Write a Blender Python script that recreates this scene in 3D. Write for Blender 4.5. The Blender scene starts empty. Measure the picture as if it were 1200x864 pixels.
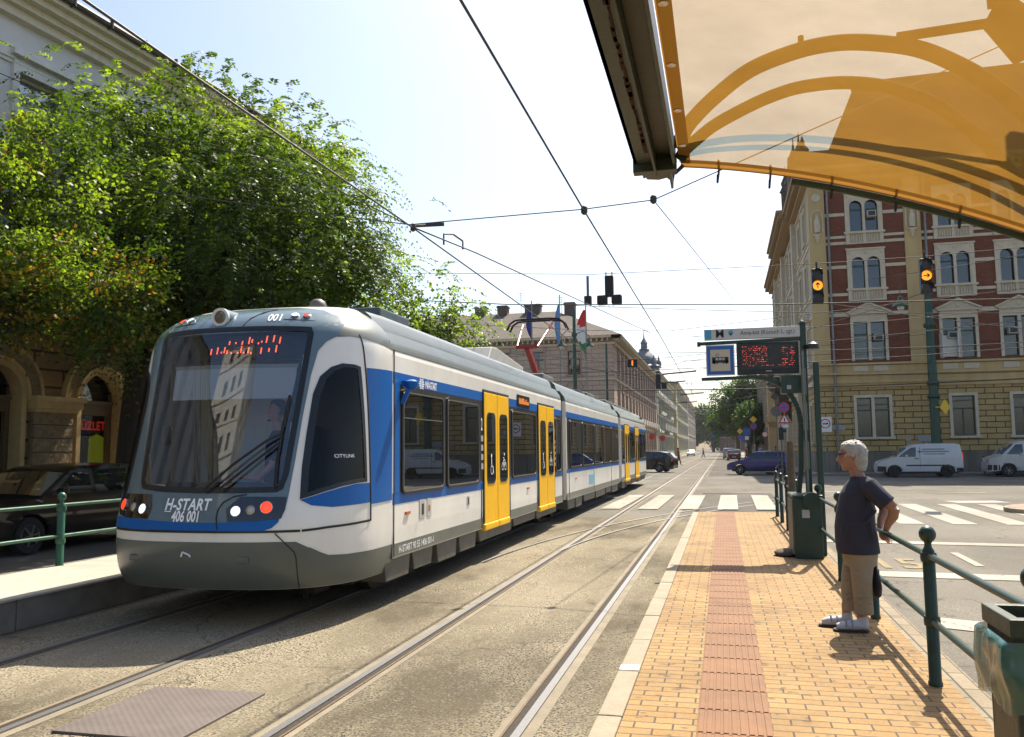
import bpy, bmesh, math, random
from mathutils import Vector, Matrix, noise
R = math.radians
rnd = random.Random(7)
S = bpy.context.scene
COL = S.collection
# ---------------------------------------------------------------- materials
def nodes(m):
    m.use_nodes = True
    nt = m.node_tree
    return nt, nt.nodes, nt.links
_m = {}
KA = .73   # surfaces are kept at real-world reflectances; the exposure is set for them
def mat(name, col, rough=.6, metal=0., var=0., scale=6., bump=0., bscale=40., spec=.5, coat=0., emit=None, estr=0., streak=False, var2=0., scale2=.6):
    if name in _m: return _m[name]
    m = bpy.data.materials.new(name); _m[name] = m
    nt, N, L = nodes(m)
    b = N['Principled BSDF']
    if not name.startswith(('tram_','sign_','led','lamp','flag','white_','sun_blind','shoe')): col = tuple(q*KA for q in col[:3])
    c = (*col, 1) if len(col) == 3 else col
    b.inputs['Base Color'].default_value = c
    b.inputs['Roughness'].default_value = rough
    b.inputs['Metallic'].default_value = metal
    b.inputs['Specular IOR Level'].default_value = spec
    b.inputs['Coat Weight'].default_value = coat
    if emit:
        b.inputs['Emission Color'].default_value = (*emit, 1); b.inputs['Emission Strength'].default_value = estr
    tc = N.new('ShaderNodeTexCoord')
    if var or var2:
        cur = None
        for v, sc, st in ((var, scale, streak), (var2, scale2, False)):
            if not v: continue
            n = N.new('ShaderNodeTexNoise'); n.inputs['Scale'].default_value = sc; n.inputs['Detail'].default_value = 6; n.inputs['Roughness'].default_value = .65
            if st:
                mp = N.new('ShaderNodeMapping'); mp.inputs['Scale'].default_value = (1, 1, .12)
                L.new(tc.outputs['Object'], mp.inputs[0]); L.new(mp.outputs[0], n.inputs['Vector'])
            else: L.new(tc.outputs['Object'], n.inputs['Vector'])
            mr = N.new('ShaderNodeMapRange'); mr.inputs[1].default_value = .3; mr.inputs[2].default_value = .7
            mr.inputs[3].default_value = 1 - v; mr.inputs[4].default_value = 1 + v
            L.new(n.outputs['Fac'], mr.inputs[0])
            if cur is None: cur = mr.outputs[0]
            else:
                mu = N.new('ShaderNodeMath'); mu.operation = 'MULTIPLY'; L.new(cur, mu.inputs[0]); L.new(mr.outputs[0], mu.inputs[1]); cur = mu.outputs[0]
        vm = N.new('ShaderNodeVectorMath'); vm.operation = 'SCALE'; vm.inputs[0].default_value = c[:3]
        L.new(cur, vm.inputs['Scale']); L.new(vm.outputs[0], b.inputs['Base Color'])
    if bump:
        n = N.new('ShaderNodeTexNoise'); n.inputs['Scale'].default_value = bscale; n.inputs['Detail'].default_value = 5
        L.new(tc.outputs['Object'], n.inputs['Vector'])
        bp = N.new('ShaderNodeBump'); bp.inputs['Strength'].default_value = bump; bp.inputs['Distance'].default_value = .02
        L.new(n.outputs['Fac'], bp.inputs['Height']); L.new(bp.outputs[0], b.inputs['Normal'])
    return m

def brickmat(name, c1, c2, mortar, bw, bh, ms=.012, rough=.85, axes='xz', bump=.5, offset=.5, var=.12, squash=1., bias=0., bdist=.02, vscale=.8):
    if name in _m: return _m[name]
    m = bpy.data.materials.new(name); _m[name] = m
    nt, N, L = nodes(m)
    c1, c2, mortar = (tuple(q*KA for q in c) for c in (c1, c2, mortar))
    b = N['Principled BSDF']; b.inputs['Roughness'].default_value = rough
    tc = N.new('ShaderNodeTexCoord'); sp = N.new('ShaderNodeSeparateXYZ'); cb = N.new('ShaderNodeCombineXYZ')
    L.new(tc.outputs['Object'], sp.inputs[0])
    ix = {'x': 0, 'y': 1, 'z': 2}
    L.new(sp.outputs[ix[axes[0]]], cb.inputs[0]); L.new(sp.outputs[ix[axes[1]]], cb.inputs[1])
    br = N.new('ShaderNodeTexBrick'); L.new(cb.outputs[0], br.inputs['Vector'])
    br.inputs['Scale'].default_value = 1; br.inputs['Brick Width'].default_value = bw; br.inputs['Row Height'].default_value = bh
    br.inputs['Mortar Size'].default_value = ms; br.inputs['Mortar Smooth'].default_value = .1; br.inputs['Bias'].default_value = bias
    br.offset = offset
    br.inputs['Color1'].default_value = (*c1, 1); br.inputs['Color2'].default_value = (*c2, 1); br.inputs['Mortar'].default_value = (*mortar, 1)
    n = N.new('ShaderNodeTexNoise'); n.inputs['Scale'].default_value = vscale; n.inputs['Detail'].default_value = 8; n.inputs['Roughness'].default_value = .7
    L.new(tc.outputs['Object'], n.inputs['Vector'])
    mr = N.new('ShaderNodeMapRange'); mr.inputs[1].default_value = .3; mr.inputs[2].default_value = .7; mr.inputs[3].default_value = 1 - var; mr.inputs[4].default_value = 1 + var
    L.new(n.outputs['Fac'], mr.inputs[0])
    n2 = N.new('ShaderNodeTexNoise'); n2.inputs['Scale'].default_value = 45; n2.inputs['Detail'].default_value = 3
    L.new(tc.outputs['Object'], n2.inputs['Vector'])
    mr2 = N.new('ShaderNodeMapRange'); mr2.inputs[1].default_value = .3; mr2.inputs[2].default_value = .7; mr2.inputs[3].default_value = .88; mr2.inputs[4].default_value = 1.12
    L.new(n2.outputs['Fac'], mr2.inputs[0])
    mu = N.new('ShaderNodeMath'); mu.operation = 'MULTIPLY'; L.new(mr.outputs[0], mu.inputs[0]); L.new(mr2.outputs[0], mu.inputs[1])
    vm = N.new('ShaderNodeVectorMath'); vm.operation = 'SCALE'; L.new(br.outputs['Color'], vm.inputs[0]); L.new(mu.outputs[0], vm.inputs['Scale'])
    L.new(vm.outputs[0], b.inputs['Base Color'])
    if bump:
        ad = N.new('ShaderNodeMath'); ad.operation = 'MULTIPLY_ADD'; ad.inputs[1].default_value = -1; 
        L.new(br.outputs['Fac'], ad.inputs[0]); L.new(n2.outputs['Fac'], ad.inputs[2])
        bp = N.new('ShaderNodeBump'); bp.inputs['Strength'].default_value = bump; bp.inputs['Distance'].default_value = bdist
        L.new(ad.outputs[0], bp.inputs['Height']); L.new(bp.outputs[0], b.inputs['Normal'])
    return m

def glassmat(name, tint=(.5, .55, .55), trans=.5, refl=.25, rough=.02, dark=(.01, .012, .012), top=1.):
    """thin pane: part see-through, part dark, with a Fresnel reflection"""
    if name in _m: return _m[name]
    m = bpy.data.materials.new(name); _m[name] = m
    nt, N, L = nodes(m)
    out = N['Material Output']; N.remove(N['Principled BSDF'])
    tr = N.new('ShaderNodeBsdfTransparent'); tr.inputs[0].default_value = (*tint, 1)
    df = N.new('ShaderNodeBsdfDiffuse'); df.inputs[0].default_value = (*dark, 1)
    gl = N.new('ShaderNodeBsdfGlossy'); gl.inputs['Roughness'].default_value = rough; gl.inputs[0].default_value = (.95, .97, 1, 1)
    m1 = N.new('ShaderNodeMixShader'); m1.inputs[0].default_value = trans; L.new(df.outputs[0], m1.inputs[1]); L.new(tr.outputs[0], m1.inputs[2])
    lw = N.new('ShaderNodeLayerWeight'); lw.inputs[0].default_value = .35
    mr = N.new('ShaderNodeMapRange'); mr.inputs[3].default_value = refl; mr.inputs[4].default_value = top
    L.new(lw.outputs['Fresnel'], mr.inputs[0])
    m2 = N.new('ShaderNodeMixShader'); L.new(mr.outputs[0], m2.inputs[0]); L.new(m1.outputs[0], m2.inputs[1]); L.new(gl.outputs[0], m2.inputs[2])
    L.new(m2.outputs[0], out.inputs[0])
    return m

# ---------------------------------------------------------------- mesh helpers
class MB:
    def __init__(s): s.v = []; s.f = []; s.m = []; s.cm = 0
    def add(s, vs, fs, mi=None):
        o = len(s.v); s.v += [tuple(v) for v in vs]; s.f += [tuple(i + o for i in f) for f in fs]; s.m += [s.cm if mi is None else mi] * len(fs); return s
    def box(s, x0, x1, y0, y1, z0, z1, mi=None):
        return s.add([(x0,y0,z0),(x1,y0,z0),(x1,y1,z0),(x0,y1,z0),(x0,y0,z1),(x1,y0,z1),(x1,y1,z1),(x0,y1,z1)],
                     [(0,3,2,1),(4,5,6,7),(0,1,5,4),(1,2,6,5),(2,3,7,6),(3,0,4,7)], mi)
    def bar(s, p0, p1, w, h=None, mi=None, up=(0,0,1)):
        h = h or w; p0 = Vector(p0); p1 = Vector(p1); d = (p1 - p0).normalized(); u = Vector(up)
        if abs(d.dot(u)) > .98: u = Vector((1, 0, 0))
        a = d.cross(u).normalized() * w / 2; b = a.cross(d).normalized() * h / 2
        vs = [p + i * a + j * b for p in (p0, p1) for i, j in ((-1,-1),(1,-1),(1,1),(-1,1))]
        return s.add(vs, [(0,1,2,3),(7,6,5,4),(0,4,5,1),(1,5,6,2),(2,6,7,3),(3,7,4,0)], mi)
    def tube(s, pts, r, seg=8, mi=None, cap=True):
        pts = [Vector(p) for p in pts]; n = len(pts); rs = r if isinstance(r, (list, tuple)) else [r] * n
        d0 = (pts[1] - pts[0]).normalized(); u = Vector((0, 0, 1)) if abs(d0.z) < .9 else Vector((1, 0, 0))
        a = d0.cross(u).normalized(); vs = []
        for i, p in enumerate(pts):
            d = (pts[min(i + 1, n - 1)] - pts[max(i - 1, 0)]).normalized()
            a = (a - d * a.dot(d)).normalized(); b = d.cross(a)
            for k in range(seg):
                t = 2 * math.pi * k / seg; vs.append(p + (a * math.cos(t) + b * math.sin(t)) * rs[i])
        fs = [(i*seg+k, i*seg+(k+1) % seg, (i+1)*seg+(k+1) % seg, (i+1)*seg+k) for i in range(n-1) for k in range(seg)]
        if cap: fs += [tuple(range(seg))[::-1], tuple((n-1)*seg + k for k in range(seg))]
        return s.add(vs, fs, mi)
    def lathe(s, prof, c=(0,0,0), seg=16, axis='z', mi=None):
        vs = []; n = len(prof)
        for r, z in prof:
            for k in range(seg):
                t = 2 * math.pi * k / seg; x, y = r * math.cos(t), r * math.sin(t)
                p = {'z': (x, y, z), 'y': (x, z, y), 'x': (z, x, y)}[axis]
                vs.append((p[0]+c[0], p[1]+c[1], p[2]+c[2]))
        fs = [(i*seg+k, i*seg+(k+1) % seg, (i+1)*seg+(k+1) % seg, (i+1)*seg+k) for i in range(n-1) for k in range(seg)]
        fs += [tuple(range(seg))[::-1], tuple((n-1)*seg+k for k in range(seg))]
        return s.add(vs, fs, mi)
    def prism(s, poly, lo, hi, axis='y', mi=None):
        """poly in the two other axes; axis y: (x,z); x: (y,z); z: (x,y)"""
        n = len(poly)
        f = {'y': lambda a, b, t: (a, t, b), 'x': lambda a, b, t: (t, a, b), 'z': lambda a, b, t: (a, b, t)}[axis]
        vs = [f(a, b, lo) for a, b in poly] + [f(a, b, hi) for a, b in poly]
        return s.add(vs, [tuple(range(n))[::-1], tuple(range(n, 2*n))] + [(i, (i+1) % n, (i+1) % n + n, i+n) for i in range(n)], mi)
    def ring(s, outer, inner, lo, hi, axis='y', mi=None):
        """frame between two closed outlines with the same number of points"""
        n = len(outer)
        f = {'y': lambda a, b, t: (a, t, b), 'x': lambda a, b, t: (t, a, b), 'z': lambda a, b, t: (a, b, t)}[axis]
        vs = [f(*p, t) for t in (lo, hi) for q in (outer, inner) for p in q]
        fs = []
        for i in range(n):
            j = (i+1) % n
            fs += [(i, j, n+j, n+i), (2*n+i, 3*n+i, 3*n+j, 2*n+j), (i, 2*n+i, 2*n+j, j), (n+i, n+j, 3*n+j, 3*n+i)]
        return s.add(vs, fs, mi)
    def build(s, name, mats, parent=None, smooth=False, loc=None, rz=None, bevel=0, fixn=True):
        me = bpy.data.meshes.new(name); me.from_pydata(s.v, [], s.f)
        mats = mats if isinstance(mats, (list, tuple)) else [mats]
        for q in mats: me.materials.append(q)
        if len(mats) > 1: me.polygons.foreach_set('material_index', s.m)
        if fixn:
            bm = bmesh.new(); bm.from_mesh(me); bmesh.ops.recalc_face_normals(bm, faces=bm.faces); bm.to_mesh(me); bm.free()
        if smooth: 
            me.polygons.foreach_set('use_smooth', [True] * len(me.polygons))
            if smooth != 'all': me.set_sharp_from_angle(angle=R(38))
        me.update()
        return link(name, me, parent, loc, rz, bevel)
def link(name, me, parent=None, loc=None, rz=None, bevel=0):
    o = bpy.data.objects.new(name, me); COL.objects.link(o)
    if parent: o.parent = parent
    if loc: o.location = loc
    if rz: o.rotation_euler = (0, 0, rz)
    if bevel:
        b = o.modifiers.new('b', 'BEVEL'); b.width = bevel; b.segments = 2; b.limit_method = 'ANGLE'; b.angle_limit = R(40)
    return o
def tag(o, label=None, cat=None, group=None, kind=None):
    if label: o['label'] = label
    if cat: o['category'] = cat
    if group: o['group'] = group
    if kind: o['kind'] = kind
    return o
def thing(name, label, cat, loc=(0,0,0), rz=0, group=None):
    o = bpy.data.objects.new(name, None); COL.objects.link(o); o.location = loc; o.rotation_euler = (0, 0, rz); o.empty_display_size = .2
    return tag(o, label, cat, group)
def struct(o): o['kind'] = 'structure'; return o
def kids(o): return [c for c in bpy.data.objects if c.parent == o]
def copy_tree(o, parent=None, deep=True):
    ch = kids(o)
    c = o.copy(); COL.objects.link(c)
    if parent: c.parent = parent
    if deep:
        for k in ch: copy_tree(k, c)
    return c
def text_mesh(txt, size, bold=False, shear=0., align='CENTER', spacing=1.):
    cu = bpy.data.curves.new('txt', 'FONT'); cu.body = txt; cu.size = size; cu.shear = shear; cu.align_x = align; cu.align_y = 'CENTER'; cu.space_character = spacing
    if bold: cu.offset = size * (.030 if .13 < size < .16 else .018 if size > .12 else .006)
    cu.resolution_u = 3
    o = bpy.data.objects.new('txt', cu); COL.objects.link(o)
    dg = bpy.context.evaluated_depsgraph_get(); me = bpy.data.meshes.new_from_object(o.evaluated_get(dg))
    v = [tuple(q.co) for q in me.vertices]; f = [tuple(p.vertices) for p in me.polygons]
    bpy.data.objects.remove(o); bpy.data.curves.remove(cu); bpy.data.meshes.remove(me)
    return v, f
def cut_poly(poly, su, sv):
    """2D polygon -> list of 2D verts and faces cut on a grid of steps su, sv"""
    bm = bmesh.new(); vs = [bm.verts.new((a, b, 0)) for a, b in poly]; bm.faces.new(vs)
    us = [p[0] for p in poly]; ws = [p[1] for p in poly]
    def cuts(lo, hi, st, ax):
        n = int((hi - lo) / st) + 1
        for i in range(1, n):
            c = lo + (hi - lo) * i / n
            co = (c, 0, 0) if ax == 0 else (0, c, 0); no = (1, 0, 0) if ax == 0 else (0, 1, 0)
            bmesh.ops.bisect_plane(bm, geom=bm.verts[:] + bm.edges[:] + bm.faces[:], plane_co=co, plane_no=no, dist=1e-6)
    cuts(min(us), max(us), su, 0); cuts(min(ws), max(ws), sv, 1)
    bm.verts.index_update()
    v = [(q.co.x, q.co.y) for q in bm.verts]; f = [tuple(x.index for x in p.verts) for p in bm.faces]
    bm.free(); return v, f
def rrect(u0, v0, u1, v1, r=.05, n=4):
    pts = []
    for cx, cy, a in ((u1-r, v0+r, -90), (u1-r, v1-r, 0), (u0+r, v1-r, 90), (u0+r, v0+r, 180)):
        for i in range(n+1):
            t = R(a + 90 * i / n); pts.append((cx + r*math.cos(t), cy + r*math.sin(t)))
    return pts
def lerp_tab(tab, x):
    if x <= tab[0][0]: return tab[0][1]
    for (a, fa), (b, fb) in zip(tab, tab[1:]):
        if x <= b: return fa + (fb-fa)*(x-a)/(b-a)
    return tab[-1][1]
def smooth_tab(tab, x):
    # average of three samples rounds the kinks
    return (lerp_tab(tab, x-.05) + lerp_tab(tab, x) * 2 + lerp_tab(tab, x+.05)) / 4

# ---------------------------------------------------------------- camera, sky, sun
cam = bpy.data.cameras.new('camera'); co = bpy.data.objects.new('camera', cam); COL.objects.link(co); S.camera = co
yw, pt, rl = R(13.77), R(5.48), R(.6)
fw = Vector((-math.sin(yw)*math.cos(pt), math.cos(yw)*math.cos(pt), math.sin(pt)))
rt = Vector((math.cos(yw), math.sin(yw), 0)); up = rt.cross(fw)
rt2 = rt*math.cos(rl) - up*math.sin(rl); up2 = up*math.cos(rl) + rt*math.sin(rl)
M = Matrix((rt2, up2, -fw)).transposed().to_4x4(); M.translation = (0, 0, 1.66)
co.matrix_world = M
cam.sensor_width = 36; cam.lens = 30; cam.clip_end = 3000; cam.clip_start = .05
W = bpy.data.worlds.new('World'); S.world = W; W.use_nodes = True
wn = W.node_tree.nodes; wl = W.node_tree.links
sky = wn.new('ShaderNodeTexSky'); sky.sky_type = 'NISHITA'; sky.sun_disc = False
sky.sun_elevation = R(55); sky.sun_rotation = R(14); sky.air_density = 1.; sky.dust_density = 2.4; sky.ozone_density = .8
wl.new(sky.outputs[0], wn['Background'].inputs[0]); wn['Background'].inputs[1].default_value = .100
sd = Vector((.17, .68, 1)).normalized()
sun = bpy.data.lights.new('sun', 'SUN'); sun.energy = 4.6; sun.angle = R(.5); sun.color = (1, .91, .76)
so = bpy.data.objects.new('sun', sun); COL.objects.link(so); so.rotation_euler = sd.to_track_quat('Z', 'Y').to_euler()
S.view_settings.view_transform = 'Standard'; S.view_settings.look = 'None'; S.view_settings.gamma = 1; S.view_settings.exposure = 1.12
S.cycles.max_bounces = 6; S.cycles.transparent_max_bounces = 16; S.cycles.caustics_reflective = False; S.cycles.caustics_refractive = False
S.cycles.use_denoising = True; S.cycles.sample_clamp_indirect = 6
# common materials
GREEN = mat('green_paint', (.010, .045, .028), .38, var=.25, scale=9, bump=.08, bscale=30)
STEEL = mat('steel', (.35, .35, .34), .35, .8, var=.2)
BLACK = mat('black_rubber', (.012, .012, .012), .6)
DARK = mat('dark_metal', (.03, .03, .03), .5)
# ---------------------------------------------------------------- ground, tracks, platform
def asphalt(name, base, tan, amt, dark=(.03,.03,.028), speck=260., lo=.42, hi=.62, cracks=True):
    m = bpy.data.materials.new(name); nt, N, L = nodes(m); b = N['Principled BSDF']; b.inputs['Roughness'].default_value = .93; b.inputs['Specular IOR Level'].default_value = .12
    base, tan = (tuple(q*KA for q in c) for c in (base, tan))
    tc = N.new('ShaderNodeTexCoord')
    mp = N.new('ShaderNodeMapping'); mp.inputs['Scale'].default_value = (1, .45, 1); L.new(tc.outputs['Object'], mp.inputs[0])
    def nz(sc, det=6, src=None, ro=.6):
        n = N.new('ShaderNodeTexNoise'); n.inputs['Scale'].default_value = sc; n.inputs['Detail'].default_value = det; n.inputs['Roughness'].default_value = ro
        L.new(src or tc.outputs['Object'], n.inputs['Vector']); return n.outputs['Fac']
    def mr(x, a, c, d=0, e=1):
        q = N.new('ShaderNodeMapRange'); q.inputs[1].default_value = a; q.inputs[2].default_value = c; q.inputs[3].default_value = d; q.inputs[4].default_value = e; L.new(x, q.inputs[0]); return q.outputs[0]
    def mix(f, a, c):
        q = N.new('ShaderNodeMix'); q.data_type = 'RGBA'
        if isinstance(f, float): q.inputs[0].default_value = f
        else: L.new(f, q.inputs[0])
        for i, x in ((6, a), (7, c)):
            if isinstance(x, tuple): q.inputs[i].default_value = (*x, 1)
            else: L.new(x, q.inputs[i])
        return q.outputs[2]
    big = mr(nz(.55, 7, mp.outputs[0], .68), lo, hi)
    c = mix(big, base, tan)
    fine = nz(speck, 2); sp = mr(fine, .50, .57)
    mid = mr(nz(1.1, 6, mp.outputs[0], .7), .40, .58, .22, 1)
    mu = N.new('ShaderNodeMath'); mu.operation = 'MULTIPLY'; L.new(sp, mu.inputs[0]); L.new(mid, mu.inputs[1])
    mu2 = N.new('ShaderNodeMath'); mu2.operation = 'MULTIPLY'; L.new(mu.outputs[0], mu2.inputs[0]); mu2.inputs[1].default_value = amt
    c = mix(mu2.outputs[0], c, dark)
    lt = mr(nz(speck*.8, 2), .58, .66); mu3 = N.new('ShaderNodeMath'); mu3.operation = 'MULTIPLY'; L.new(lt, mu3.inputs[0]); mu3.inputs[1].default_value = .16
    c = mix(mu3.outputs[0], c, (.55,.5,.42))
    if cracks:
        vo = N.new('ShaderNodeTexVoronoi'); vo.feature = 'DISTANCE_TO_EDGE'; vo.inputs['Scale'].default_value = .35
        wv = N.new('ShaderNodeVectorMath'); wv.operation = 'ADD'
        nn = N.new('ShaderNodeTexNoise'); nn.inputs['Scale'].default_value = 1.5; nn.inputs['Detail'].default_value = 5
        L.new(tc.outputs['Object'], nn.inputs['Vector']); L.new(tc.outputs['Object'], wv.inputs[0]); L.new(nn.outputs['Color'], wv.inputs[1]); L.new(wv.outputs[0], vo.inputs['Vector'])
        cr = mr(vo.outputs['Distance'], 0, .006, .55, 0); c = mix(cr, c, (.03,.027,.022))
    L.new(c, b.inputs['Base Color'])
    bp = N.new('ShaderNodeBump'); bp.inputs['Strength'].default_value = .55; bp.inputs['Distance'].default_value = .008
    L.new(fine, bp.inputs['Height']); L.new(bp.outputs[0], b.inputs['Normal'])
    return m
A_ROAD = asphalt('asphalt', (.13,.12,.105), (.19,.175,.15), .45)
A_TRACK = asphalt('track_asphalt', (.14,.118,.078), (.40,.34,.235), 1., speck=62., lo=.40, hi=.58)
A_CROSS = asphalt('crossing_asphalt', (.19,.175,.145), (.29,.265,.22), .6, speck=80.)
CONC = mat('concrete', (.34,.31,.25), .9, var=.18, scale=3, bump=.25, bscale=60, var2=.12, scale2=.5)
KERB = mat('kerb_stone', (.37,.31,.215), .85, var=.15, scale=5, bump=.3, bscale=50)
WHITE = asphalt('road_paint', (.42,.39,.32), (.60,.57,.49), .6, dark=(.2,.18,.15), speck=120., cracks=True)
YPAINT = mat('yellow_road_paint', (.31,.24,.12), .9, var=.4, scale=20)
def sheet(name, x0, x1, y0, y1, z, m, th=None):
    mb = MB()
    if th: mb.box(x0, x1, y0, y1, z - th, z)
    else: mb.add([(x0,y0,z),(x1,y0,z),(x1,y1,z),(x0,y1,z)], [(0,1,2,3)])
    return struct(mb.build(name, m, fixn=bool(th)))
sheet('ground', -900, 900, -200, 1600, -.02, A_ROAD)
sheet('track_bed', -6.5, -.78, -30, 21.2, -.012, A_TRACK)
sheet('track_bed', -6.5, -.78, 21.2, 33, -.012, A_CROSS)
sheet('intersection', -60, 80, 33, 52.5, -.012, A_CROSS)
sheet('track_bed', -6.4, -.9, 52.5, 420, -.008, A_CROSS)
# lane of the right-hand road
sheet('road', 1.62, 60, -30, 33, -.008, A_CROSS)
# concrete slabs beside the rails (smooth paler margins)
RAILC = mat('rail_margin', (.29,.245,.17), .9, var=.2, scale=2.5, bump=.3, bscale=70, var2=.15, scale2=.4)
DIRT = mat('groove_dirt', (.05,.04,.028), .95, var=.4, scale=30)
RAILM = mat('rail_steel', (.26,.255,.25), .5, .7, var=.12, scale=40)
RUST = mat('rail_rust', (.17,.11,.06), .8, var=.3, scale=20)
def track(cx, y0, y1, label):
    t = thing('tram_track', label, 'tram track', (cx, 0, 0))
    for s in (-1, 1):
        mb = MB(); x = s*.7175
        # margin slab, rail head, groove and lip, at ground level
        mb.box(x-.14, x+.10, y0, y1, -.03, -.009, 0) if s > 0 else mb.box(x-.10, x+.14, y0, y1, -.03, -.009, 0)
        mb.box(x-.027, x+.027, y0, y1, -.03, .002, 1)
        mb.box(x-s*.052-.024, x-s*.052+.024, y0, y1, -.03, -.006, 2)
        mb.box(x-s*.085-.008, x-s*.085+.008, y0, y1, -.03, -.001, 3)
        mb.build('rail', [RAILC, RAILM, DIRT, RUST], t)
    return t
track(-1.95, -20, 330, 'near pair of rails set in the asphalt beside the yellow platform')
track(-5.03, -20, 330, 'far pair of rails that the blue and white tram stands on')
# curved branch rail leaving the near track (seen as thin arcs near the crossing)
def rail_curve(name, pts, label):
    mb = MB(); n = len(pts); vs = []
    for i, p in enumerate(pts):
        d = (Vector(pts[min(i+1, n-1)]) - Vector(pts[max(i-1, 0)])).normalized(); a = Vector((-d.y, d.x))
        for k in (-.022, .022): vs.append((p[0]+a.x*k, p[1]+a.y*k, .006))
    mb.add(vs, [(2*i, 2*i+1, 2*i+3, 2*i+2) for i in range(n-1)])
    o = mb.build(name, RAILM, fixn=False); return tag(o, label, 'rail')
def arc(p0, p1, p2, n=26):
    return [tuple((1-t)**2*Vector(p0) + 2*t*(1-t)*Vector(p1) + t*t*Vector(p2)) for t in [i/n for i in range(n+1)]]
rail_curve('branch_rail', arc((-3.55,12.5), (-3.1,22), (4.5,34)), 'outer curved branch rail bending right over the zebra crossing')
rail_curve('branch_rail', arc((-2.67,14), (-2.0,24), (7,36)), 'inner curved branch rail starting from the near track')
# steel trench plate
pm = mat('checker_plate', (.16,.13,.115), .7, .1, var=.15, scale=4)
nt, N, L = nodes(pm); tc = N.new('ShaderNodeTexCoord'); mp = N.new('ShaderNodeMapping'); mp.inputs['Rotation'].default_value = (0, 0, R(45)); mp.inputs['Scale'].default_value = (1, 1, 1)
ck = N.new('ShaderNodeTexVoronoi'); ck.inputs['Scale'].default_value = 26; ck.inputs['Randomness'].default_value = 0
L.new(tc.outputs['Object'], mp.inputs[0]); L.new(mp.outputs[0], ck.inputs['Vector'])
bp = N.new('ShaderNodeBump'); bp.inputs['Strength'].default_value = .6; bp.inputs['Distance'].default_value = .006; L.new(ck.outputs['Distance'], bp.inputs['Height']); L.new(bp.outputs[0], N['Principled BSDF'].inputs['Normal'])
tag(MB().box(-4.0, -3.14, 4.52, 5.52, -.03, .004).build('manhole_plate', pm, bevel=.003), 'brown steel checker plate set flush between the two tracks', 'manhole plate')
# right platform
PY = brickmat('yellow_pavers', (.335,.195,.06), (.405,.245,.088), (.09,.055,.03), .21, .105, .006, .85, 'xy', .5, var=.22, bdist=.006, vscale=.7)
nt, N, L = nodes(PY); pb = N['Principled BSDF']; src = pb.inputs['Base Color'].links[0].from_socket
tc = [n for n in N if n.type == 'TEX_COORD'][0]
for sc_, lo_, hi_, am_ in ((11., .665, .69, .45), (1.6, .52, .75, .38)):
    g_ = N.new('ShaderNodeTexNoise'); g_.inputs['Scale'].default_value = sc_; g_.inputs['Detail'].default_value = 1 if sc_ > 5 else 8; L.new(tc.outputs['Object'], g_.inputs['Vector'])
    q_ = N.new('ShaderNodeMapRange'); q_.inputs[1].default_value = lo_; q_.inputs[2].default_value = hi_; q_.inputs[3].default_value = 1; q_.inputs[4].default_value = 1-am_; L.new(g_.outputs['Fac'], q_.inputs[0])
    v_ = N.new('ShaderNodeVectorMath'); v_.operation = 'SCALE'; L.new(src, v_.inputs[0]); L.new(q_.outputs[0], v_.inputs['Scale']); src = v_.outputs[0]
L.new(src, pb.inputs['Base Color'])
PY2 = brickmat('edge_pavers', (.27,.215,.13), (.33,.26,.17), (.07,.055,.035), .4, .2, .008, .85, 'yx', .5, var=.2, bdist=.006)
TACT = mat('tactile_tile', (.25,.115,.045), .8, var=.14, scale=5, bump=.2, bscale=60, var2=.12, scale2=1)
PZ = .15
sheet('platform', -.60, 1.36, -12, 21.15, PZ, PY, .17)
struct(MB().box(1.36, 1.50, -12, 21.15, -.02, PZ).build('platform_edge', PY2))
struct(MB().box(1.50, 1.62, -12, 20.5, -.02, .05).build('gutter_pavers', PY2))
mb = MB()
y = -12.
while y < 21:
    y1 = min(y + 1.0, 21.15); mb.box(-.745, -.605, y+.006, y1-.006, -.02, PZ+.004 + rnd.uniform(-.002, .003)); y = y1
struct(mb.build('kerb', KERB, bevel=.008))
mb = MB()
y = -12.
while y < 21:
    y1 = min(y + .42, 21.12)
    mb.box(-.188, .212, y+.004, y1-.004, PZ-.01, PZ+.004)
    for k in range(9):
        xx = -.188 + .4*(k+.5)/9; mb.box(xx-.014, xx+.014, y+.012, y1-.012, PZ, PZ+.0095)
    y = y1
struct(mb.build('tactile_paving', TACT, bevel=.002))
mb = MB(); mb.add([(-.74,6.02,PZ+.009),(-.61,6.02,PZ+.009),(-.61,6.16,PZ+.009),(-.74,6.16,PZ+.009)], [(0,1,2,3)])
struct(mb.build('kerb_mark', mat('white_mark', (.8,.8,.78), .6), fixn=False))
# zebra crossing, laid across the tracks
def stripe(poly, m=WHITE, name='zebra_stripe', z=.0):
    mb = MB(); mb.add([(x, y, z) for x, y in poly], [tuple(range(len(poly)))]); return struct(mb.build(name, m, fixn=False))
for x0 in (-5.5, -4.45, -3.4, -2.35, -1.27, -.2, .83):
    stripe([(x0,24.1),(x0+.55,24.1),(x0+.62,31.3),(x0+.07,31.3)], z=.0085)
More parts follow.
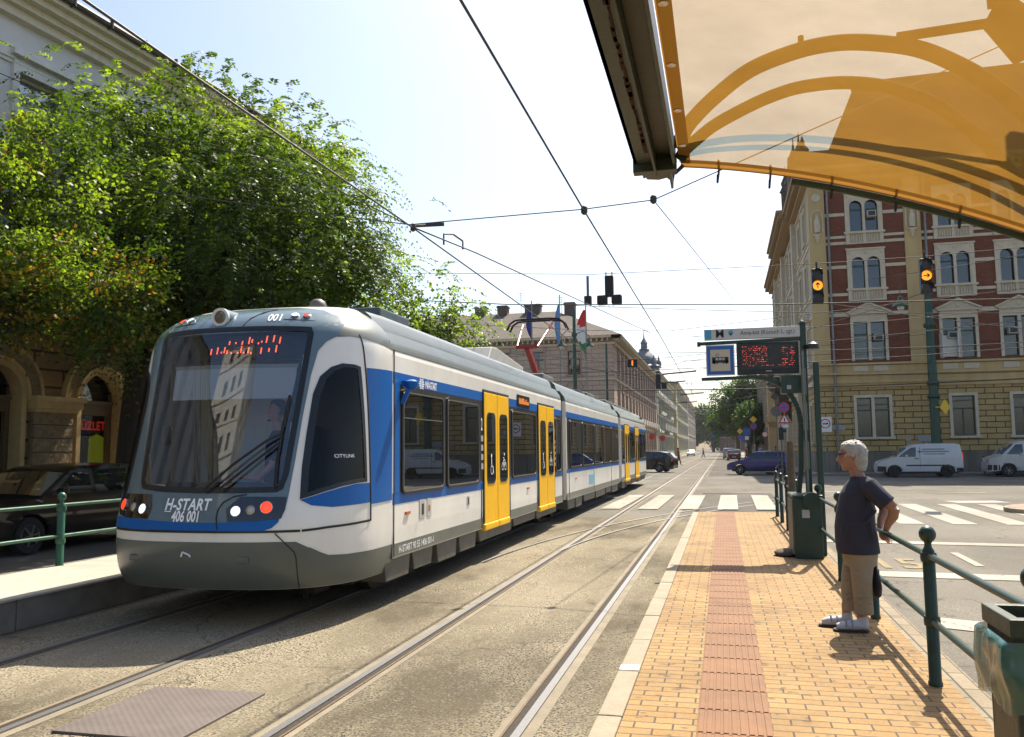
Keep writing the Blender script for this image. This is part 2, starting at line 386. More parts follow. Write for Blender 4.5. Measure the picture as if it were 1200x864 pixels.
# right road crossing (skewed) and lane lines
def q2(a, b, w0, w1=None, m=WHITE, name='lane_line'):
    w1 = w1 or w0; d = (Vector(b)-Vector(a)).normalized(); n = Vector((-d.y, d.x))
    a = Vector(a); b = Vector(b)
    stripe([tuple(a-n*w0/2), tuple(b-n*w1/2), tuple(b+n*w1/2), tuple(a+n*w0/2)], m, name)
for x0 in (3.35, 4.95, 5.55, 6.75, 7.95, 9.15, 10.3):
    pass
for i, x0 in enumerate((3.9, 4.95, 6.0, 7.05, 8.1, 9.15)):
    stripe([(x0-.25, 20.1), (x0+.25, 20.1), (x0+.40, 27.0), (x0-.1, 27.0)])
q2((1.65,16.35), (8,15.7), .42); q2((1.65,12.25), (8,11.8), .5)
q2((3.45,14.8), (3.4,13.2), .12); q2((3.3,9.2), (3.2,7.6), .12); q2((5.2,12), (8.5,11.4), .2)
q2((1.9,9.0), (3.9,8.1), .5)
q2((3.6,34), (9,33.6), .3); q2((6.5,28), (8,28.3), 1.0, m=mat('pale_patch', (.42,.41,.39), .9, var=.1))
# yellow road lettering worn
v, f = text_mesh('15', 1.0, True)
mb = MB(); mb.add([(2.35 + x*.75, 13.3 + y*1.5, .0) for x, y, z in v], f); struct(mb.build('road_number', YPAINT, fixn=False))
# small island with kerb at right
mb = MB(); mb.lathe([(1.5,0),(1.5,.10),(1.42,.12),(1.40,.12)], (8.35,24.0,0), 40); struct(mb.build('island_kerb', KERB))
mb = MB(); mb.lathe([(1.41,.08),(1.41,.124),(.01,.125)], (8.35,24.0,0), 40); struct(mb.build('island', brickmat('island_pavers', (.45,.26,.2), (.5,.32,.24), (.15,.1,.08), .2, .1, .006, axes='xy'), smooth=False))
# far pavements
PAVE = mat('pavement_stone', (.26,.24,.2), .9, var=.15, scale=2, bump=.2, bscale=30)
sheet('pavement', 5.0, 60, 52.8, 62, .12, PAVE, .15)
sheet('pavement', 2.6, 8, 56.5, 96, .122, PAVE, .15)
sheet('pavement', 2.9, 60, 104, 420, .12, PAVE, .15)
sheet('pavement', -60, -8.0, 74.5, 420, .12, PAVE, .15)
# left platform, road, pavement
LP = mat('light_paving', (.50,.46,.38), .85, var=.1, scale=4, bump=.15, bscale=40, var2=.1)
sheet('left_platform', -8.15, -6.62, -20, 22, .30, LP, .02)
mb = MB(); y = -20.
wm = mat('platform_wall', (.22,.20,.17), .85, var=.25, scale=3, bump=.25, bscale=40)
while y < 22: mb.box(-8.15, -6.64, y+.006, min(y+1.5, 22)-.006, -.02, .278); y += 1.5
struct(mb.build('platform_wall', wm, bevel=.01))
sheet('left_road', -13.05, -8.2, -30, 60, -.010, A_ROAD)
sheet('left_pavement', -15.6, -13.05, -30, 52, .12, PAVE, .15)
sheet('pavement', -60, -9.5, 60, 75, .08, PAVE, .1)
# ---------------------------------------------------------------- the tram
TX, TY = -4.95, 7.3
tram = thing('tram', 'long blue and white tram with yellow doors standing on the far track', 'tram', (TX, TY, 0))
T_WHITE = mat('tram_white', (.80,.775,.70), .3, coat=.3, var=.09, scale=1.5, streak=True, var2=.05)
T_BLUE = mat('tram_blue', (.002,.105,.38), .4, spec=.3, var=.08, scale=1.2)
T_GREY = mat('tram_grey', (.10,.115,.10), .35, coat=.2, var=.10, scale=1.5, var2=.08)
T_FRONT = mat('tram_front_grey', (.10,.155,.185), .25, coat=.5, var=.05, scale=2)
T_YEL = mat('tram_yellow', (.92,.50,.004), .45, spec=.3, var=.05)
T_BLK = mat('tram_black', (.008,.009,.010), .3)
T_RUB = mat('tram_rubber', (.02,.02,.02), .7)
T_GLASS = glassmat('tram_window', (.25,.27,.26), .1, .14, .012, (.010,.010,.009))
T_WS = glassmat('windscreen', (.88,.92,.94), .82, .05, .006, dark=(.003,.004,.005))
T_CAB = glassmat('cab_window', (.4,.42,.42), .35, .01, .01, top=.2, dark=(.003,.003,.004))
T_ROOF = mat('tram_roof', (.19,.22,.21), .45, var=.15, scale=2)
T_UND = mat('underframe', (.16,.155,.135), .55, .3, var=.25, scale=5)
T_LET = mat('white_lettering', (.92,.92,.9), .5)
Y0T = [(.36,.14),(.44,.07),(.55,.03),(.75,0),(.95,0),(1.1,.04),(1.3,.10),(2.0,.30),(2.78,.53),(2.95,.59),(3.05,.68),(3.15,.84),(3.22,1.03),(3.28,1.28)]
WT = [(.36,1.33),(.42,1.355),(.55,1.38),(.75,1.39),(2.74,1.39),(2.86,1.37),(2.97,1.32),(3.06,1.24),(3.15,1.14),(3.22,1.04),(3.28,.90)]
ND = 1.6
def kz(z): return min(1., max(0., (z-1.1)/1.6))
def PPf(z): return 2.6-.2*kz(z)
def QQf(z): return 3.4-.75*kz(z)
def tW(z): return smooth_tab(WT, z)
def ty0(z): return smooth_tab(Y0T, z)
def front(x, z, off=0.):
    w = tW(z); d = ND - ty0(z); a = min(.9995, abs(x/w))
    return Vector((x, ty0(z) + d*(1-(1-a**PPf(z))**(1/QQf(z))), z))
def side(y, z):
    w = tW(z)
    if y >= ND: return Vector((w, y, z))
    d = ND - ty0(z); t = max(0., min(1., (ND-y)/d)); return Vector((w*(1-t**QQf(z))**(1/PPf(z)), y, z))
def on(chart, u, v, off):
    e = .01; p = chart(u, v); a = chart(u+e, v) - chart(u-e, v); b = chart(u, v+e) - chart(u, v-e); n = a.cross(b)
    if n.length < 1e-12: n = Vector((1, 0, 0))
    n.normalize()
    if chart is front: n = n if n.y < 0 else -n
    else: n = n if n.x > 0 else -n
    return p + n*off
def panel(name, poly, chart, off, m, parent=None, su=.07, sv=.07, mirror=False, th=0):
    v, f = cut_poly(poly, su, sv); mb = MB()
    P = [on(chart, a, b, off) for a, b in v]
    mb.add(P, f)
    o = mb.build(name, m, parent or tram, smooth='all', fixn=False)
    if mirror:
        mb2 = MB(); mb2.add([(-p.x, p.y, p.z) for p in P], [q[::-1] for q in f]); mb2.build(name, m, parent or tram, smooth='all', fixn=False)
    return o
def ring_panel(name, outer, inner, chart, off, m, parent=None, mirror=False):
    n = len(outer); K = 1; mb = MB(); vs = [on(chart, *p, off) for p in outer] + [on(chart, *p, off) for p in inner]
    vs += [on(chart, *p, -.01) for p in outer] + [on(chart, *p, -.01) for p in inner]
    fs = []
    for i in range(n):
        j = (i+1) % n; fs += [(i, j, n+j, n+i), (i, 2*n+i, 2*n+j, j), (n+i, n+j, 3*n+j, 3*n+i)]
    mb.add(vs, fs); o = mb.build(name, m, parent or tram)
    if mirror: MB().add([(-p.x, p.y, p.z) for p in vs], [q[::-1] for q in fs]).build(name, m, parent or tram)
    return o
def dens(poly, st=.08):
    out = []
    for i, a in enumerate(poly):
        b = poly[(i+1) % len(poly)]; n = max(1, int(math.dist(a, b)/st))
        out += [(a[0]+(b[0]-a[0])*k/n, a[1]+(b[1]-a[1])*k/n) for k in range(n)]
    return out
def shrink(poly, d):
    cx = sum(p[0] for p in poly)/len(poly); cz = sum(p[1] for p in poly)/len(poly)
    n = len(poly); out = []
    for i in range(n):
        a = Vector(poly[i-1]); b = Vector(poly[i]); c = Vector(poly[(i+1) % n])
        n1 = Vector((-(b-a).y, (b-a).x)).normalized(); n2 = Vector((-(c-b).y, (c-b).x)).normalized(); nn = n1+n2
        if nn.length < 1e-6: nn = n1
        nn.normalize()
        out.append(tuple(b + nn*d/max(.5, nn.dot(n1))))
    return out
def inside(poly, x, y):
    r = False; n = len(poly)
    for i in range(n):
        (x1, y1), (x2, y2) = poly[i], poly[(i+1) % n]
        if (y1 > y) != (y2 > y) and x < (x2-x1)*(y-y1)/(y2-y1)+x1: r = not r
    return r
# windscreen outline in the front chart (x,z), counter-clockwise
WS = [(-.69,1.31),(-.4,1.285),(0,1.275),(.4,1.275),(.77,1.28),(.82,1.31),(.85,1.45),(.865,2.1),(.878,2.88),(.84,2.955),(.5,2.968),(0,2.975),(-.5,2.975),(-.86,2.965),(-.90,2.9),(-.825,2.1),(-.75,1.38)]
CW = [(.285,1.21),(.36,1.52),(.455,1.86),(.57,2.25),(.645,2.43),(.73,2.53),(.82,2.575),(.93,2.57),(.99,2.55),(.985,1.355),(.80,1.345),(.62,1.32),(.455,1.275)]
CW = CW[::-1]
if sum(a[0]*b[1]-b[0]*a[1] for a, b in zip(CW, CW[1:]+CW[:1])) < 0: CW = CW[::-1]
WSi = shrink(dens(WS), .05); CWi = shrink(dens(CW), .03)
# nose shell
rows = []; z = .36
while z < 3.281: rows.append(round(z, 4)); z += .05
NC = 120
mb = MB(); vs = []; fs = []
for z in rows:
    w = tW(z); y0 = ty0(z); d = ND - y0
    for i in range(NC+1):
        ph = (i/NC*2-1)*math.pi/2; s = math.sin(ph); c = max(0., math.cos(ph))
        vs.append((math.copysign(abs(s)**(2/PPf(z)), s)*w, y0 + d*(1-c**(2/QQf(z))), z))
for j in range(len(rows)-1):
    for i in range(NC):
        q = (j*(NC+1)+i, j*(NC+1)+i+1, (j+1)*(NC+1)+i+1, (j+1)*(NC+1)+i)
        c = [sum(vs[k][a] for k in q)/4 for a in range(3)]
        if abs(c[0]) < 1.0 and c[1] < 1.1 and inside(WSi, c[0], c[2]): continue
        if abs(c[0]) > .75 and c[1] > .2 and inside(CWi, c[1], c[2]) : continue
        fs.append(q)
top = (len(rows)-1)*(NC+1)
fs.append(tuple(top+i for i in range(NC+1)))
fs.append(tuple(i for i in range(NC, -1, -1)))
mb.add(vs, fs); mb.build('nose', T_WHITE, tram, smooth='all', fixn=False)
# front coloured areas
def cen(poly): return poly
skirt_f = [(-1.33,.285),(1.33,.285),(1.375,.745),(-1.375,.745)]
panel('front_skirt', [(-1.20,.365),(1.20,.365),(1.25,.66),(1.19,.668),(1.07,.75),(.97,.815),(.8,.82),(-1.24,.82)], front, .004, T_GREY, su=.05)
mb_s = [(.30,.365),(1.62,.365),(1.62,.65),(1.1,.648),(.85,.652),(.65,.655),(.454,.668),(.38,.705),(.308,.752),(.30,.757)]
panel('side_skirt', mb_s[::-1] if 0 else mb_s, side, .005, T_GREY, su=.04, mirror=True)
# face mask: grey surround of the windscreen down to the blue line
mask_o = [(-.93,1.03),(-.5,1.015),(0,.995),(.4,1.0),(.80,1.025),(.86,1.10),(.872,1.2),(.885,1.6),(.893,2.04),(.91,2.44),(.94,2.7),(1.0,2.80),(1.09,2.87),(1.10,3.0),(1.0,3.1),(.8,3.19),(.5,3.235),(0,3.245),(-.5,3.235),(-.8,3.19),(-1.0,3.1),(-1.10,3.0),(-1.12,2.86),(-1.07,2.74),(-1.03,2.5),(-1.015,2.0),(-1.01,1.6),(-1.0,1.2)]
def between(outer, hole, name, m, off):
    # grid cells of the front chart inside outer and outside hole, cut exactly on both outlines through a triangulated band
    bm = bmesh.new()
    o = dens(outer, .05); h = dens(hole, .05)
    vo = [bm.verts.new((a, b, 0)) for a, b in o]; vh = [bm.verts.new((a, b, 0)) for a, b in h]
    es = [bm.edges.new((vo[i], vo[(i+1) % len(vo)])) for i in range(len(vo))] + [bm.edges.new((vh[i], vh[(i+1) % len(vh)])) for i in range(len(vh))]
    bmesh.ops.triangle_fill(bm, edges=es, use_beauty=True)
    bmesh.ops.delete(bm, geom=[f for f in bm.faces if inside(h, f.calc_center_median().x, f.calc_center_median().y)], context='FACES_ONLY')
    for ax in (0, 1):
        for k in range(-24, 70):
            c = k*.05+.013
            bmesh.ops.bisect_plane(bm, geom=bm.verts[:]+bm.edges[:]+bm.faces[:], plane_co=(c,0,0) if ax == 0 else (0,c,0), plane_no=(1,0,0) if ax == 0 else (0,1,0), dist=1e-6)
    bm.verts.index_update()
    mb = MB(); mb.add([on(front, q.co.x, q.co.y, off) for q in bm.verts], [tuple(x.index for x in f.verts) for f in bm.faces]); bm.free()
    return mb.build(name, m, tram, smooth='all', fixn=False)
between(mask_o, WS, 'front_mask', T_FRONT, .006)
between(WS, shrink(WS, .055), 'windscreen_border', T_BLK, .009)
panel('windscreen', shrink(WS, .05), front, .003, T_WS, su=.06)
panel('blue_band', [(-1.13,.93),(.70,.925),(.77,.95),(.82,1.0),(.83,1.037),(.4,1.005),(0,.998),(-.5,1.018),(-1.13,1.045)], front, .008, T_BLUE)
panel('gap_line', [(-1.24,.905),(1.0,.905),(1.0,.928),(-1.24,.928)], front, .007, T_BLK)
panel('gap_line', [(.25,.905),(.45,.925),(1.03,.945),(1.03,.967),(.45,.947),(.25,.928)], side, .007, T_BLK, mirror=True)
# grey roof flank around the nose
panel('roof_flank', [(.78,2.85),(.95,2.872),(1.62,2.80),(1.62,3.24),(1.45,3.2),(1.15,3.15),(.95,3.10),(.90,3.0),(.80,2.92)], side, .005, T_GREY, mirror=True)
# cab side window, blue swoosh under it
panel('cab_window', shrink(dens(CW), .02), side, .002, T_CAB, mirror=True, su=.05)
ring_panel('cab_window_border', dens(CW), shrink(dens(CW), .04), side, .008, T_BLK, mirror=True)
panel('cab_swoosh', [(.285,1.205),(.34,1.15),(.50,1.125),(1.03,1.14),(1.03,1.34),(.80,1.338),(.62,1.31),(.455,1.268)], side, .006, T_BLUE, mirror=True)
mb = MB()
for zz0, zz1 in ((.95,2.9),):
    P = [on(side, 1.05, zz0+(zz1-zz0)*i/30, .002) for i in range(31)]; mb.tube(P, .009, 6)
mb.build('door_gap', T_RUB, tram)
panel('blue_side', [(1.065,1.12),(1.595,1.13),(1.595,2.555),(1.065,2.545)], side, .005, T_BLUE, mirror=True)
# 7 headlight clusters
LBLK = mat('lamp_black', (.006,.007,.008), .12, coat=.8)
def lamp_mat(name, col, em, st): return mat(name, col, .15, coat=.8, emit=em, estr=st)
LR = lamp_mat('lamp_red', (.7,.04,.01), (1,.06,.015), .55); LW = lamp_mat('lamp_white', (.85,.87,.9), (.9,.95,1), .35); LC = lamp_mat('lamp_clear', (.45,.42,.36), (1,1,1), 0.)
RING = mat('chrome', (.6,.6,.6), .15, 1)
def disc(chart, u, v, r, off, m, name, parent, seg=20, ring=True):
    c = on(chart, u, v, off); e = .01; a = (chart(u+e, v)-chart(u-e, v)).normalized(); n = (c-on(chart, u, v, 0)).normalized(); b = n.cross(a).normalized()
    mb = MB(); vs = []; fs = []
    prof = ((r*1.13, -.012, 1), (r*1.13, .010, 1), (r, .012, 1), (r*.97, .002, 0), (r*.7, .010, 0), (r*.35, .014, 0), (.001, .015, 0)) if ring else ((r, -.01, 0), (r, .004, 0), (r*.7, .012, 0), (.001, .016, 0))
    for rr, h, _ in prof:
        for k in range(seg):
            t = 2*math.pi*k/seg; vs.append(c + (a*math.cos(t)+b*math.sin(t))*rr + n*h)
    mi = []
    for i in range(len(prof)-1):
        for k in range(seg): fs.append((i*seg+k, i*seg+(k+1) % seg, (i+1)*seg+(k+1) % seg, (i+1)*seg+k)); mi.append(prof[i+1][2])
    mb.v = [tuple(p) for p in vs]; mb.f = fs; mb.m = mi
    return mb.build(name, [m, RING], parent, smooth=True)
for s in (1, -1):
    poly = [(.35,1.01),(.60,1.015),(.84,1.035),(.865,1.12),(.86,1.235),(.44,1.242),(.325,1.13)] if s > 0 else [(.54,1.03),(.80,1.03),(1.03,1.05),(1.09,1.14),(1.04,1.26),(.55,1.265),(.51,1.14)]
    poly = [(a*s, b) for a, b in poly]
    h = panel('headlight', poly, front, .012, LBLK, su=.05)
    for (u, v, r, m) in (((.426,1.105,.047,LW),(.565,1.115,.040,LC),(.705,1.138,.054,LR)) if s > 0 else ((.617,1.12,.047,LW),(.755,1.135,.040,LC),(.935,1.155,.054,LR))):
        disc(front, u*s, v, r, .016, m, 'bulb', h)
# upper lamps and centre badge
for s in (1, -1):
    h = panel('marker_light', [(s*.52, 3.05), (s*.84, 3.03), (s*.80, 3.12), (s*.56, 3.14)], front, .010, T_FRONT, su=.05)
    disc(front, s*.617, 3.085, .036, .02, LW, 'bulb', h); disc(front, s*.735, 3.08, .036, .02, LR, 'bulb', h)
c = on(front, -.17, 3.055, .0); c.z = 3.125; mb = MB()
mb.lathe([(.098,.45),(.098,-.045),(.070,-.046),(.001,-.046)], (c.x, c.y-.0, c.z-.03), 28, 'y'); mb.build('front_badge', T_FRONT, tram, smooth=True); cir = lambda r_: [(c.x+r_*math.cos(2*math.pi*k/28), c.z-.03+r_*math.sin(2*math.pi*k/28)) for k in range(28)]; MB().ring(cir(.099), cir(.070), c.y-.062, c.y-.03, 'y').build('badge_ring', mat('tram_badge', (.6,.6,.58), .4), tram, smooth=True)
mb = MB(); mb.lathe([(.069,-.047),(.05,-.052),(.001,-.055)], (c.x, c.y-.0, c.z-.03), 28, 'y')
mb.build('badge_lens', mat('badge_glass', (.13,.11,.08), .1, coat=1), tram, smooth=True)
# seam lines of the mask
for pts in ([(.22+.0*i, .97+.02*i) for i in range(1)],):
    pass
P = [on(front, x, zz, .010) for x, zz in ((.50,1.262),(.38,1.245),(.28,1.19),(.24,1.12),(.235,1.05),(.26,.94))]; MB().tube(P, .007, 6).build('mask_seam', T_RUB, tram)
P = [on(front, x, zz, .010) for x, zz in ((.12,2.985),(.15,3.07),(.22,3.15),(.30,3.2))]; MB().tube(P, .006, 6).build('mask_seam', T_RUB, tram)
P = [on(front, x, zz, .008) for x, zz in ((.80,.90),(.88,.81),(.955,.72),(.967,.66),(.965,.50),(.95,.37))]; MB().tube(P, .006, 6).build('skirt_seam', T_RUB, tram)
for s in (-1, 1):
    c = on(front, s*.60-.09, .655, .012); MB().box(c.x-.06, c.x+.06, c.y-.012, c.y+.05, c.z-.03, c.z+.03).build('tow_cover', T_GREY, tram, bevel=.01)
c = on(front, 0, .70, .014); MB().bar((-.10,c.y,.725),(-.03,c.y,.70),.012).bar((-.10,c.y,.725), (-.115,c.y,.68), .012).bar((-.03,c.y,.70), (-.015,c.y,.68), .012).build('tow_mark', T_LET, tram)
def letter(txt, size, chart, u, v, off=.009, m=None, bold=True, shear=0., sx=1., parent=None, mirror_u=False, spacing=1., name='lettering'):
    v_, f_ = text_mesh(txt, size, bold, shear, spacing=spacing)
    mb = MB(); mb.add([on(chart, u + x*sx, v + y, off) for x, y, z in v_], f_); return mb.build(name, m or T_LET, parent or tram, fixn=False)
letter('H-START', .150, front, -.10, 1.163, .012, shear=.12, sx=.80, spacing=1.05)
panel('underline', [(-.345,1.098),(-.27,1.098),(-.27,1.106),(-.345,1.106)], front, .012, T_LET)
letter('406 001', .140, front, -.093, 1.052, .012, sx=.68)
letter('001', .125, front, .44, 3.065, .012, sx=.85, shear=-.42)
# destination display
DSP = mat('display_black', (.01,.01,.012), .2); LED = mat('led_red', (.4,.03,.01), .5, emit=(1,.10,.03), estr=1.4)
panel('destination_display', rrect(-.50,2.66,.70,2.89,.03), front, -.045, DSP)
panel('display_surround', [(-.83,2.62),(.87,2.62),(.86,2.95),(-.84,2.95)], front, -.05, T_BLK)
panel('screen_edge', [(.715,1.30),(.83,1.33),(.85,2.9),(.80,2.93)], front, -.03, mat('screen_edge_blue', (.010,.018,.040), .25))
mb = MB(); rr = random.Random(3)
for row, (x0, x1) in enumerate(((-.02,.56),(-.22,.54))):
    x = x0
    while x < x1:
        if rr.random() < .86:
            h = rr.choice((.02,.04,.065,.075)); zb = 2.79 - row*.105 + rr.uniform(0, .025)
            a = on(front, x, zb, -.04); b = on(front, x+.014, zb, -.04); c_ = on(front, x+.014, zb+h, -.04); d_ = on(front, x, zb+h, -.04); mb.add([a, b, c_, d_], [(0,1,2,3)])
        x += rr.choice((.034,.034,.05,.075))
mb.build('display_text', LED, tram, fixn=False)
# wipers
WB = mat('wiper_black', (.01,.01,.01), .5)
def wip(pts, r):
    mb = MB(); P = [on(front, a, b, .04 + c) for a, b, c in pts]; mb.tube(P, r, 6); return mb
for p in (((.06,1.28,.02),(.35,1.54,.03),(.62,1.76,.03),(.74,1.83,.02)), ((.24,1.30,.02),(.50,1.53,.02),(.73,1.74,.02))):
    wip(p, .013).build('wiper', WB, tram)
w = wip(((.755,1.32,.01),(.735,1.60,.0),(.74,1.90,.0),(.755,2.22,.0)), .015).build('wiper_blade', WB, tram)
# wiper rest gutter under the screen
# cab interior: sun blind, dashboard, seat, rear wall
INT = mat('cab_interior', (.045,.05,.055), .7); BLD = mat('sun_blind', (.88,.9,.92), .8, emit=None)
mb = MB(); mb.add([on(front, a, b, -.06) for a, b in ((-.62,2.23),(0,2.225),(.78,2.225),(.76,2.55),(0,2.56),(-.66,2.56))], [(0,1,4,5),(1,2,3,4)]); mb.build('sun_blind', BLD, tram, fixn=False)
mb = MB(); mb.add([on(front, a, b, -.055) for a, b in ((-.67,2.55),(0,2.55),(.78,2.545),(.78,2.585),(0,2.59),(-.67,2.59))], [(0,1,4,5),(1,2,3,4)]); mb.build('blind_roller', mat('blind_roller', (.75,.74,.7), .5), tram, fixn=False)
mb = MB(); mb.prism([(.36,.9),(1.0,.9),(1.0,1.25),(.75,1.36),(.45,1.30)], -.85, .85, 'x'); mb.box(-1.2,1.2,.5,1.55,.55,.9); mb.build('dashboard', INT, tram, bevel=.02)
MB().box(-1.3,1.3,1.75,1.78,.6,2.95).build('cab_wall', mat('cab_wall', (.06,.055,.045), .8), tram)
MB().box(.10,.62,1.35,1.48,1.0,1.95).box(.10,.62,.98,1.42,.92,1.05).build('driver_seat', mat('seat_blue', (.03,.06,.16), .9), tram, bevel=.04)
MB().box(-.44,-.40,.9,.94,1.2,2.6).box(-.75,-.70,1.1,1.15,1.2,2.7).build('grab_rail', STEEL, tram)
MB().box(-.85,-.78,.70,.74,1.75,1.95).build('mirror', T_BLK, tram, bevel=.01)
# ---- car bodies
def car_body(y0, y1):
    prof = [(1.36,.50),(1.385,.62),(1.39,.80),(1.39,2.74),(1.378,2.80)]
    n = len(prof); pts = prof + [(-a, b) for a, b in prof[::-1]]
    mb = MB(); vs = [(a, yy, b) for yy in (y0, y1) for a, b in pts]; m = len(pts)
    fs = [(i, (i+1) % m, m+(i+1) % m, m+i) for i in range(m)] + [tuple(range(m))[::-1], tuple(range(m, 2*m))]
    mb.add(vs, fs); return mb.build('body', T_WHITE, tram)
def sbox(name, y0, y1, z0, z1, m, off=.004, th=.006, both=True, parent=None):
    mb = MB(); w = 1.39
    for s in ((1, -1) if both else (1,)):
        a, b = sorted((s*(w-.02), s*(w+off))); mb.box(a, b, y0, y1, z0, z1)
    return mb.build(name, m, parent or tram)
def roof_profile(y0, y1, slope0=0., name='roof'):
    pts = [(1.385,2.801),(1.36,2.90),(1.27,3.02),(1.265,3.035),(1.18,3.05),(1.17,3.07),(1.13,3.20),(1.06,3.265),(.9,3.29),(0,3.31)]
    pts = pts + [(-a, b) for a, b in pts[-2::-1]]
    m = len(pts); vs = []
    for yy, dz in ((y0, slope0), (y0+.5, 0), (y1, 0)):
        for a, b in pts: vs.append((a, yy, b - (dz*(b-2.8)/.5 if b > 3.0 else 0)))
    fs = [(r*m+i, r*m+i+1, (r+1)*m+i+1, (r+1)*m+i) for r in range(2) for i in range(m-1)] + [tuple(range(m))[::-1], tuple(2*m+i for i in range(m))]
    return MB().add(vs, fs).build(name, T_GREY, tram, smooth=True)
Y = lambda s: s - TY
cars = ((Y(8.9), Y(19.2)), (Y(19.78), Y(30.15)), (Y(30.95), Y(41.0)))
for i, (a, b) in enumerate(cars):
    car_body(a, b); roof_profile(a, b, .02 if i == 0 else 0)
    sbox('blue_side', a+.02, b-.02, 1.165, 2.55, T_BLUE) if 0 else None
for a, b in ((cars[0][1], cars[1][0]), (cars[1][1], cars[2][0])):
    mb = MB(); yy = a
    n = int((b-a)/.08)
    for k in range(n+1):
        t = a + (b-a)*k/n; w = 1.30 if k % 2 else 1.22; mb.box(-w, w, t-.03, t+.03, .55, 2.98 if k % 2 else 2.92)
    mb.build('bellows', T_RUB, tram)
# rear end cap
mb = MB(); a = cars[2][1]
mb.prism([(1.38,a),(1.2,a+.6),(.9,a+.95),(0,a+1.1),(-.9,a+.95),(-1.2,a+.6),(-1.38,a)], .4, 2.9, 'z'); mb.build('rear_nose', T_WHITE, tram, smooth=True)
mb = MB(); mb.prism([(1.25,a),(1.05,a+.5),(.8,a+.7),(0,a+.8),(-.8,a+.7),(-1.05,a+.5),(-1.25,a)], 2.9, 3.15, 'z'); mb.build('rear_roof', T_GREY, tram, smooth=True)
# blue bands and windows per car (both flanks)
FRM = mat('window_frame', (.03,.03,.03), .4); ALU = mat('alu_trim', (.45,.44,.40), .3, .7)
for a, b in cars:
    sbox('upper_band', a+.02, b-.02, 2.42, 2.555, T_BLUE, .003); sbox('lower_band', a+.02, b-.02, 1.075 if a < 5 else 1.12, 1.20, T_BLUE, .003)
    sbox('window_strip', a+.10 if a > 5 else a+.06, b-.02, 1.20, 2.42, T_BLK if a > 5 else FRM, .0025)
    sbox('sole_bar', a+.01, b-.01, .50, .645, T_GREY, .004)
    sbox('drip_rail', a+.01, b-.01, .49, .503, ALU, .008)
panel('pillar_band', [(Y(8.97),1.20),(Y(9.12),1.20),(Y(9.12),2.42),(Y(8.97),2.42)], side, .006, T_BLUE, mirror=True)
def window(y0, y1, z0=1.17, z1=2.38, trim=True):
    for s in (1, -1):
        outer = rrect(y0, z0, y1, z1, .09); inner = rrect(y0+.045, z0+.045, y1-.045, z1-.045, .06)
        lo, hi = sorted((s*1.38, s*1.408)); fr = MB().ring(outer, inner, lo, hi, 'x').build('window', FRM, tram)
        g = MB(); g.add([(s*1.4, a, b) for a, b in rrect(y0+.03, z0+.03, y1-.03, z1-.03, .06)], [tuple(range(20))]); g.build('pane', T_GLASS, fr, fixn=False)
        if trim: 
            lo, hi = sorted((s*1.40, s*1.412)); MB().ring(rrect(y0+.03,z0+.03,y1-.03,z1-.03,.07), rrect(y0+.045,z0+.045,y1-.045,z1-.045,.06), lo, hi, 'x').build('trim', ALU, fr)
for a, b in ((9.18,10.70),(10.82,12.36),(14.42,16.42),(18.40,19.05)): window(Y(a), Y(b))
for a, b in ((20.25,21.95),(22.10,24.05),(24.2,25.95),(26.1,27.95),(28.1,29.95)): window(Y(a), Y(b), 1.22, 2.38)
for a, b in ((31.05,31.85),(33.75,35.6),(37.7,39.2),(39.35,40.7)): window(Y(a), Y(b), 1.22, 2.38)
# ladder-type inner line on first window
sbox('transom', Y(9.25), Y(10.63), 2.04, 2.052, ALU, .014)
def door(y0, y1, zl=.44):
    ym = (y0+y1)/2
    for s in (1, -1):
        for k, (a, b) in enumerate(((y0, ym-.012), (ym+.012, y1))):
            lo, hi = sorted((s*1.37, s*1.415)); inn = rrect(a+.14, 1.16, b-.14, 2.24, .10); out = [(b, zl+.1), (b, 2.56), (a, 2.56), (a, zl+.1)]
            # leaf: solid plate with the window as dark sub-part proud of it
            d = MB().box(lo, hi, a, b, .56, 2.56).build('door', T_YEL, tram, bevel=.012)
            lo2, hi2 = sorted((s*1.41, s*1.4185)); MB().prism(inn, lo2, hi2, 'x').build('door_glass', T_GLASS, d)
            lo3, hi3 = sorted((s*1.412, s*1.422)); MB().ring(rrect(a+.125,1.145,b-.125,2.255,.11), inn, lo3, hi3, 'x').build('door_seal', T_RUB, d)
        lo, hi = sorted((s*1.36, s*1.409)); MB().box(lo, hi, y0-.03, y1+.03, 2.562, 2.60).box(lo, hi, y0-.025, y0-.004, .56, 2.56).box(lo, hi, y1+.004, y1+.025, .56, 2.56).build('door_frame', T_RUB, tram)
        lo, hi = sorted((s*1.30, s*1.44)); MB().box(lo, hi, y0-.06, ym-.02, .45, .555).build('door_step', T_YEL, tram, bevel=.02); MB().box(lo, hi, ym+.02, y1-.05, .45, .555).build('door_step', T_YEL, tram, bevel=.02)
for a, b in ((12.62,14.16),(16.62,18.20),(32.0,33.5),(35.85,37.4)): door(Y(a), Y(b))
